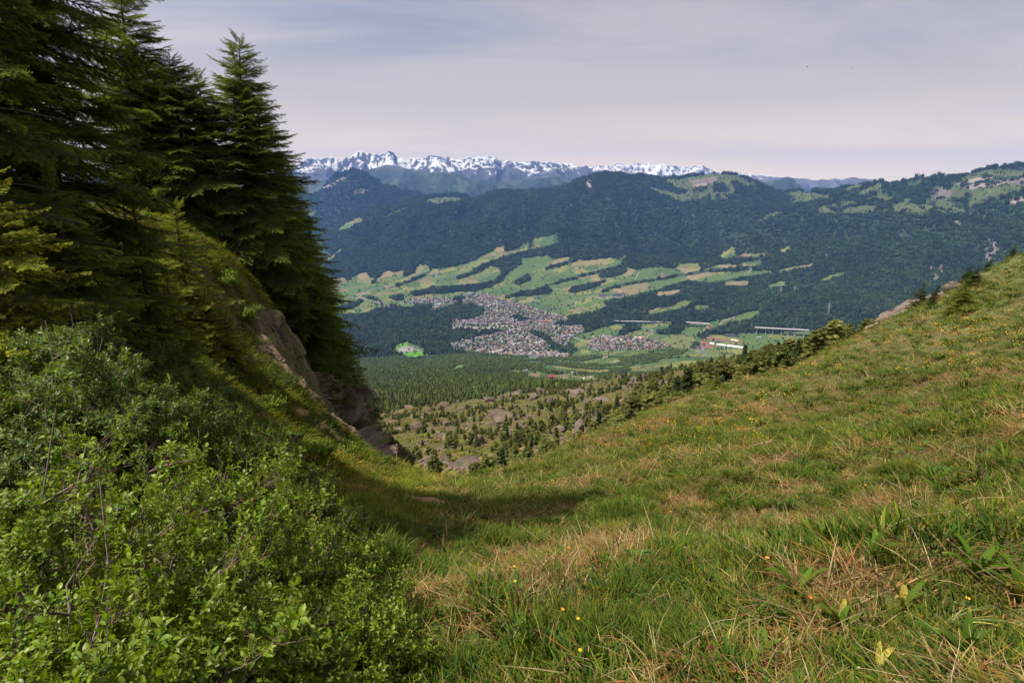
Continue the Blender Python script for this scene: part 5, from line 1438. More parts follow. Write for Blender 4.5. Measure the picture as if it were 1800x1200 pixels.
# roads and tracks draped on the land
M_ROAD = attr_surface('pale_asphalt', 0.1, 0.1, 0.9)
def road(name, line, width, col, label=None, lift=1.0, r0=3300, r1=7800, marks=False):
    L_ = np.array(line, float); t = np.r_[0, np.cumsum(np.hypot(np.diff(L_[:, 0]), np.diff(L_[:, 1])))]
    n = max(8, int(t[-1]/2)); tt = np.linspace(0, t[-1], n)
    # smooth corner rounding
    uu = np.interp(tt, t, L_[:, 0]); vv = np.interp(tt, t, L_[:, 1])
    x, y, z, r, ok = hit(uu, vv, r0, r1, 600)
    x, y, z = x[ok], y[ok], z[ok]
    for _ in range(2):
        x[1:-1] = (x[:-2]+2*x[1:-1]+x[2:])/4; y[1:-1] = (y[:-2]+2*y[1:-1]+y[2:])/4
    z = height(x, y)
    dx_ = np.gradient(x); dy_ = np.gradient(y); q = np.maximum(np.hypot(dx_, dy_), 1e-6); nx, ny = -dy_/q*width/2, dx_/q*width/2
    zl = np.maximum(height(x+nx, y+ny), z)+lift; zr = np.maximum(height(x-nx, y-ny), z)+lift
    zz_ = np.maximum(zl, zr); zz_[1:-1] = np.maximum(zz_[1:-1], (zz_[:-2]+zz_[2:])/2)
    V = np.concatenate([np.c_[x+nx, y+ny, zz_], np.c_[x-nx, y-ny, zz_], np.c_[x+nx, y+ny, zz_-3], np.c_[x-nx, y-ny, zz_-3]])
    m = len(x); i = np.arange(m-1)
    F = np.r_[np.c_[i, i+m, i+m+1, i+1], np.c_[i, i+1, i+2*m+1, i+2*m], np.c_[i+m, i+3*m, i+3*m+1, i+m+1]]
    o = obj(name, new_mesh(name, V, F, False, np.tile(col, (len(V), 1)), [M_ROAD])); tag(o, label, kind='structure'); return o
RC = (0.36, 0.34, 0.32); TR = (0.30, 0.25, 0.20); LANE = (0.23, 0.205, 0.17)
road('motorway', [(598,603),(620,597),(650,592),(680,586),(700,582),(713,579)], 34, (0.33,0.27,0.24))
road('railway_yard', [(700,577),(760,575),(790,577),(830,576),(870,575),(906,571)], 60, (0.23,0.185,0.17))
road('railway_tracks', [(906,571),(950,563),(1000,562)], 16, (0.20,0.165,0.15))
road('road', [(560,526),(590,522),(630,523),(650,529),(680,536)], 10, LANE); road('road', [(630,523),(640,515),(655,508),(680,505),(720,497),(760,488)], 9, LANE)
road('road', [(940,542),(960,548),(985,555),(1000,560)], 16, (0.30,0.28,0.27)); road('road', [(962,580),(980,586),(1005,592),(1030,600),(1060,606)], 10, LANE)
road('road', [(920,588),(925,600),(932,612),(945,620),(955,626)], 16, TR); road('road', [(858,555),(866,545),(874,538),(872,528)], 12, LANE)
road('lane', [(1148,586),(1138,590),(1134,597),(1132,604)], 9, LANE); road('lane', [(1264,572),(1268,566),(1276,563),(1290,558)], 8, LANE)
road('lane', [(1010,538),(1014,530),(1030,528),(1042,520),(1052,523),(1066,521),(1090,523)], 8, LANE); road('lane', [(802,492),(808,500),(820,498)], 7, LANE)
road('lane', [(766,488),(769,480),(766,474),(776,471),(800,470)], 7, LANE); road('lane', [(1220,494),(1208,487),(1236,482),(1258,474),(1290,472)], 8, LANE)
road('lane', [(1116,492),(1120,484),(1124,478)], 7, LANE); road('lane', [(1312,482),(1316,477),(1322,474),(1318,471)], 7, LANE)
road('lane', [(735,605),(748,617),(752,628)], 10, LANE); road('lane', [(716,592),(714,600),(716,603)], 9, LANE); road('lane', [(750,617),(770,612),(800,606),(830,602)], 9, LANE)
road('forest_road', [(611,588),(640,578),(670,568),(700,562),(730,556)], 7, (0.16,0.19,0.12))
road('farm_lane', [(1058,661),(1040,662),(1026,664),(1024,668),(1038,671),(1046,672)], 4, (0.5,0.46,0.4), r0=1500, r1=3200, lift=.5)
road('farm_lane', [(1076,636),(1088,634),(1096,636)], 4, (0.5,0.44,0.38), r0=1500, r1=3200, lift=.5)
road('sand_pit', [(1052,523),(1060,526),(1070,521),(1094,523),(1104,521)], 12, (0.30,0.245,0.17))

for L_ in STREETS[3:]: road('street', L_, 9, (0.27, 0.25, 0.24))
# viaducts: deck on piers
def viaduct(u0, v0, u1, v1, r, label, piers=9):
    a = np.array([P(u0+(u1-u0)*t, v0+(v1-v0)*t, r) for t in np.linspace(0, 1, 25)])
    root = empty('viaduct', tuple(a[12])); tag(root, label, 'bridge', 'motorway viaducts at the foot of the mountain')
    a0 = a-a[12]; mb = MB()
    d = np.gradient(a0, axis=0); d /= np.linalg.norm(d[:, :2], axis=1)[:, None]; nx = np.c_[-d[:, 1], d[:, 0], 0*d[:, 0]]
    w = 13
    for (off, wd, z0, z1, cl) in ((0, w, -2.2, 0, (0.33, 0.31, 0.31)), (w, 0.5, 0.003, 1.3, (0.42, 0.40, 0.40)), (-w, 0.5, 0.003, 1.3, (0.42, 0.40, 0.40))):
        P0 = a0+nx*(off-wd); P1 = a0+nx*(off+wd)
        V = np.concatenate([P0+(0, 0, z0), P1+(0, 0, z0), P1+(0, 0, z1), P0+(0, 0, z1)]); m = 25; i = np.arange(m-1)
        F = np.concatenate([np.c_[i+k*m, i+((k+1) % 4)*m, i+1+((k+1) % 4)*m, i+1+k*m] for k in range(4)])
        mb.add(V, F, cl)
    obj('deck', mb.mesh('deck', [M_HOUSE]), root)
    pm = MB(); 
    s = np.array([(-2.5,-1.5),(2.5,-1.5),(2.5,1.5),(-2.5,1.5)])
    pm.add(np.r_[np.c_[s, [-60]*4], np.c_[s, [-2.2]*4]], np.array([(0,1,5,4),(1,2,6,5),(2,3,7,6),(3,0,4,7)]), (0.36, 0.34, 0.33)); pme = pm.mesh('pier', [M_HOUSE])
    for k in range(piers):
        j = int((k+0.5)/piers*24); obj('pier', pme, root, tuple(a0[j]), (0, 0, math.atan2(d[j, 1], d[j, 0])))
def vr(u, v):
    return float(hit([u], [v+3], 3300, 6000)[3][0])
viaduct(1042, 563, 1188, 566, vr(1110, 566), 'left motorway viaduct on slim piers below the wooded belt', 12)
viaduct(1206, 566, 1248, 569, vr(1226, 568)-30, 'short middle viaduct between woods and a farm', 4)
viaduct(1327, 575, 1422, 580, vr(1370, 580)-40, 'right motorway viaduct in front of the dark forest', 7)

# power pylons in the forest
def pylon(u, v, h, label):
    x, y, z, r, ok = hit([u], [v], 3600, 8000)
    mb = MB(); c = (0.42, 0.44, 0.45); b = h*0.09
    for sx in (-1, 1):
        for sy in (-1, 1): mb.tube([(sx*b, sy*b, 0), (sx*b*.25, sy*b*.25, h*.6), (0, 0, h)], .45, 4, c)
    for k in range(7):
        q = 1-k/8; w_ = b*(q*0.9+.1); z_ = h*k/7*.9
        mb.tube([(-w_, -w_, z_), (w_, w_*.8, z_+h/9)], .25, 3, c); mb.tube([(w_, -w_, z_), (-w_, w_*.8, z_+h/9)], .25, 3, c)
    m = mb.mesh('mast', [M_HOUSE]); arm = MB()
    for zz_, ww in ((.62, .2), (.75, .25), (.88, .16)):
        arm.tube([(-h*ww, 0, h*zz_), (h*ww, 0, h*zz_)], .4, 4, c); arm.tube([(-h*ww, 0, h*zz_), (0, 0, h*zz_+h*.05), (h*ww, 0, h*zz_)], .25, 3, c)
    t = empty('power_pylon', (float(x[0]), float(y[0]), float(z[0]))); tag(t, label, 'pylon', 'lattice pylons of the power line over the forest')
    obj('mast', m, t); obj('crossarm', arm.mesh('crossarm', [M_HOUSE]), t)
pylon(1455, 556, 95, 'tallest lattice power pylon, over the forest above the right viaduct'); pylon(1396, 516, 60, 'small lattice pylon on the wooded slope, right of its twin'); pylon(1372, 517, 60, 'small lattice pylon on the wooded slope, left of its twin')

# single field trees and orchards
FT = []
for k in range(4):
    mb = MB(); r_ = np.random.default_rng(k+40)
    for q in range(3):
        v_ = ICO1[0]*(1+0.35*(r_.random(len(ICO1[0]))-.5))[:, None]*np.array((3.4, 3.4, 3.8))*(0.7+.4*r_.random())+np.array(((r_.random()-.5)*4, (r_.random()-.5)*4, 5.5+2*r_.random()))
        mb.add(v_, ICO1[1], np.array((0.035, 0.062, 0.022))*(0.8+.5*r_.random()))
    tb = MB(); tb.tube([(0, 0, -1), (0, 0, 5)], [.4, .25], 4, (0.08, .06, .05)); FT.append((mb.mesh('tree_crown', [M_FARTREE]), tb.mesh('tree_trunk', [M_BARK])))
pts = far_points(3450, 7000, 44, 60, -radians(24), radians(28)); x, y = pts[:, 0], pts[:, 1]; z = height(x, y); c, u, v, _, _ = class_of(x, y, z)
k = (c == 1) & (rng.random(len(x)) < 0.22+0.3*(fbm(x/70, y/70, 3, 91) > .2)) & (u > 560) & (u < 1480); x, y, z, u, v = x[k], y[k], z[k], u[k], v[k]
o_ = np.argsort(np.hypot(x, y)); print('field trees', len(o_))
for j in o_[:260]:
    m_ = rnd.randrange(4); s = 0.7+.9*rnd.random()
    t = empty('meadow_tree', (x[j], y[j], z[j]), rnd.random()*6, s)
    tag(t, '%s round field tree %s' % ('small' if s < 1.0 else 'middling' if s < 1.3 else 'large', near_lm(u[j], v[j], LM_FIELD)), 'tree', 'single trees dotted over the valley meadows'); obj('trunk', FT[m_][1], t); obj('crown', FT[m_][0], t)
# ================================================================== SPRUCES NEAR THE CAMERA
def needles(mb, P0, D, L, nl, step, colA, colB, r_, wid=0.27, droopy=0.25):
    """twigs from P0 along D (unit) of length L; needles as slim triangles round them"""
    for p0, d, l_ in zip(P0, D, L):
        n = max(2, int(l_/step)); t = (np.arange(n)+.5)/n
        c = p0+np.outer(t*l_, d); c[:, 2] -= droopy*l_*t*t*0.5
        side = np.cross(d, (0, 0, 1.0)); side /= max(np.linalg.norm(side), 1e-6); up = np.cross(side, d)
        k = 4; th = np.tile(np.array((0.15, pi-0.15, pi*0.38, pi*0.68)), n)+r_.normal(0, .22, n*k)
        cc = np.repeat(c, k, 0)
        q = np.cos(th)[:, None]*side+np.sin(th)[:, None]*up
        tip = cc+(q*0.92+d*0.42)*(nl*(0.8+.4*r_.random(n*k)))[:, None]
        b1 = cc+np.tile(d, (n*k, 1))*nl*wid; b2 = cc-np.tile(d, (n*k, 1))*nl*wid
        V = np.stack([b1, b2, tip], 1).reshape(-1, 3)
        tt = np.repeat(np.repeat(t, k), 3)[:, None]**2.5
        mb.add(V, np.arange(len(V)).reshape(-1, 3), np.asarray(colA)*(1-tt)+np.asarray(colB)*tt)
def bough_mesh(seed, ds, wmax, nl, step, old, new, sub=True, stemc=(0.10, 0.075, 0.055), bare=0.15):
    r_ = np.random.default_rng(seed); mb = MB()
    def axis(t): return np.array((t, 0.02*math.sin(5*t+seed), -0.16*t*t+0.10*t**4))
    tt = np.linspace(0, 1, 9); mb.tube(np.array([axis(t) for t in tt]), 0.012*(1-0.85*tt), 4, stemc)
    Ps, Ds, Ls = [], [], []
    t = 0.08
    while t < 1:
        for sy in (-1, 1):
            l_ = wmax*(min(1, (t+.12)*2.4))*(1-t)**0.75*(0.7+.5*r_.random())+0.03
            a = radians(56+12*r_.normal())*sy
            d = np.array((math.cos(a), math.sin(a), -0.10+0.12*r_.normal())); d /= np.linalg.norm(d)
            p = axis(t+0.01*r_.random())
            if r_.random() < bare and t < .5: l_ *= .4
            Ps.append(p); Ds.append(d); Ls.append(l_)
            if sub and l_ > 0.07:
                s = 0.035+.02*r_.random()
                while s < l_*0.92:
                    for s2 in (-1, 1):
                        if r_.random() < .15: continue
                        a2 = a+radians(44)*s2
                        d2 = np.array((math.cos(a2), math.sin(a2), -0.18+.2*r_.normal())); d2 /= np.linalg.norm(d2)
                        Ps.append(p+d*s-np.array((0, 0, 0.12*s*s/l_))); Ds.append(d2); Ls.append((l_-s)*0.55*(.6+.5*r_.random())+0.012)
                    s += ds*1.35
            mb.tube([p, p+d*l_*0.9-np.array((0, 0, .1*l_))], [0.004, 0.0015], 3, stemc)
        t += ds*(0.8+.4*r_.random())
    Ps.append(axis(.9)); Ds.append(np.array((1, 0, .1))); Ls.append(.14)
    needles(mb, np.array(Ps), np.array(Ds), Ls, nl, step, old, new, r_)
    return proto('spruce_bough', mb.mesh('spruce_bough', [M_NEEDLE, M_BARK]))
OLD = np.array((0.076, 0.112, 0.024)); NEW = np.array((0.22, 0.275, 0.040))
YOLD = np.array((0.12, 0.150, 0.026)); YNEW = np.array((0.36, 0.36, 0.050))
BOUGH_L = [bough_mesh(200+i, 0.050, 0.42, 0.0135, 0.0095, OLD, NEW) for i in range(3)]      # for boughs of 2-4 m
BOUGH_S = [bough_mesh(220+i, 0.062, 0.44, 0.020, 0.013, OLD, NEW) for i in range(2)]       # for boughs of 0.7-2 m
BOUGH_D = [bough_mesh(240+i, 0.062, 0.42, 0.020, 0.013, OLD*0.75, OLD*1.1) for i in range(2)]
BOUGH_Y = [bough_mesh(230+i, 0.085, 0.42, 0.032, 0.019, YOLD, YNEW, bare=0.05) for i in range(2)]
def spruce(name, x, y, z, h, rad, label, group, seed, boughs, lean=(0, 0), low=0.05, spacing=0.34, per=6, droop=0.0, trunkc=(0.085, 0.062, 0.05), taper=0.85, asym=0.0):
    r_ = np.random.default_rng(seed)
    root = empty(name, (x, y, z)); tag(root, label, 'tree', group)
    mb = MB(); t = np.linspace(0, 1, 14)
    tx = lean[0]*t*t*h+0.03*h*0.2*np.sin(t*9+seed); ty = lean[1]*t*t*h
    rb = 0.012*h+0.03
    mb.tube(np.c_[tx, ty, -0.6+t*(h+0.6)], rb*(1-t)**0.85+0.012, 8, trunkc)
    pos, rot, scl, pick = [], [], [], []
    zz_ = low*h
    while zz_ < h*0.985:
        f = zz_/h; nb = per if f < .85 else max(3, per-2)
        prof = (1-f)**taper
        if f < 0.3: prof *= 0.62+1.27*f
        a0 = r_.random()*6.28
        for k in range(nb):
            a = a0+k*2*pi/nb+r_.normal()*.3
            l_ = rad*prof*(0.72+.5*r_.random())+0.16
            if asym and f > .45: l_ *= 1+asym*math.cos(a)*min(1, (f-.45)*4)
            if r_.random() < .06: l_ *= 1.28
            pitch = radians(-14-12*droop+58*max(0, f-.35)**1.1*1.2+r_.normal()*6)
            px = np.interp(f, t, tx); py = np.interp(f, t, ty)
            pos.append((px, py, zz_+r_.normal()*.06)); rot.append((r_.normal()*.22, -pitch, a)); scl.append((l_, l_*(0.9+.2*r_.random()), l_)); pick.append(r_.integers(len(boughs)))
            # bare dead twigs near the trunk
            if r_.random() < .12 and f < .6:
                e = np.array((math.cos(a+.4), math.sin(a+.4), -.1)); b0 = np.array((px, py, zz_))
                mb.tube([b0, b0+e*.5*l_, b0+e*.8*l_+np.array((.08, .05, -.1))], [.018, .01, .004], 3, (0.15, .13, .115))
        zz_ += spacing*(0.75+.5*r_.random())*(0.55+.6*(1-f))
    # leader shoots
    for k in range(3):
        pos.append((tx[-1], ty[-1], h*(.965+.01*k))); rot.append((r_.random()*6, -radians(72-10*k), r_.random()*6.3)); s = .45+.03*h*.4; scl.append((s, s*.7, s)); pick.append(0)
    obj('trunk', mb.mesh('trunk', [M_BARK], True), root)
    c = scatter('crown', pos, rot, scl, pick, boughs, parent=root)
    return root
def top_z(u, v, r): return float(P(u, v, r)[2])
def by_top(u, v, r, vb=None):
    """tree whose tip shows at (u,v) when it stands at distance r"""
    zt = top_z(u, v, r); x, y, _ = P(u, v, r); x, y = float(x), float(y)
    zb = float(height(np.array([x]), np.array([y]))[0])
    return x, y, zb, zt-zb
G_S = 'spruces crowding the left-hand edge'
def sp_top(u, v, r, rad, label, seed, boughs, **kw):
    x, y, zb, h = by_top(u, v, r); return spruce('spruce_tree', x, y, zb, h, rad, label, G_S, seed, boughs, **kw)
def sp_base(u, vb, r, h, rad, label, seed, boughs, **kw):
    x, y, _ = P(u, vb, r); x, y = float(x), float(y); zb = float(height(np.array([x]), np.array([y]))[0])
    return spruce('spruce_tree', x, y, zb, h, rad, label, G_S, seed, boughs, **kw)
sp_base(140, 610, 12.8, 10.0, 2.1, 'tallest spruce, running out of the top of the picture, bare trunk showing low down', 1, BOUGH_L, low=.14, spacing=.33, per=8, taper=.36, asym=.6)
sp_base(-45, 640, 10.5, 6.8, 2.3, 'dark spruce at the outer edge beside the tallest one', 2, BOUGH_L, low=.14, spacing=.33, per=7, taper=.45)
sp_top(298, 104, 27, 3.0, 'bushy spruce with light tips between the tallest spruce and the crooked-topped one', 3, BOUGH_L, low=.02, spacing=.30, per=8, taper=.5)
sp_top(205, -40, 27, 2.9, 'tall spruce filling the gap behind the tallest one', 17, BOUGH_L, low=.02, spacing=.36, per=7, taper=.6)
sp_top(236, 96, 28, 3.2, 'round-headed spruce right behind the tallest one', 16, BOUGH_L, low=.02, spacing=.32, per=8, taper=.5)
sp_top(20, -60, 12.3, 2.3, 'spruce at the left behind the tallest one, sky showing through its boughs', 4, BOUGH_L, low=.05, spacing=.45, taper=.6)
sp_top(398, 66, 27, 3.3, 'tall spruce with a crooked top behind the grassy knoll', 5, BOUGH_L, spacing=.30, per=8, lean=(0.04, 0), taper=.62)
sp_top(420, 82, 27.6, 1.6, 'spruce top leaning against the crooked-topped one', 20, BOUGH_L, spacing=.3, per=7, lean=(-0.02, 0), taper=.7)
sp_top(345, 130, 28, 2.8, 'slimmer spruce left beside the crooked-topped one', 6, BOUGH_L, spacing=.32, per=7, taper=.6)
sp_top(448, 165, 30, 3.7, 'dark spruce stepping down right of the crooked-topped one', 7, BOUGH_L, spacing=.30, per=8, low=.0, taper=.7)
sp_top(500, 295, 33, 3.9, 'broad dark spruce on the cliff edge with long outreaching boughs', 8, BOUGH_L, spacing=.30, per=8, low=.0, taper=.75)
sp_top(532, 385, 37, 3.3, 'dark spruce low on the cliff edge, over leafy trees', 9, BOUGH_S, spacing=.34, per=7, low=.0)
sp_top(588, 552, 41, 2.0, 'small pointed spruce on the steep edge, first of the lowest three', 10, BOUGH_D, spacing=.3, low=.0)
sp_top(606, 590, 43, 1.9, 'small spruce on the steep edge, middle of the lowest three', 11, BOUGH_D, spacing=.3, low=.0)
sp_top(628, 640, 45, 1.9, 'lowest spruce, leaning out over the cliff', 12, BOUGH_D, spacing=.3, low=.0)
sp_top(232, 360, 12.5, .6, 'half-grown spruce in front of the bushy one', 13, BOUGH_S, spacing=.26, low=.0)
sp_top(90, 330, 9.5, 1.5, 'young dark spruce below the boughs of the tallest', 14, BOUGH_S, spacing=.26, low=.0)
sp_top(643, 672, 46, 1.7, 'small dark spruce just below the leaning one, against the near forest', 18, BOUGH_D, spacing=.3, low=.0)
sp_top(575, 500, 38, 2.2, 'dark spruce between the broad one and the lowest three', 19, BOUGH_S, spacing=.32, per=7, low=.0)
G_Y = 'young spruces with yellow-green tips on the grassy knoll'
def young(u, vb, vt, label, seed, wr=.42, grp=G_Y, r0=4, r1=60, boughs=None, r=None):
    if r is None:
        hx, hy, hz, hr, ok = hit([u], [vb], r0, r1, 400); x, y, z, r = float(hx[0]), float(hy[0]), float(hz[0]), float(hr[0])
    else:
        x, y, _ = P(u, vb, r); x, y = float(x), float(y); z = float(height(np.array([x]), np.array([y]))[0])
    h = top_z(u, vt, r)-z
    return spruce('young_spruce', x, y, z, h, h*wr, label, grp, seed, boughs or BOUGH_Y, spacing=.075*h, per=6, taper=.9, low=.04)
young(338, 575, 372, 'tallest young spruce, sunlit yellow-green, on the knoll', 31, .36)
young(375, 640, 525, 'young spruce below the tallest one, leafy twigs at its foot', 32, .42)
young(408, 655, 560, 'broad young spruce at the edge of the grassy ledge', 33, .5)
young(318, 640, 492, 'slender young spruce at the left of the knoll group', 34, .4)
young(262, 610, 350, 'bright young spruce against the dark bushy one', 35, .32)
young(5, 500, 280, 'yellow-green young spruce cut by the picture edge', 36, .4, r=8.0)
G_R = 'small spruces on the right-hand ridge'
young(1709, 512, 476, 'dark small spruce, wide boughs, below the ridge block', 41, .8, G_R, boughs=BOUGH_D, r=50)
young(1690, 538, 505, 'yellow-green small spruce under a dark one', 42, .9, G_R, r=42)
young(1695, 520, 500, 'dark small spruce just above the yellow-green one', 43, .6, G_R, boughs=BOUGH_D, r=44)
young(1633, 552, 518, 'dark narrow small spruce in front of the rocks', 44, .45, G_R, boughs=BOUGH_D, r=48)
young(1640, 540, 508, 'second narrow small spruce behind the first', 45, .45, G_R, boughs=BOUGH_D, r=51)
young(1617, 530, 503, 'small spruce between the two rock slabs', 46, .6, G_R, boughs=BOUGH_D, r=57)
young(1735, 484, 462, 'little dark spruce on the ridge', 47, .7, G_R, boughs=BOUGH_D, r=62)
young(1778, 455, 437, 'highest little spruce standing alone on the skyline ridge', 48, .6, G_R, boughs=BOUGH_D, r=68)
young(1700, 492, 472, 'little spruce against the blue mountain', 49, .6, G_R, boughs=BOUGH_D, r=62)
young(1257, 700, 668, 'small yellow spruce with open twigs at the meadow edge', 50, .85, G_R, r=36)
# ================================================================== LEAFY SHRUBS
def leaf_verts(L_, Wd, fold=0.25, curl=0.2):
    """leaf along +X, 8 vertices"""
    s = np.array((0, .22, .5, .78, 1.0)); w = np.array((0, .42, .5, .34, 0))*Wd
    z = curl*L_*(s-s*s*1.4)
    mid = np.c_[s*L_, 0*s, z]
    l_ = np.c_[s[1:4]*L_, w[1:4], z[1:4]+fold*w[1:4]]; r_ = np.c_[s[1:4]*L_, -w[1:4], z[1:4]+fold*w[1:4]]
    V = np.r_[mid, l_, r_]
    F3 = np.array([(0, 1, 5), (0, 8, 1), (3, 4, 7), (3, 10, 4)]); F4 = np.array([(1, 2, 6, 5), (2, 3, 7, 6), (1, 8, 9, 2), (2, 9, 10, 3)])
    return V, F3, F4
def sprig(seed, n, leafL, leafW, col, col2, stemL, upness=0.5):
    r_ = np.random.default_rng(seed); mb = MB()
    mb.tube([(0, 0, 0), (0.004, 0, stemL*.5), (0, 0.003, stemL)], [0.0016, .0012, .0008], 3, (0.13, 0.075, 0.05), 0)
    for i in range(n):
        f = (i+1)/n; a = i*2.4+r_.random()*.5; zz_ = stemL*(0.15+.85*f)
        L_ = leafL*(0.6+.5*r_.random())*(1.0-.25*f); V, F3, F4 = leaf_verts(L_, leafW*(L_/leafL)*(.85+.3*r_.random()), .2+.2*r_.random(), .1+.35*r_.random())
        el = radians(12+60*f*upness+r_.normal()*12)
        ce, se = math.cos(el), math.sin(el)
        roll = r_.normal()*.35
        y_ = V[:, 1]*math.cos(roll)-V[:, 2]*math.sin(roll); z_ = V[:, 1]*math.sin(roll)+V[:, 2]*math.cos(roll)
        X = V[:, 0]*ce-z_*se; Z = V[:, 0]*se+z_*ce
        x = X*math.cos(a)-y_*math.sin(a); y = X*math.sin(a)+y_*math.cos(a)
        c = np.array(col)*(1-f*.6)+np.array(col2)*f*.6; c = c*(0.8+.4*r_.random())
        W_ = np.c_[x, y, Z+zz_]
        cc = np.tile(c, (11, 1)); cc[:5] *= 1.12
        mb.add(W_, F3, cc); mb.add(W_, F4, cc)
    return proto('leaf_sprig', mb.mesh('leaf_sprig', [M_LEAF]))
LG = (0.090, 0.158, 0.010); LY = (0.200, 0.250, 0.014)
SPRIG_W = [sprig(300+i, 7, .044, .021, LG, LY, .075) for i in range(4)]
SPRIG_G = [sprig(310+i, 9, .055, .018, (0.085, 0.135, 0.026), (0.155, 0.205, 0.045), .07, .7) for i in range(3)]
SPRIG_S = [sprig(320+i, 7, .026, .014, (0.065, 0.112, 0.010), (0.125, 0.170, 0.014), .06) for i in range(3)]
def shrub(name, x, y, z, W_, D_, H, label, group, seed, sprigs, n_stem=14, dens=1.0, sscale=1.0, stemc=(0.20, 0.165, 0.135), lean=(0.0, 0.0), cat='shrub'):
    r_ = np.random.default_rng(seed); root = empty(name, (x, y, z)); tag(root, label, cat, group)
    mb = MB(); pos, rot, scl, pick = [], [], [], []
    def add_sprig(p, d, s):
        a = math.atan2(d[1], d[0]); tilt = math.acos(max(-1, min(1, d[2]/max(np.linalg.norm(d), 1e-6))))
        pos.append(p); rot.append((r_.normal()*.3, tilt*.8+r_.normal()*.2, a)); s = s*sscale*(.55+.85*r_.random()); scl.append((s, s, s)); pick.append(r_.integers(len(sprigs)))
    for i in range(n_stem):
        a = i*2.4+r_.random(); q = math.sqrt((i+.5)/n_stem)
        tgt = np.array((math.cos(a)*q*W_+lean[0], math.sin(a)*q*D_+lean[1], H*(0.55+.45*r_.random())*(1-.45*q*q)))
        b0 = np.array((math.cos(a)*q*W_*.25, math.sin(a)*q*D_*.25, -.12))
        mid = b0*.4+tgt*.6; mid[2] = tgt[2]*(0.35+.2*r_.random()); mid[:2] += r_.normal(size=2)*.16*W_+np.array((-.12, 0))*W_
        t = np.linspace(0, 1, 8)[:, None]; pl = (1-t)**2*b0+2*t*(1-t)*mid+t*t*tgt; pl += r_.normal(size=pl.shape)*.022*H
        r0 = .0050*(.6+.9*r_.random())*max(.8, H)
        mb.tube(pl, r0*(1-.75*t[:, 0]), 5, np.array(stemc)*(.7+.6*r_.random()))
        for j in range(9):
            f = .25+.75*(j+r_.random())/9; p = pl[min(7, int(f*7))]
            a2 = a+r_.normal()*1.3; l2 = (0.20+.28*r_.random())*max(W_, .6)*.8
            d = np.array((math.cos(a2), math.sin(a2), .35+.5*r_.random())); d /= np.linalg.norm(d)
            e = p+d*l2; m2 = p+d*l2*.5+r_.normal(size=3)*.03
            mb.tube([p, m2, e], [r0*.6, r0*.42, r0*.2], 4, np.array(stemc)*(.65+.6*r_.random()))
            nt = int(5*dens+r_.random())
            for k in range(nt):
                g = .3+.7*(k+r_.random())/nt; b = p+(e-p)*g
                d3 = d+r_.normal(size=3)*.55; d3[2] = abs(d3[2])*.8+.25; d3 /= np.linalg.norm(d3); l3 = .05+.11*r_.random()
                mb.tube([b, b+d3*l3], [r0*.28, .0014], 3, np.array(stemc)*np.array((.95, .75, .65)))
                m = 2+int(r_.random()*2)
                for w in range(m):
                    add_sprig(b+d3*l3*(.35+.65*(w+1)/m), d3+r_.normal(size=3)*.35, 1)
    obj('branches', mb.mesh('branches', [M_BARK], True), root)
    scatter('foliage', pos, rot, scl, pick, sprigs, parent=root)
    return root, len(pos)
def shrub_px(u, vt, r, W_, D_, H, label, group, seed, sprigs, **kw):
    """canopy top shows at (u,vt) at distance r; the foot is on the ground under it"""
    x, y, zt = [float(q) for q in P(u, vt, r)]; zg = float(height(np.array([x]), np.array([y]))[0])
    h = max(zt-zg, .5)
    return shrub('willow_shrub', x, y, zg, W_, D_, h, label, group, seed, sprigs, **kw)
tot = 0
G1_ = 'bright leafy willow shrubs in the lower corner'
for i, (u, v, r, w, lab, ns, dn) in enumerate([
    (60, 675, 3.6, 1.0, 'tall shrub with brownish catkin tips at the picture edge', 18, 1.1),
    (235, 745, 3.9, .95, 'bright leafy shrub in front of the dark bilberry bank', 16, 1.1),
    (90, 830, 2.7, .8, 'leafy shrub with thick pale branches arching through it', 16, 1.0),
    (330, 850, 3.7, .85, 'sunlit shrub with shiny leaves, bare twigs sticking out', 15, 1.1),
    (470, 915, 4.1, .8, 'sunlit shrub spreading toward the shaded hollow', 15, 1.1),
    (565, 975, 4.0, .58, 'outermost willow shrub touching the dark hollow', 13, 1.2),
    (250, 985, 2.6, .62, 'shrub below the tangle of grey stems', 13, 1.0),
    (430, 1015, 3.0, .62, 'low shrub in the middle of the thicket', 13, 1.1),
    (560, 1060, 3.2, .5, 'low shrub at the foot of the thicket, dark stems', 12, 1.1),
    (40, 1000, 1.95, .5, 'large-leaved shrub at the bottom corner', 12, 1.0),
    (180, 1070, 2.0, .45, 'large-leaved shrub beside a dead branch at the bottom', 12, 1.0),
    (370, 1120, 2.35, .42, 'small shrub at the bottom edge', 11, 1.1),
    (620, 1150, 2.9, .26, 'small low shrub by the grass at the bottom', 8, 1.2)]):
    _, n = shrub_px(u, v, r, w, w*.9, None, lab, G1_, 400+i, SPRIG_W, n_stem=ns+3, dens=dn*1.5, sscale=.92 if r > 2.5 else 1.0, stemc=(0.15, 0.12, 0.095)); tot += n
G2_ = 'grey-green willows under the tall spruces'
for i, (u, v, r, w, lab) in enumerate([(40, 525, 6.0, .8, 'grey-green willow bush with pale felted leaves at the picture edge'), (150, 575, 6.4, .55, 'smaller grey-green willow reaching right on thin stems'), (100, 480, 7.4, .45, 'greener willow top in front of the bare spruce trunk')]):
    _, n = shrub_px(u, v, r, w, w, None, lab, G2_, 430+i, SPRIG_G, n_stem=14, dens=1.0, sscale=1.15); tot += n
G3_ = 'low dark shrubs in the shade behind the willows'
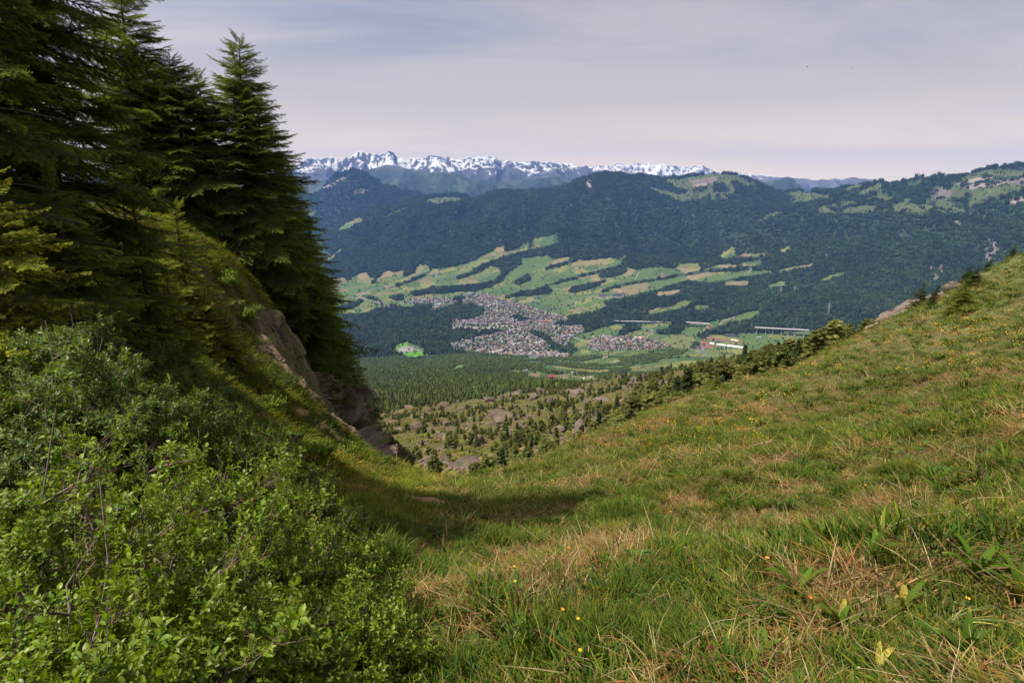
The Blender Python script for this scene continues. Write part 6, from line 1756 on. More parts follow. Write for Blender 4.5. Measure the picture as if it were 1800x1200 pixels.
for i, (u, v, r, w) in enumerate([(210, 675, 6.6, .9), (300, 675, 8.4, 1.0), (370, 725, 8.6, .9), (440, 765, 8.8, .8), (350, 775, 7.0, 1.0), (460, 830, 7.2, .75), (520, 870, 8.0, .45), (240, 600, 10, 1.0), (575, 925, 6.6, .35), (440, 730, 11.5, .5)]):
    lab = ['under the grey-green willow', 'at the foot of the young spruces', 'below the knoll path', 'on the bank under the grassy ledge', 'with thin bare twigs standing up, behind the bright shrubs', 'behind the sunlit shrub', 'at the rim of the shaded hollow', 'against the bushy spruce', 'low in the shaded hollow', 'touching the sunny grass under the bare earth'][i]
    _, n = shrub_px(u, v, r, w, w, None, 'small-leaved dark shrub '+lab, G3_, 450+i, SPRIG_S, n_stem=15, dens=1.0, sscale=1.6, stemc=(0.12, 0.10, 0.085)); tot += n
for i, (u, v, r, w, lab) in enumerate([(455, 560, 20.0, .35, 'little bush on the upper lip of the broken rock face'), (430, 520, 20.6, .4, 'little bush high on the knoll'), (500, 655, 18.0, .32, 'little bush on the grassy ledge beside the rock face'),
    (470, 700, 15.5, .4, 'little bush in the middle of the grassy ledge'), (545, 745, 16.2, .3, 'little bush above the bare earth'), (610, 800, 15.8, .3, 'little bush among yellow flowers below the bare earth'), (425, 640, 17.2, .4, 'little bush at the foot of the broad young spruce'),
    (560, 800, 13.5, .38, 'little bush between the dark shrubs and the yellow flowers'), (668, 806, 18.0, .25, 'little bush on the cliff rim'), (395, 500, 21.0, .4, 'little bush right behind the tallest young spruce')]):
    x_, y_, _z = [float(q) for q in P(u, v, r)]; zg = float(height(np.array([x_]), np.array([y_]))[0])
    _, n = shrub('small_bush', x_, y_, zg, w, w, w*1.1, lab, 'little bushes on the left-hand bank', 480+i, SPRIG_W if i % 2 else SPRIG_S, n_stem=8, dens=.9, sscale=1.3); tot += n
print('sprigs', tot)
# leafy trees clinging to the cliff under the spruces
def leafy_tree(u, vt, r, w, label, seed, col=(0.055, 0.095, 0.022)):
    x, y, zt = [float(q) for q in P(u, vt, r)]; zg = float(height(np.array([x]), np.array([y]))[0]); h = max(zt-zg, 1.5)
    r_ = np.random.default_rng(seed); root = empty('leafy_tree', (x, y, zg)); tag(root, label, 'tree', 'leafy trees clinging to the cliff')
    mb = MB(); pos, rot, scl = [], [], []
    mb.tube([(0, 0, -.4), (.1, 0, h*.4), (0, 0, h*.85)], [.10, .07, .02], 6, (0.13, .11, .09))
    for k in range(26):
        a = k*2.4; f = .15+.85*r_.random(); z_ = h*(.10+.85*f); l_ = w*math.sqrt(max(.05, 1-(2*f-1.0)**2))*(.7+.5*r_.random())
        e = np.array((math.cos(a)*l_, math.sin(a)*l_, z_+.2)); b = np.array((0, 0, z_*.75)); mb.tube([b, (b+e)/2+(0, 0, .1), e], [.03, .02, .006], 3, (.13, .11, .09))
        for q in range(34):
            p = b+(e-b)*(.35+.7*r_.random())+r_.normal(size=3)*.22*w*.6; pos.append(p); rot.append((r_.normal()*.5, abs(r_.normal())*.7, r_.random()*6.3)); s = 2.6*(.8+.5*r_.random()); scl.append((s, s, s))
    obj('trunk', mb.mesh('trunk', [M_BARK], True), root)
    scatter('crown', pos, rot, scl, r_.integers(0, 4, len(pos)), SPRIG_W, parent=root)
for i, (u, v, r, w, lab) in enumerate([(490, 500, 30, 1.9, 'leafy tree tucked under the dark spruces on the cliff edge'), (535, 545, 32, 2.0, 'light green leafy tree in the middle of the cliff edge'), (560, 600, 35, 1.8, 'leafy tree beside the brown rock face'), (585, 645, 38, 1.7, 'lowest leafy tree over the rock face'), (430, 470, 27, 1.4, 'green bush behind the crest of the knoll'), (612, 690, 41, 1.3, 'small leafy tree above the lower cliff')]):
    leafy_tree(u, v, r, w, lab, 700+i)
# ================================================================== MEADOW
def clump(seed, n, hmin, hmax, wid, spread, cols, bend=0.6, segs=3, lay=0.0):
    r_ = np.random.default_rng(seed); mb = MB()
    for i in range(n):
        a = r_.random()*6.283; rr = spread*math.sqrt(r_.random()); b = np.array((math.cos(a)*rr, math.sin(a)*rr, -0.01))
        h = hmin+(hmax-hmin)*r_.random(); az = a+r_.normal()*1.0; d = np.array((math.cos(az), math.sin(az), 0)); be = bend*(.3+r_.random())
        t = np.linspace(0, 1, segs+1); s = np.array((-d[1], d[0], 0)); w = 1.3*wid*(.6+.8*r_.random())
        x = be*h*t**1.8*(1+lay); z = h*(t-.42*min(1.0, be)*t**2.4)*(1-.6*lay)
        c0 = b+np.outer(x, d)+np.outer(z, (0, 0, 1.0)); ww = w*(1-t**1.6*.9)
        L_ = c0+np.outer(ww, s); R_ = c0-np.outer(ww, s)
        V = np.empty((2*segs+1, 3)); V[0:2*segs:2] = L_[:-1]; V[1:2*segs:2] = R_[:-1]; V[-1] = c0[-1]
        c = np.array(cols[r_.integers(len(cols))])*(.75+.5*r_.random()); cc = c*(0.42+.82*np.r_[np.repeat(t[:-1], 2), 1.0])[:, None]  # blades painted darker towards the root, imitating shade deep in the tuft
        F4 = np.array([(2*k, 2*k+1, 2*k+3, 2*k+2) for k in range(segs-1)]); F3 = np.array([(2*segs-2, 2*segs-1, 2*segs)])
        n0 = mb.n; mb.add(V, F4, cc); mb.f3.append(F3+n0); mb.m3.append(np.zeros(1, int))
    return proto('grass_tuft', mb.mesh('grass_tuft', [M_GRASS]))
GG = [(0.085, 0.122, 0.009), (0.064, 0.104, 0.009), (0.122, 0.148, 0.011), (0.150, 0.152, 0.016)]
GD = [(0.036, 0.076, 0.009), (0.048, 0.090, 0.010)]
ST = [(0.30, 0.195, 0.072), (0.25, 0.140, 0.045), (0.38, 0.29, 0.145), (0.18, 0.092, 0.034), (0.30, 0.125, 0.038)]
MX = GG+GG+[ST[0], ST[1]]
MXS = GG[:2]+ST+ST[:2]
TUFT = [
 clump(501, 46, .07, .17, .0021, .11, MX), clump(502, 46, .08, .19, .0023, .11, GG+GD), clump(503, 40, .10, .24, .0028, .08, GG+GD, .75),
 clump(504, 46, .05, .13, .0020, .12, MXS, .9), clump(505, 34, .06, .16, .0022, .14, ST, 1.2, 3, .55), clump(506, 20, .12, .27, .0065, .07, GD+GG[:2], .55),
 clump(507, 16, .14, .32, .0013, .12, ST[:3], .7), clump(508, 60, .03, .08, .0026, .13, GG+ST[:2], .8, 2),
]
# small round herb leaves close to the soil
def herb(seed, col, n=11, L_=.05, W_=.022):
    r_ = np.random.default_rng(seed); mb = MB()
    for i in range(n):
        V, F3, F4 = leaf_verts(L_*(.6+.7*r_.random()), W_*(.7+.5*r_.random()), .2, .35); a = r_.random()*6.28; el = radians(15+45*r_.random())
        X = V[:, 0]*math.cos(el)-V[:, 2]*math.sin(el); Z = V[:, 0]*math.sin(el)+V[:, 2]*math.cos(el); b = (r_.random(2)-.5)*.09
        W2 = np.c_[X*math.cos(a)-V[:, 1]*math.sin(a)+b[0], X*math.sin(a)+V[:, 1]*math.cos(a)+b[1], Z+.01]; c = np.array(col)*(.75+.5*r_.random())
        mb.add(W2, F3, c); mb.add(W2, F4, c)
    return proto('herb_leaves', mb.mesh('herb_leaves', [M_GRASS]))
TUFT += [herb(520, (0.060, 0.120, 0.022)), herb(521, (0.075, 0.135, 0.030), 14, .035, .02), herb(522, (0.05, 0.10, 0.022), 8, .09, .03)]
TUFT += [clump(531, 46, .08, .20, .0024, .12, [(0.165, 0.190, 0.012), (0.130, 0.165, 0.010), (0.20, 0.205, 0.020)])]  # extra-bright blades, sunlight put into the colour for the left bank
# where the tufts stand
def tuft_points():
    out = []
    for (r0, r1, step) in ((0.35, 3.2, .062), (3.2, 7, .10), (7, 14, .155), (14, 28, .26), (28, 52, .42), (52, 96, .72)):
        r = r0
        while r < r1:
            n = int(radians(124)*r/step)+1; a = -radians(62)+(np.arange(n)+rng.random(n))*radians(124)/n; q = r+rng.random(n)*step
            out.append(np.c_[np.sin(a)*q, np.cos(a)*q, np.full(n, step)]); r += step
    return np.concatenate(out)
tp = tuft_points()
_r = np.arange(8.5, 27, .15); ex = []
for q in _r:
    m_ = int(radians(46)*q/.15); a = radians(-52)+(np.arange(m_)+rng.random(m_))*radians(46)/m_; rr2 = q+rng.random(m_)*.15; ex.append(np.c_[np.sin(a)*rr2, np.cos(a)*rr2, np.full(m_, .16)])
ex = np.concatenate(ex); ex = ex[(fbm(ex[:, 0]*2.2, ex[:, 1]*2.2, 3, 377) > -.02) & (rng.random(len(ex)) < .8)]; e_ = .15; hz0 = height(ex[:, 0], ex[:, 1]); sl0 = np.hypot(height(ex[:, 0]+e_, ex[:, 1])-hz0, height(ex[:, 0], ex[:, 1]+e_)-hz0)/e_
tp = np.r_[tp, ex[sl0 > .75]]
x, y, st = tp.T; z = height(x, y); r = np.hypot(x, y)
e = .15; gx_ = (height(x+e, y)-z)/e; gy_ = (height(x, y+e)-z)/e; slp = np.hypot(gx_, gy_)
u, v = project(x, y, z)
k = (slp < 5.5+.3*fbm(x*2, y*2, 2, 9)) & ((v < 1500) | (r < 1.6)) & (u > -260) & ((u < 2050) | ((r < 9) & (u < 3600)))
k &= ~(inpoly(u, v, [(440,552),(500,550),(530,612),(566,705),(556,725),(495,664),(452,618)]) & (r > 19))
for cx_, cy_, rr in EARTH: k &= np.hypot(x-cx_, y-cy_) > rr*(1.08+.25*fbm(x*3, y*3, 2, 12))
k &= ~((r > 30) & (u < 800))
k0 = k; x, y, z, r, st, u, v = x[k], y[k], z[k], r[k], st[k], u[k], v[k]; n = len(x)
dry = .42*fbm(x*.42, y*.42, 4, 301)+.7*fbm(x*1.0, y*1.0, 3, 303)+.5*fbm(x*1.9, y*1.9, 3, 302)
dry = dry-.22*(u < 720)
lush = fbm(x*.8+9, y*.8, 3, 331)
rd = rng.random(n); pick = np.where(rd < .5, 0, 1)
pick = np.where((dry > .10) & (rd < .72), 3, pick); pick = np.where((dry > .15) & (rd < .42), 4, pick)
pick = np.where((dry < -.05) & (rd > .55), 2, pick); pick = np.where((lush > .18) & (rng.random(n) < .45), 5, pick)
pick = np.where(rng.random(n) < .05, 6, pick); pick = np.where(rng.random(n) < .10, 7, pick)
pick = np.where((rng.random(n) < .12) & (r < 14), rng.integers(8, 11, n), pick)
pick = np.where((u < 770) & (r > 9) & (rng.random(n) < .55), 11, pick)
s = np.clip(st/.085, .95, 4.2)**.72*(.75+.55*rng.random(n))
hs = s*np.clip(1.15-.25*sstep(8, 40, r), .7, 1.2)/np.clip((s/1.4), 1, 1.8)
hs *= .72; hs *= np.where((u < 770) & (r > 9), .75+.6*rng.random(n)**2, 1); hs *= 1+.75*np.clip(fbm(x*.9, y*.9, 3, 350), -.6, 1)
s_x = s*1.1
print('tufts', n)
# tufts lean out from steep ground
gx_, gy_ = gx_[k0], gy_[k0]; kk_ = .62*sstep(.35, 1.0, np.hypot(gx_, gy_)); nx_ = -gx_*kk_+rng.normal(0, .16, n); ny_ = -gy_*kk_+rng.normal(0, .16, n); nz_ = np.ones(n)
q_ = np.sqrt(nx_**2+ny_**2+1); Zx, Zy, Zz = nx_/q_, ny_/q_, nz_/q_; th_ = rng.random(n)*6.28; ax_, ay_ = np.cos(th_), np.sin(th_)
dt_ = ax_*Zx+ay_*Zy; Xx, Xy, Xz = ax_-dt_*Zx, ay_-dt_*Zy, -dt_*Zz; m_ = np.sqrt(Xx**2+Xy**2+Xz**2); Xx, Xy, Xz = Xx/m_, Xy/m_, Xz/m_
Yz = Zx*Xy-Zy*Xx
rot_ = np.c_[np.arctan2(Yz, Zz), -np.arcsin(np.clip(Xz, -1, 1)), np.arctan2(Xy, Xx)]
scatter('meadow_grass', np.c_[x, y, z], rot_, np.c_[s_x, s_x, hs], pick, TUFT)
tag(bpy.data.objects['meadow_grass'], 'rough alpine grass, green blades mixed with dry straw, covering the slope', kind='stuff')

# dense yellow flower patches
def flower_mesh(seed, col, npet=6, R_=.013, stem=.14):
    r_ = np.random.default_rng(seed); mb = MB(); mb.tube([(0, 0, 0), (.006, .004, stem*.6), (0, 0, stem)], [.0012, .001, .0009], 3, (0.08, .12, .03))
    for i in range(npet):
        a = i*2*pi/npet; d = np.array((math.cos(a), math.sin(a), .45)); s_ = np.array((-math.sin(a), math.cos(a), 0))
        c0 = np.array((0, 0, stem)); V = np.array([c0, c0+d*R_*.6+s_*R_*.42, c0+d*R_, c0+d*R_*.6-s_*R_*.42]); mb.add(V, np.array([(0, 1, 2, 3)]), col)
    mb.add(ICO0[0]*.0035+np.array((0, 0, stem+.002)), ICO0[1], (0.45, .25, .02))
    return mb
M_PETAL = attr_surface('flower_petals', 5, .1, .5, spec=.2, translucent=.3)
FY = (0.80, 0.50, 0.03); FO = (0.80, 0.30, 0.03); FW = (0.75, .72, .62); FV = (0.22, 0.08, 0.42)
heads = []
for i, c in enumerate((FY, FY, FO)):
    mb = MB(); r_ = np.random.default_rng(i+9)
    for q in range(5):
        f = flower_mesh(q, c, stem=.10+.07*r_.random()); V = np.concatenate(f.v)+np.array(((r_.random()-.5)*.16, (r_.random()-.5)*.16, 0)); off = mb.n
        mb.v.append(V); mb.c.append(np.concatenate(f.c)); mb.n += len(V)
        mb.f3 += [a_+off for a_ in f.f3]; mb.m3 += f.m3; mb.f4 += [a_+off for a_ in f.f4]; mb.m4 += f.m4
    heads.append(proto('flower_cluster', mb.mesh('flower_cluster', [M_PETAL])))
PT = [(1700, 590, 130, 40, 190), (1640, 560, 120, 25, 40), (1560, 600, 90, 30, 30), (1280, 760, 120, 40, 60), (1180, 775, 110, 30, 90), (1120, 720, 90, 30, 60), (1050, 745, 70, 25, 50), (1270, 720, 60, 20, 25), (1450, 655, 80, 25, 40), (1300, 690, 80, 20, 25),
      (560, 800, 60, 30, 60), (620, 830, 60, 30, 45), (500, 790, 40, 20, 25), (700, 860, 50, 25, 20), (480, 700, 50, 30, 14), (1500, 780, 260, 90, 30), (1350, 620+60, 120, 40, 30), (1750, 520, 60, 30, 12), (900, 850, 120, 25, 14), (470, 560, 40, 30, 10), (1690, 640, 120, 30, 50)]
fu, fv = [], []
for (a, b, c, d, m) in PT:
    m = int(m*.6); fu += list(a+rng.normal(0, c*.5, m)); fv += list(b+rng.normal(0, d*.5, m))
x, y, z, r, ok = hit(fu, fv, 2.5, 80, 260); x, y, z, r = x[ok], y[ok], z[ok], r[ok]; n = len(x); s = np.clip(r/14, .9, 2.2)*(.8+.4*rng.random(n))
scatter('yellow_flower_patches', np.c_[x, y, z+.03], np.c_[rng.normal(0, .15, n), rng.normal(0, .15, n), rng.random(n)*6.28], np.c_[s, s, np.clip(s*.8, .9, 1.7)], rng.integers(0, 3, n), heads)
tag(bpy.data.objects['yellow_flower_patches'], 'patches of small yellow flowers scattered through the grass', kind='stuff')
# single flowers that stand out
def lone(u, v, col, R_, label, stem=.17, cat='flower'):
    x, y, z, r, ok = hit([u], [v], .8, 70, 400)
    if not ok[0]: return
    f = flower_mesh(int(u), col, 7, R_, stem); me = f.mesh('flower', [M_PETAL])
    tag(obj('flower', me, None, (x[0], y[0], z[0]), (0.1, -.1, u)), label, cat, 'single flowers standing in the meadow')
for (u, v, c, R_, lab) in [
    (1742, 528, FO, .055, 'orange-yellow flower head standing out high on the slope'), (1779, 516, FO, .04, 'orange flower head near the right edge, high on the slope'), (1792, 560, FO, .05, 'orange flower above the dense yellow patch'),
    (996, 991, FO, .018, 'orange flower low in the short grass at mid-slope'), (991, 930, FO, .016, 'pale orange flower beside dry stalks'), (1180, 912, FY, .02, 'yellow flower on the open slope above a green tuft'), (1180, 902, FO, .017, 'orange flower just above a yellow one'),
    (902, 1030, FY, .014, 'yellow bud between tall blades'), (910, 1056, FY, .015, 'yellow flower at the edge of dry grass'), (982, 1106, FO, .014, 'orange flower in the dry patch at the bottom'), (1018, 1122, FY, .012, 'small yellow flower in the bottom grass'),
    (1013, 1180, FY, .013, 'yellow flower at the bottom edge'), (1350, 1020, (0.6, .22, .06), .016, 'withered brown-orange flower head near broad leaves'), (1410, 1097, (0.7, .14, .04), .012, 'red-orange flower bud below the broad leaves'), (1680, 1101, FY, .013, 'yellow flower beside long arching blades'),
    (1442, 685, FY, .05, 'yellow flower on the middle slope'), (1742, 638, FV, .035, 'violet flower among the grass'), (1684, 738, FV, .028, 'violet flower lower on the slope'), (1638, 770, FO, .03, 'orange flower beside a large grass tuft'), (1450, 746, FO, .03, 'orange flower in short grass'),
    (1520, 868, FO, .022, 'orange flower by a dried stalk'), (1792, 742, FO, .03, 'orange flower at the right edge by broad grass'), (870, 856, FO, .03, 'orange flower above the hollow'), (640, 905, FO, .02, 'orange flower at the shadow border'), (1560, 792, FW, .02, 'small whitish flower on the slope')]:
    lone(u, v, c, R_, lab)

# broad-leaved plants
def broad(u, v, n, L_, W_, label, seed, col=(0.062, .108, .010), stand=65, yellow=.12, name='broad_leaved_plant', lay=None):
    x, y, z, r, ok = hit([u], [v], .8, 60, 400)
    r_ = np.random.default_rng(seed); root = empty(name, (float(x[0]), float(y[0]), float(z[0]))); tag(root, label, 'plant', 'broad-leaved plants in the meadow')
    for i in range(n):
        s = np.linspace(0, 1, 8); l_ = L_*(.7+.45*r_.random()); w = W_*(.75+.4*r_.random())*np.sin(pi*np.clip(s*.93+.05, 0, 1))**.8; w[-1] = 0
        el = radians(stand+r_.normal()*13); cur = radians(50+40*r_.random()); a = (i*2.4+r_.random()*.6) if lay is None else lay+r_.normal()*.35
        ang = el-cur*s**1.5; dx_ = np.cos(ang)*l_/7; dz_ = np.sin(ang)*l_/7; X = np.r_[0, np.cumsum(dx_)[:-1]]; Z = np.r_[0, np.cumsum(dz_)[:-1]]
        d = np.array((math.cos(a), math.sin(a), 0)); q = np.array((-d[1], d[0], 0)); c0 = np.outer(X, d)+np.outer(Z, (0, 0, 1.0))
        V = np.concatenate([c0, c0+np.outer(w/2, q)+np.outer(.30*w, (0, 0, 1.0)), c0-np.outer(w/2, q)+np.outer(.30*w, (0, 0, 1.0))]); k = np.arange(7)
        F = np.r_[np.c_[k, k+1, k+9, k+8], np.c_[k, k+16, k+17, k+1]]
        c = np.array(col)*(.8+.4*r_.random()); cc = np.tile(c, (24, 1))
        if r_.random() < yellow: cc[:] = np.array((.32, .28, .05))*(.7+.5*r_.random())
        else:
            t3 = np.tile(s, 3)[:, None]; tipw = np.clip((t3-.88)/.12, 0, 1)*(r_.random() < .3); cc = cc*(1-tipw)+np.array((.36, .22, .06))*tipw
        me = new_mesh('leaf', V, F, True, cc, [M_GRASS]); obj('leaf', me, root)
for i, a in enumerate([
    (1400, 1050, 9, .26, .045, 'plant with wide strap leaves, the biggest tuft of them near the bottom'), (1475, 1110, 7, .22, .038, 'strap-leaved plant below the biggest one'), (1585, 1075, 6, .22, .035, 'strap-leaved plant with folded yellowing leaf'),
    (1715, 1010, 6, .26, .04, 'strap-leaved plant with a yellow tip by the right edge'), (1535, 985, 6, .20, .035, 'strap-leaved plant on the slope above the big tuft'), (1325, 960, 6, .19, .034, 'low strap-leaved plant at mid-slope'),
    (1260, 890, 6, .22, .03, 'dark strap-leaved plant beyond a dry strip'), (1145, 925, 5, .17, .03, 'pale broad-leaved rosette beyond a dry patch'), (1690, 1160, 8, .22, .045, 'broad-leaved plant in the bottom right corner'), (1790, 1060, 7, .24, .045, 'dark broad-leaved plant at the right edge'),
    (1345, 1160, 7, .16, .034, 'short broad leaves at the bottom edge'), (1540, 1180, 6, .15, .03, 'little rosette at the bottom edge, right of the short broad leaves'), (1240, 1075, 5, .16, .028, 'narrow strap-leaved plant in dry grass'), (1200, 1180, 5, .13, .026, 'small broad leaves at the bottom, by dry stems'),
    (1660, 900, 6, .24, .034, 'tall strap-leaved plant by the right-hand grass'), (1780, 880, 7, .26, .036, 'strap-leaved plant against the right edge, half way down'), (1420, 850, 5, .22, .03, 'strap-leaved plant in the middle of the slope'), (1060, 1000, 5, .16, .026, 'strap-leaved plant left of a dry hummock'),
    (960, 1085, 5, .13, .024, 'small strap-leaved plant above the bottom edge'), (860, 1160, 5, .13, .022, 'small plant by the corner of the thicket'), (1620, 790, 6, .28, .036, 'large dark tuft on the upper right slope'), (1075, 1140, 5, .12, .024, 'three-pronged small plant near the bottom')]):
    broad(*a, seed=800+i)
for i, (u, v, n_, lab) in enumerate([(1640, 1120, 34, 'sheaf of long pale green blades bent over to the right'), (710, 1010, 30, 'tuft of overhanging dry grass at the rim of the hollow'), (1060, 960, 30, 'thick dark green tussock')]):
    dryc = (.30, .20, .09) if i == 1 else (.10, .15, .045)
    broad(u, v, n_, .36 if i != 1 else .34, .008, lab, 850+i, dryc, 50 if i == 0 else 40, .1, 'grass_tussock', lay=(-.5 if i == 0 else 3.6) if i < 2 else None)
# loose dry stalks lying and standing in the grass
mbs = []
for i in range(3):
    mb = MB(); r_ = np.random.default_rng(660+i); l_ = .20+.07*i; t = np.linspace(0, 1, 7)
    mb.tube(np.c_[t*l_*.8, .04*np.sin(t*3+i), .03+l_*.45*t*(1-.35*t)], .0013*(1.2-t*.6), 3, (0.42, .33, .2)); mb.add(ICO0[0]*np.array((.006, .003, .003))+np.array((l_*.8, .04*math.sin(3+i), .03+l_*.3)), ICO0[1], (.35, .25, .14)); mbs.append(proto('dry_stalk', mb.mesh('dry_stalk', [M_GRASS])))
n = 420; a = rng.uniform(-radians(40), radians(52), n); q = 1.2+11*rng.random(n)**1.3; x = np.sin(a)*q; y = np.cos(a)*q; z = height(x, y); s = .7+.9*rng.random(n)
scatter('dry_grass_stalks', np.c_[x, y, z+.02], np.c_[rng.normal(0, .5, n), rng.normal(-.1, .35, n), rng.random(n)*6.28], np.c_[s, s, s], rng.integers(0, 3, n), mbs)
tag(bpy.data.objects['dry_grass_stalks'], 'loose dry stalks standing and lying in the grass', kind='stuff')
# ================================================================== ROCKS ON THE RIDGE, BIRDS
def slab_rock(name, u, v, r, size, rot, label, seed, tone=1.0, layers=5, cat='rock', sink=.3, zscale=1.0):
    """outcrop of tilted layered rock"""
    r_ = np.random.default_rng(seed); x, y, z = [float(q) for q in P(u, v, r)]; z = min(z, float(height(np.array([x]), np.array([y]))[0])+.30*size[2])
    V, F = ICO4; v_ = V.copy()
    for _ in range(12):
        d = r_.normal(size=3)*np.array((1, 1, 1.5)); d /= np.linalg.norm(d); h = .45+.3*r_.random(); t = v_@d; k = t > h; v_[k] -= np.outer(t[k]-h, d)*.95
    n1 = fbm(V[:, 0]*2.5+seed, V[:, 1]*2.5+V[:, 2]*2, 4, seed); step = np.floor((v_[:, 2]+.15*n1)*layers)/layers
    off = (_hash((step*100).astype(np.int64), np.zeros(len(V), np.int64), seed)-.5)*.22
    n2 = ridged(V[:, 0]*4+seed, V[:, 1]*4+V[:, 2]*3, 4, seed+5); v_ *= (1+.09*n2)[:, None]; v_[:, :2] *= (1+off*1.4+.14*n1)[:, None]; v_ *= np.array(size)
    crack = np.abs(((v_[:, 2]/size[2]+.15*n1)*layers) % 1-.5) > .42
    c = np.array((.235, .185, .150))*tone*(.85+.4*n1)[:, None]; c[crack] *= .3
    o = obj(name, new_mesh(name, v_, F, False, np.clip(c, .02, .7), [M_ROCKN]), None, (x, y, z), rot); tag(o, label, cat, 'rock outcrops on the right-hand ridge'); return o
slab_rock('rock_outcrop', 1576, 556, 58, (3.1, 1.7, 1.4), (0, -.45, .1), 'largest outcrop on the ridge, brown with a mossy top', 1, .75)
slab_rock('rock_outcrop', 1580, 572, 55, (2.6, 1.3, .62), (.1, -.12, .1), 'flat whitish slabs below the largest outcrop', 2, 1.35, 4)
slab_rock('rock_outcrop', 1602, 564, 54, (.9, .7, .5), (0, -.3, .4), 'cream-coloured block at the right end of the slabs', 3, 1.45, 3)
slab_rock('rock_outcrop', 1628, 530, 58, (1.3, .8, .5), (0, -.55, .2), 'stepped pinkish outcrop between small spruces', 4, 1.15)
slab_rock('rock_outcrop', 1655, 506, 61, (.7, .5, .3), (0, -.5, 0), 'small pinkish ledge higher on the ridge', 5, 1.1, 3)
slab_rock('rock_outcrop', 1677, 494, 61, (.75, .7, .75), (0, .1, .3), 'upright dark block near the top of the ridge', 6, .6, 3)
slab_rock('rock_outcrop', 1722, 484, 60, (.6, .4, .15), (0, -.2, 0), 'thin pale slab in the upper meadow', 7, 1.2, 2)
slab_rock('rock_outcrop', 1752, 470, 62, (.6, .4, .12), (0, -.25, 0), 'low stones close to the ridge crest', 8, 1.1, 2)
slab_rock('rock_outcrop', 1361, 671, 43, (1.0, .6, .16), (0, -.42, .3), 'long bare white slab at the meadow edge', 9, 1.7, 2)
slab_rock('rock_outcrop', 547, 779, 16.9, (.28, .2, .09), (0, .1, .2), 'small tan stone beside the bare earth', 10, 1.1, 2)
slab_rock('rock_outcrop', 1622, 556, 52, (.22, .2, .16), (0, 0, 0), 'little white stone among grass below the slabs', 11, 1.6, 2)
# dark cliff below the spruces: craggy faces set into the hillside
def crag(label, quad, r0s, seed, tone, amp):
    """quad: image outline from top-left clockwise; r0s: distances of the corners"""
    c = [np.array(P(q[0], q[1], rr)) for q, rr in zip(quad, r0s)] if r0s else None
    nu_, nv_ = 46, 60; U, Vv = np.meshgrid(np.linspace(0, 1, nu_), np.linspace(0, 1, nv_), indexing='ij')
    if r0s is None:
        Q = np.array(quad, float); uv = ((1-U)*(1-Vv))[..., None]*Q[0]+(U*(1-Vv))[..., None]*Q[1]+(U*Vv)[..., None]*Q[2]+((1-U)*Vv)[..., None]*Q[3]
        hx, hy, hz, hr, ok = hit(uv[..., 0].reshape(-1), uv[..., 1].reshape(-1), 16, 33, 150); p = np.stack([hx, hy, hz], -1).reshape(nu_, nv_, 3); c = [p[0, 0], p[-1, 0], p[-1, -1], p[0, -1]]
    else: p = ((1-U)*(1-Vv))[..., None]*c[0]+(U*(1-Vv))[..., None]*c[1]+(U*Vv)[..., None]*c[2]+((1-U)*Vv)[..., None]*c[3]
    n = np.cross(c[1]-c[0], c[3]-c[0]); n = n/np.linalg.norm(n); n = -n if n@c[0] > 0 else n
    wob = ridged(U*3.1+seed, Vv*5+p[..., 2]*.2, 5, seed, .6); lay = np.sign(np.sin(p[..., 2]*3.2+U*2+2*wob))*.10
    edge = np.clip(np.minimum(np.minimum(U, 1-U), np.minimum(Vv, 1-Vv))*7, 0, 1)
    q = p+n*(amp*(wob+lay)*1.0+.35*amp)[..., None]*edge[..., None] - n*(1-edge)[..., None]*amp*1.5
    back = p-n*3.0
    Vt = np.r_[q.reshape(-1, 3), back.reshape(-1, 3)]; F1_ = grid_faces(nu_, nv_); m = nu_*nv_
    rim = [];  idx = np.arange(m).reshape(nu_, nv_)
    loop = list(idx[:, 0])+list(idx[-1, 1:])+list(idx[::-1, -1][1:])+list(idx[0, ::-1][1:-1])
    for a_, b_ in zip(loop, loop[1:]+loop[:1]): rim.append((a_, b_, b_+m, a_+m))
    moss = sstep(.05, .35, fbm(U*5, Vv*4, 3, seed+3)+.25*(wob > .3))
    col = np.array((.165, .125, .086))*tone*(.75+.5*wob)[..., None]; col = col*(1-moss[..., None]*.8)+np.array((.075, .088, .022))*moss[..., None]*.8
    cc = np.clip(np.r_[col.reshape(-1, 3), col.reshape(-1, 3)], .015, .6)
    o = obj('cliff_face', new_mesh('cliff_face', Vt, np.r_[F1_, F1_[:, ::-1]+m, np.array(rim)], False, cc, [M_ROCKN])); tag(o, label, 'cliff', 'cliff faces under the spruces')
# the knoll's broken face follows the steep ground, finely jointed
_a0, _a1 = float(azt(405, 640)[0]), float(azt(610, 640)[0]); na_, nr_ = 120, 260
A_grid, R_grid = np.meshgrid(np.linspace(_a0, _a1, na_), np.linspace(18.6, 29.5, nr_), indexing='ij')
X_, Y_ = np.sin(A_grid)*R_grid, np.cos(A_grid)*R_grid; Z_ = height(X_, Y_); U_, V_ = project(X_, Y_, Z_)
mk = inpoly(U_+6*fbm(X_*2, Y_*2+Z_, 3, 5), V_+6*fbm(X_*2+9, Y_*2+Z_, 3, 6), [(440,552),(472,540),(504,552),(540,612),(640,705),(640,800),(590,770),(556,726),(495,664),(452,618)]).astype(float)
for _ in range(5):
    mk[1:-1, 1:-1] = (mk[:-2, 1:-1]+mk[2:, 1:-1]+mk[1:-1, :-2]+mk[1:-1, 2:]+2*mk[1:-1, 1:-1])/6
mk[0] = mk[-1] = 0; mk[:, 0] = mk[:, -1] = 0
e_ = .1; gX = (height(X_+e_, Y_)-Z_)/e_; gY = (height(X_, Y_+e_)-Z_)/e_; q_ = np.sqrt(gX**2+gY**2+1)
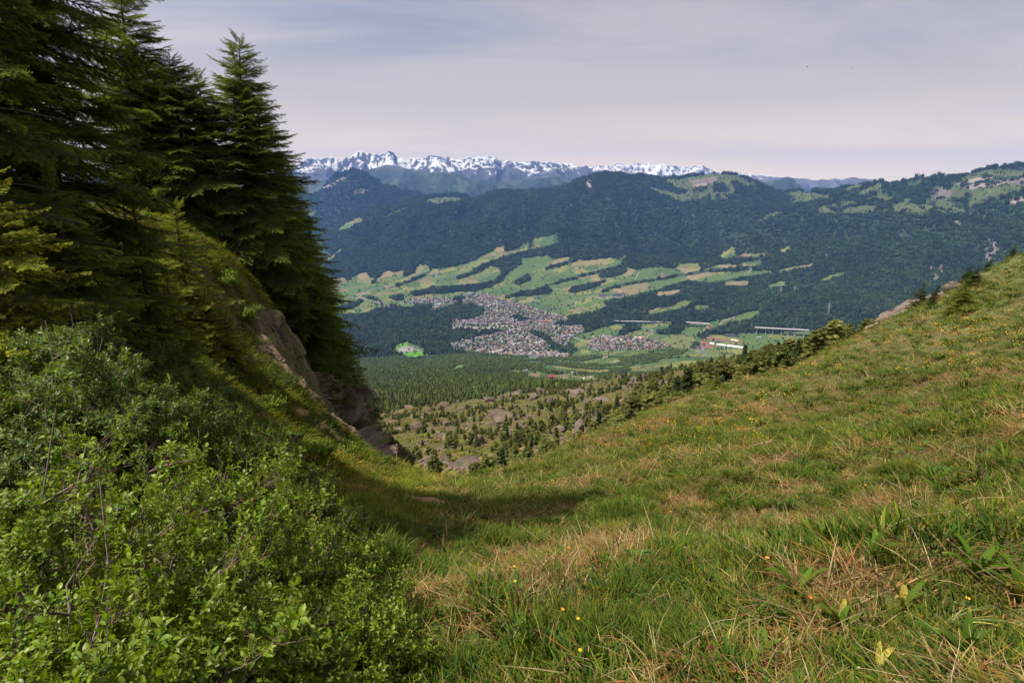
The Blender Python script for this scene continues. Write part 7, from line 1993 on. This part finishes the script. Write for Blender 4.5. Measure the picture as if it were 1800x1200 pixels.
w1 = ridged(X_*1.1+Z_*.9, Y_*1.1-Z_*.7, 5, 61, .62); w2 = ridged(X_*4+Z_*3.1, Y_*4-Z_*2.3, 4, 62, .6); lay = np.sign(np.sin(Z_*5+X_*1.3+2*w1))*.05
dd = (.13+.20*w1+.07*w2+lay)*mk-.55*(1-mk)**1.5
Xn, Yn, Zn = X_-gX/q_*dd, Y_-gY/q_*dd, Z_+dd/q_
gm = sstep(.10, .40, fbm(X_*1.3+Z_, Y_*1.3, 3, 63)+.12*w1)[..., None]
cc = np.array((.20, .142, .088))*(.62+.45*w1+.35*w2)[..., None]; cc = np.clip(cc, .012, .5)*(1-.75*gm)+np.array((.075, .085, .018))*.75*gm
tag(obj('cliff_face', new_mesh('cliff_face', np.c_[Xn.reshape(-1), Yn.reshape(-1), Zn.reshape(-1)], grid_faces(na_, nr_), False, cc.reshape(-1, 3), [M_ROCKN])), 'brown crumbling rock face of the knoll', 'cliff', 'cliff faces under the spruces')
crag('narrow grey cliff face right of the knoll', [(548, 640), (590, 660), (612, 765), (575, 745)], [26, 29, 29, 25], 22, .8, .45)
crag('tall dark cliff face below the lowest spruces', [(592, 640), (640, 668), (668, 778), (612, 760)], [36, 39, 36, 30], 23, .8, .6)
crag('grey cliff foot running down to the gap', [(640, 742), (670, 765), (738, 828), (690, 808)], [27, 33, 29, 21.5], 24, .95, .45)
# dead pines
def snag(u, v, h, label):
    x, y, z, r, ok = hit([u], [v], 98, 900)
    if not ok[0]: return
    mb = MB(); r_ = np.random.default_rng(int(u)); t = np.linspace(0, 1, 7); mb.tube(np.c_[.3*np.sin(t*3), .2*t, t*h-.3], .13*(1-t*.8), 5, (.26, .23, .2)); root = empty('dead_pine', (float(x[0]), float(y[0]), float(z[0]))); tag(root, label, 'tree', 'bare dead pines on the slide')
    obj('trunk', mb.mesh('trunk', [M_BARK]), root); b = MB()
    for i in range(16):
        q = .25+.7*i/16; a = r_.random()*6.3; l_ = h*.22*(1.1-q); p = np.array((.3*math.sin(q*3), .2*q, q*h)); b.tube([p, p+(math.cos(a)*l_, math.sin(a)*l_, .1*l_)], [.05, .015], 3, (.28, .25, .22))
    obj('branches', b.mesh('branches', [M_BARK]), root)
for q in ((930, 745, 7, 'bare dead pine on the slide beside the upright pale-faced boulder'), (1045, 742, 8, 'bare dead pine below the whitish boulder'), (1120, 715, 7, 'bare dead pine among the pines under the meadow edge'), (1210, 668, 8, 'bare dead pine in the thick pine wood'), (850, 780, 5, 'little bare dead pine in the middle of the slide'), (740, 785, 5, 'little bare dead pine at the left of the slide'), (1430, 612, 8, 'grey dead pine against the forest below the ridge')): snag(*q)
# birds
def bird(u, v, r, s, a, label):
    x, y, z = [float(q) for q in P(u, v, r)]; root = empty('bird', (x, y, z), a, s); tag(root, label, 'bird', 'birds gliding high in the sky')
    mb = MB(); d = (.03, .03, .035); t = np.linspace(0, 1, 7); mb.tube(np.c_[-.28+.56*t, 0*t, 0*t], .07*np.sin(pi*np.clip(t, .05, .95))+.005, 6, d); mb.add(np.array([(-.26, -.03, 0), (-.26, .03, 0), (-.46, .07, 0), (-.46, -.07, 0)]), np.array([(0, 1, 2, 3)]), d)
    mb.add(ICO0[0]*.055+np.array((.3, 0, .01)), ICO0[1], d); mb.add(np.array([(.34, -.015, 0), (.34, .015, 0), (.42, 0, -.01)]), np.array([(0, 1, 2)]), (.3, .2, .05))
    obj('body', mb.mesh('body', [M_HOUSE]), root)
    for sy in (-1, 1):
        w = MB(); w.add(np.array([(.14, .05*sy, .02), (.20, .35*sy, .12), (.08, .75*sy, .10), (-.05, .80*sy, .09), (-.04, .35*sy, .10), (-.12, .05*sy, .01)]), np.array([(0, 1, 4, 5), (1, 2, 3, 4)]), d); obj('wing', w.mesh('wing', [M_HOUSE]), root)
bird(468, 104, 200, 1, .4, 'bird over the snowy peaks, left part of the sky'); bird(1419, 118, 220, 1, 2.6, 'bird in the right part of the sky, uppermost of the three'); bird(1447, 152, 260, 1, 1.2, 'bird just below the uppermost one'); bird(1496, 120, 270, 1, .2, 'faint bird right of the uppermost one')
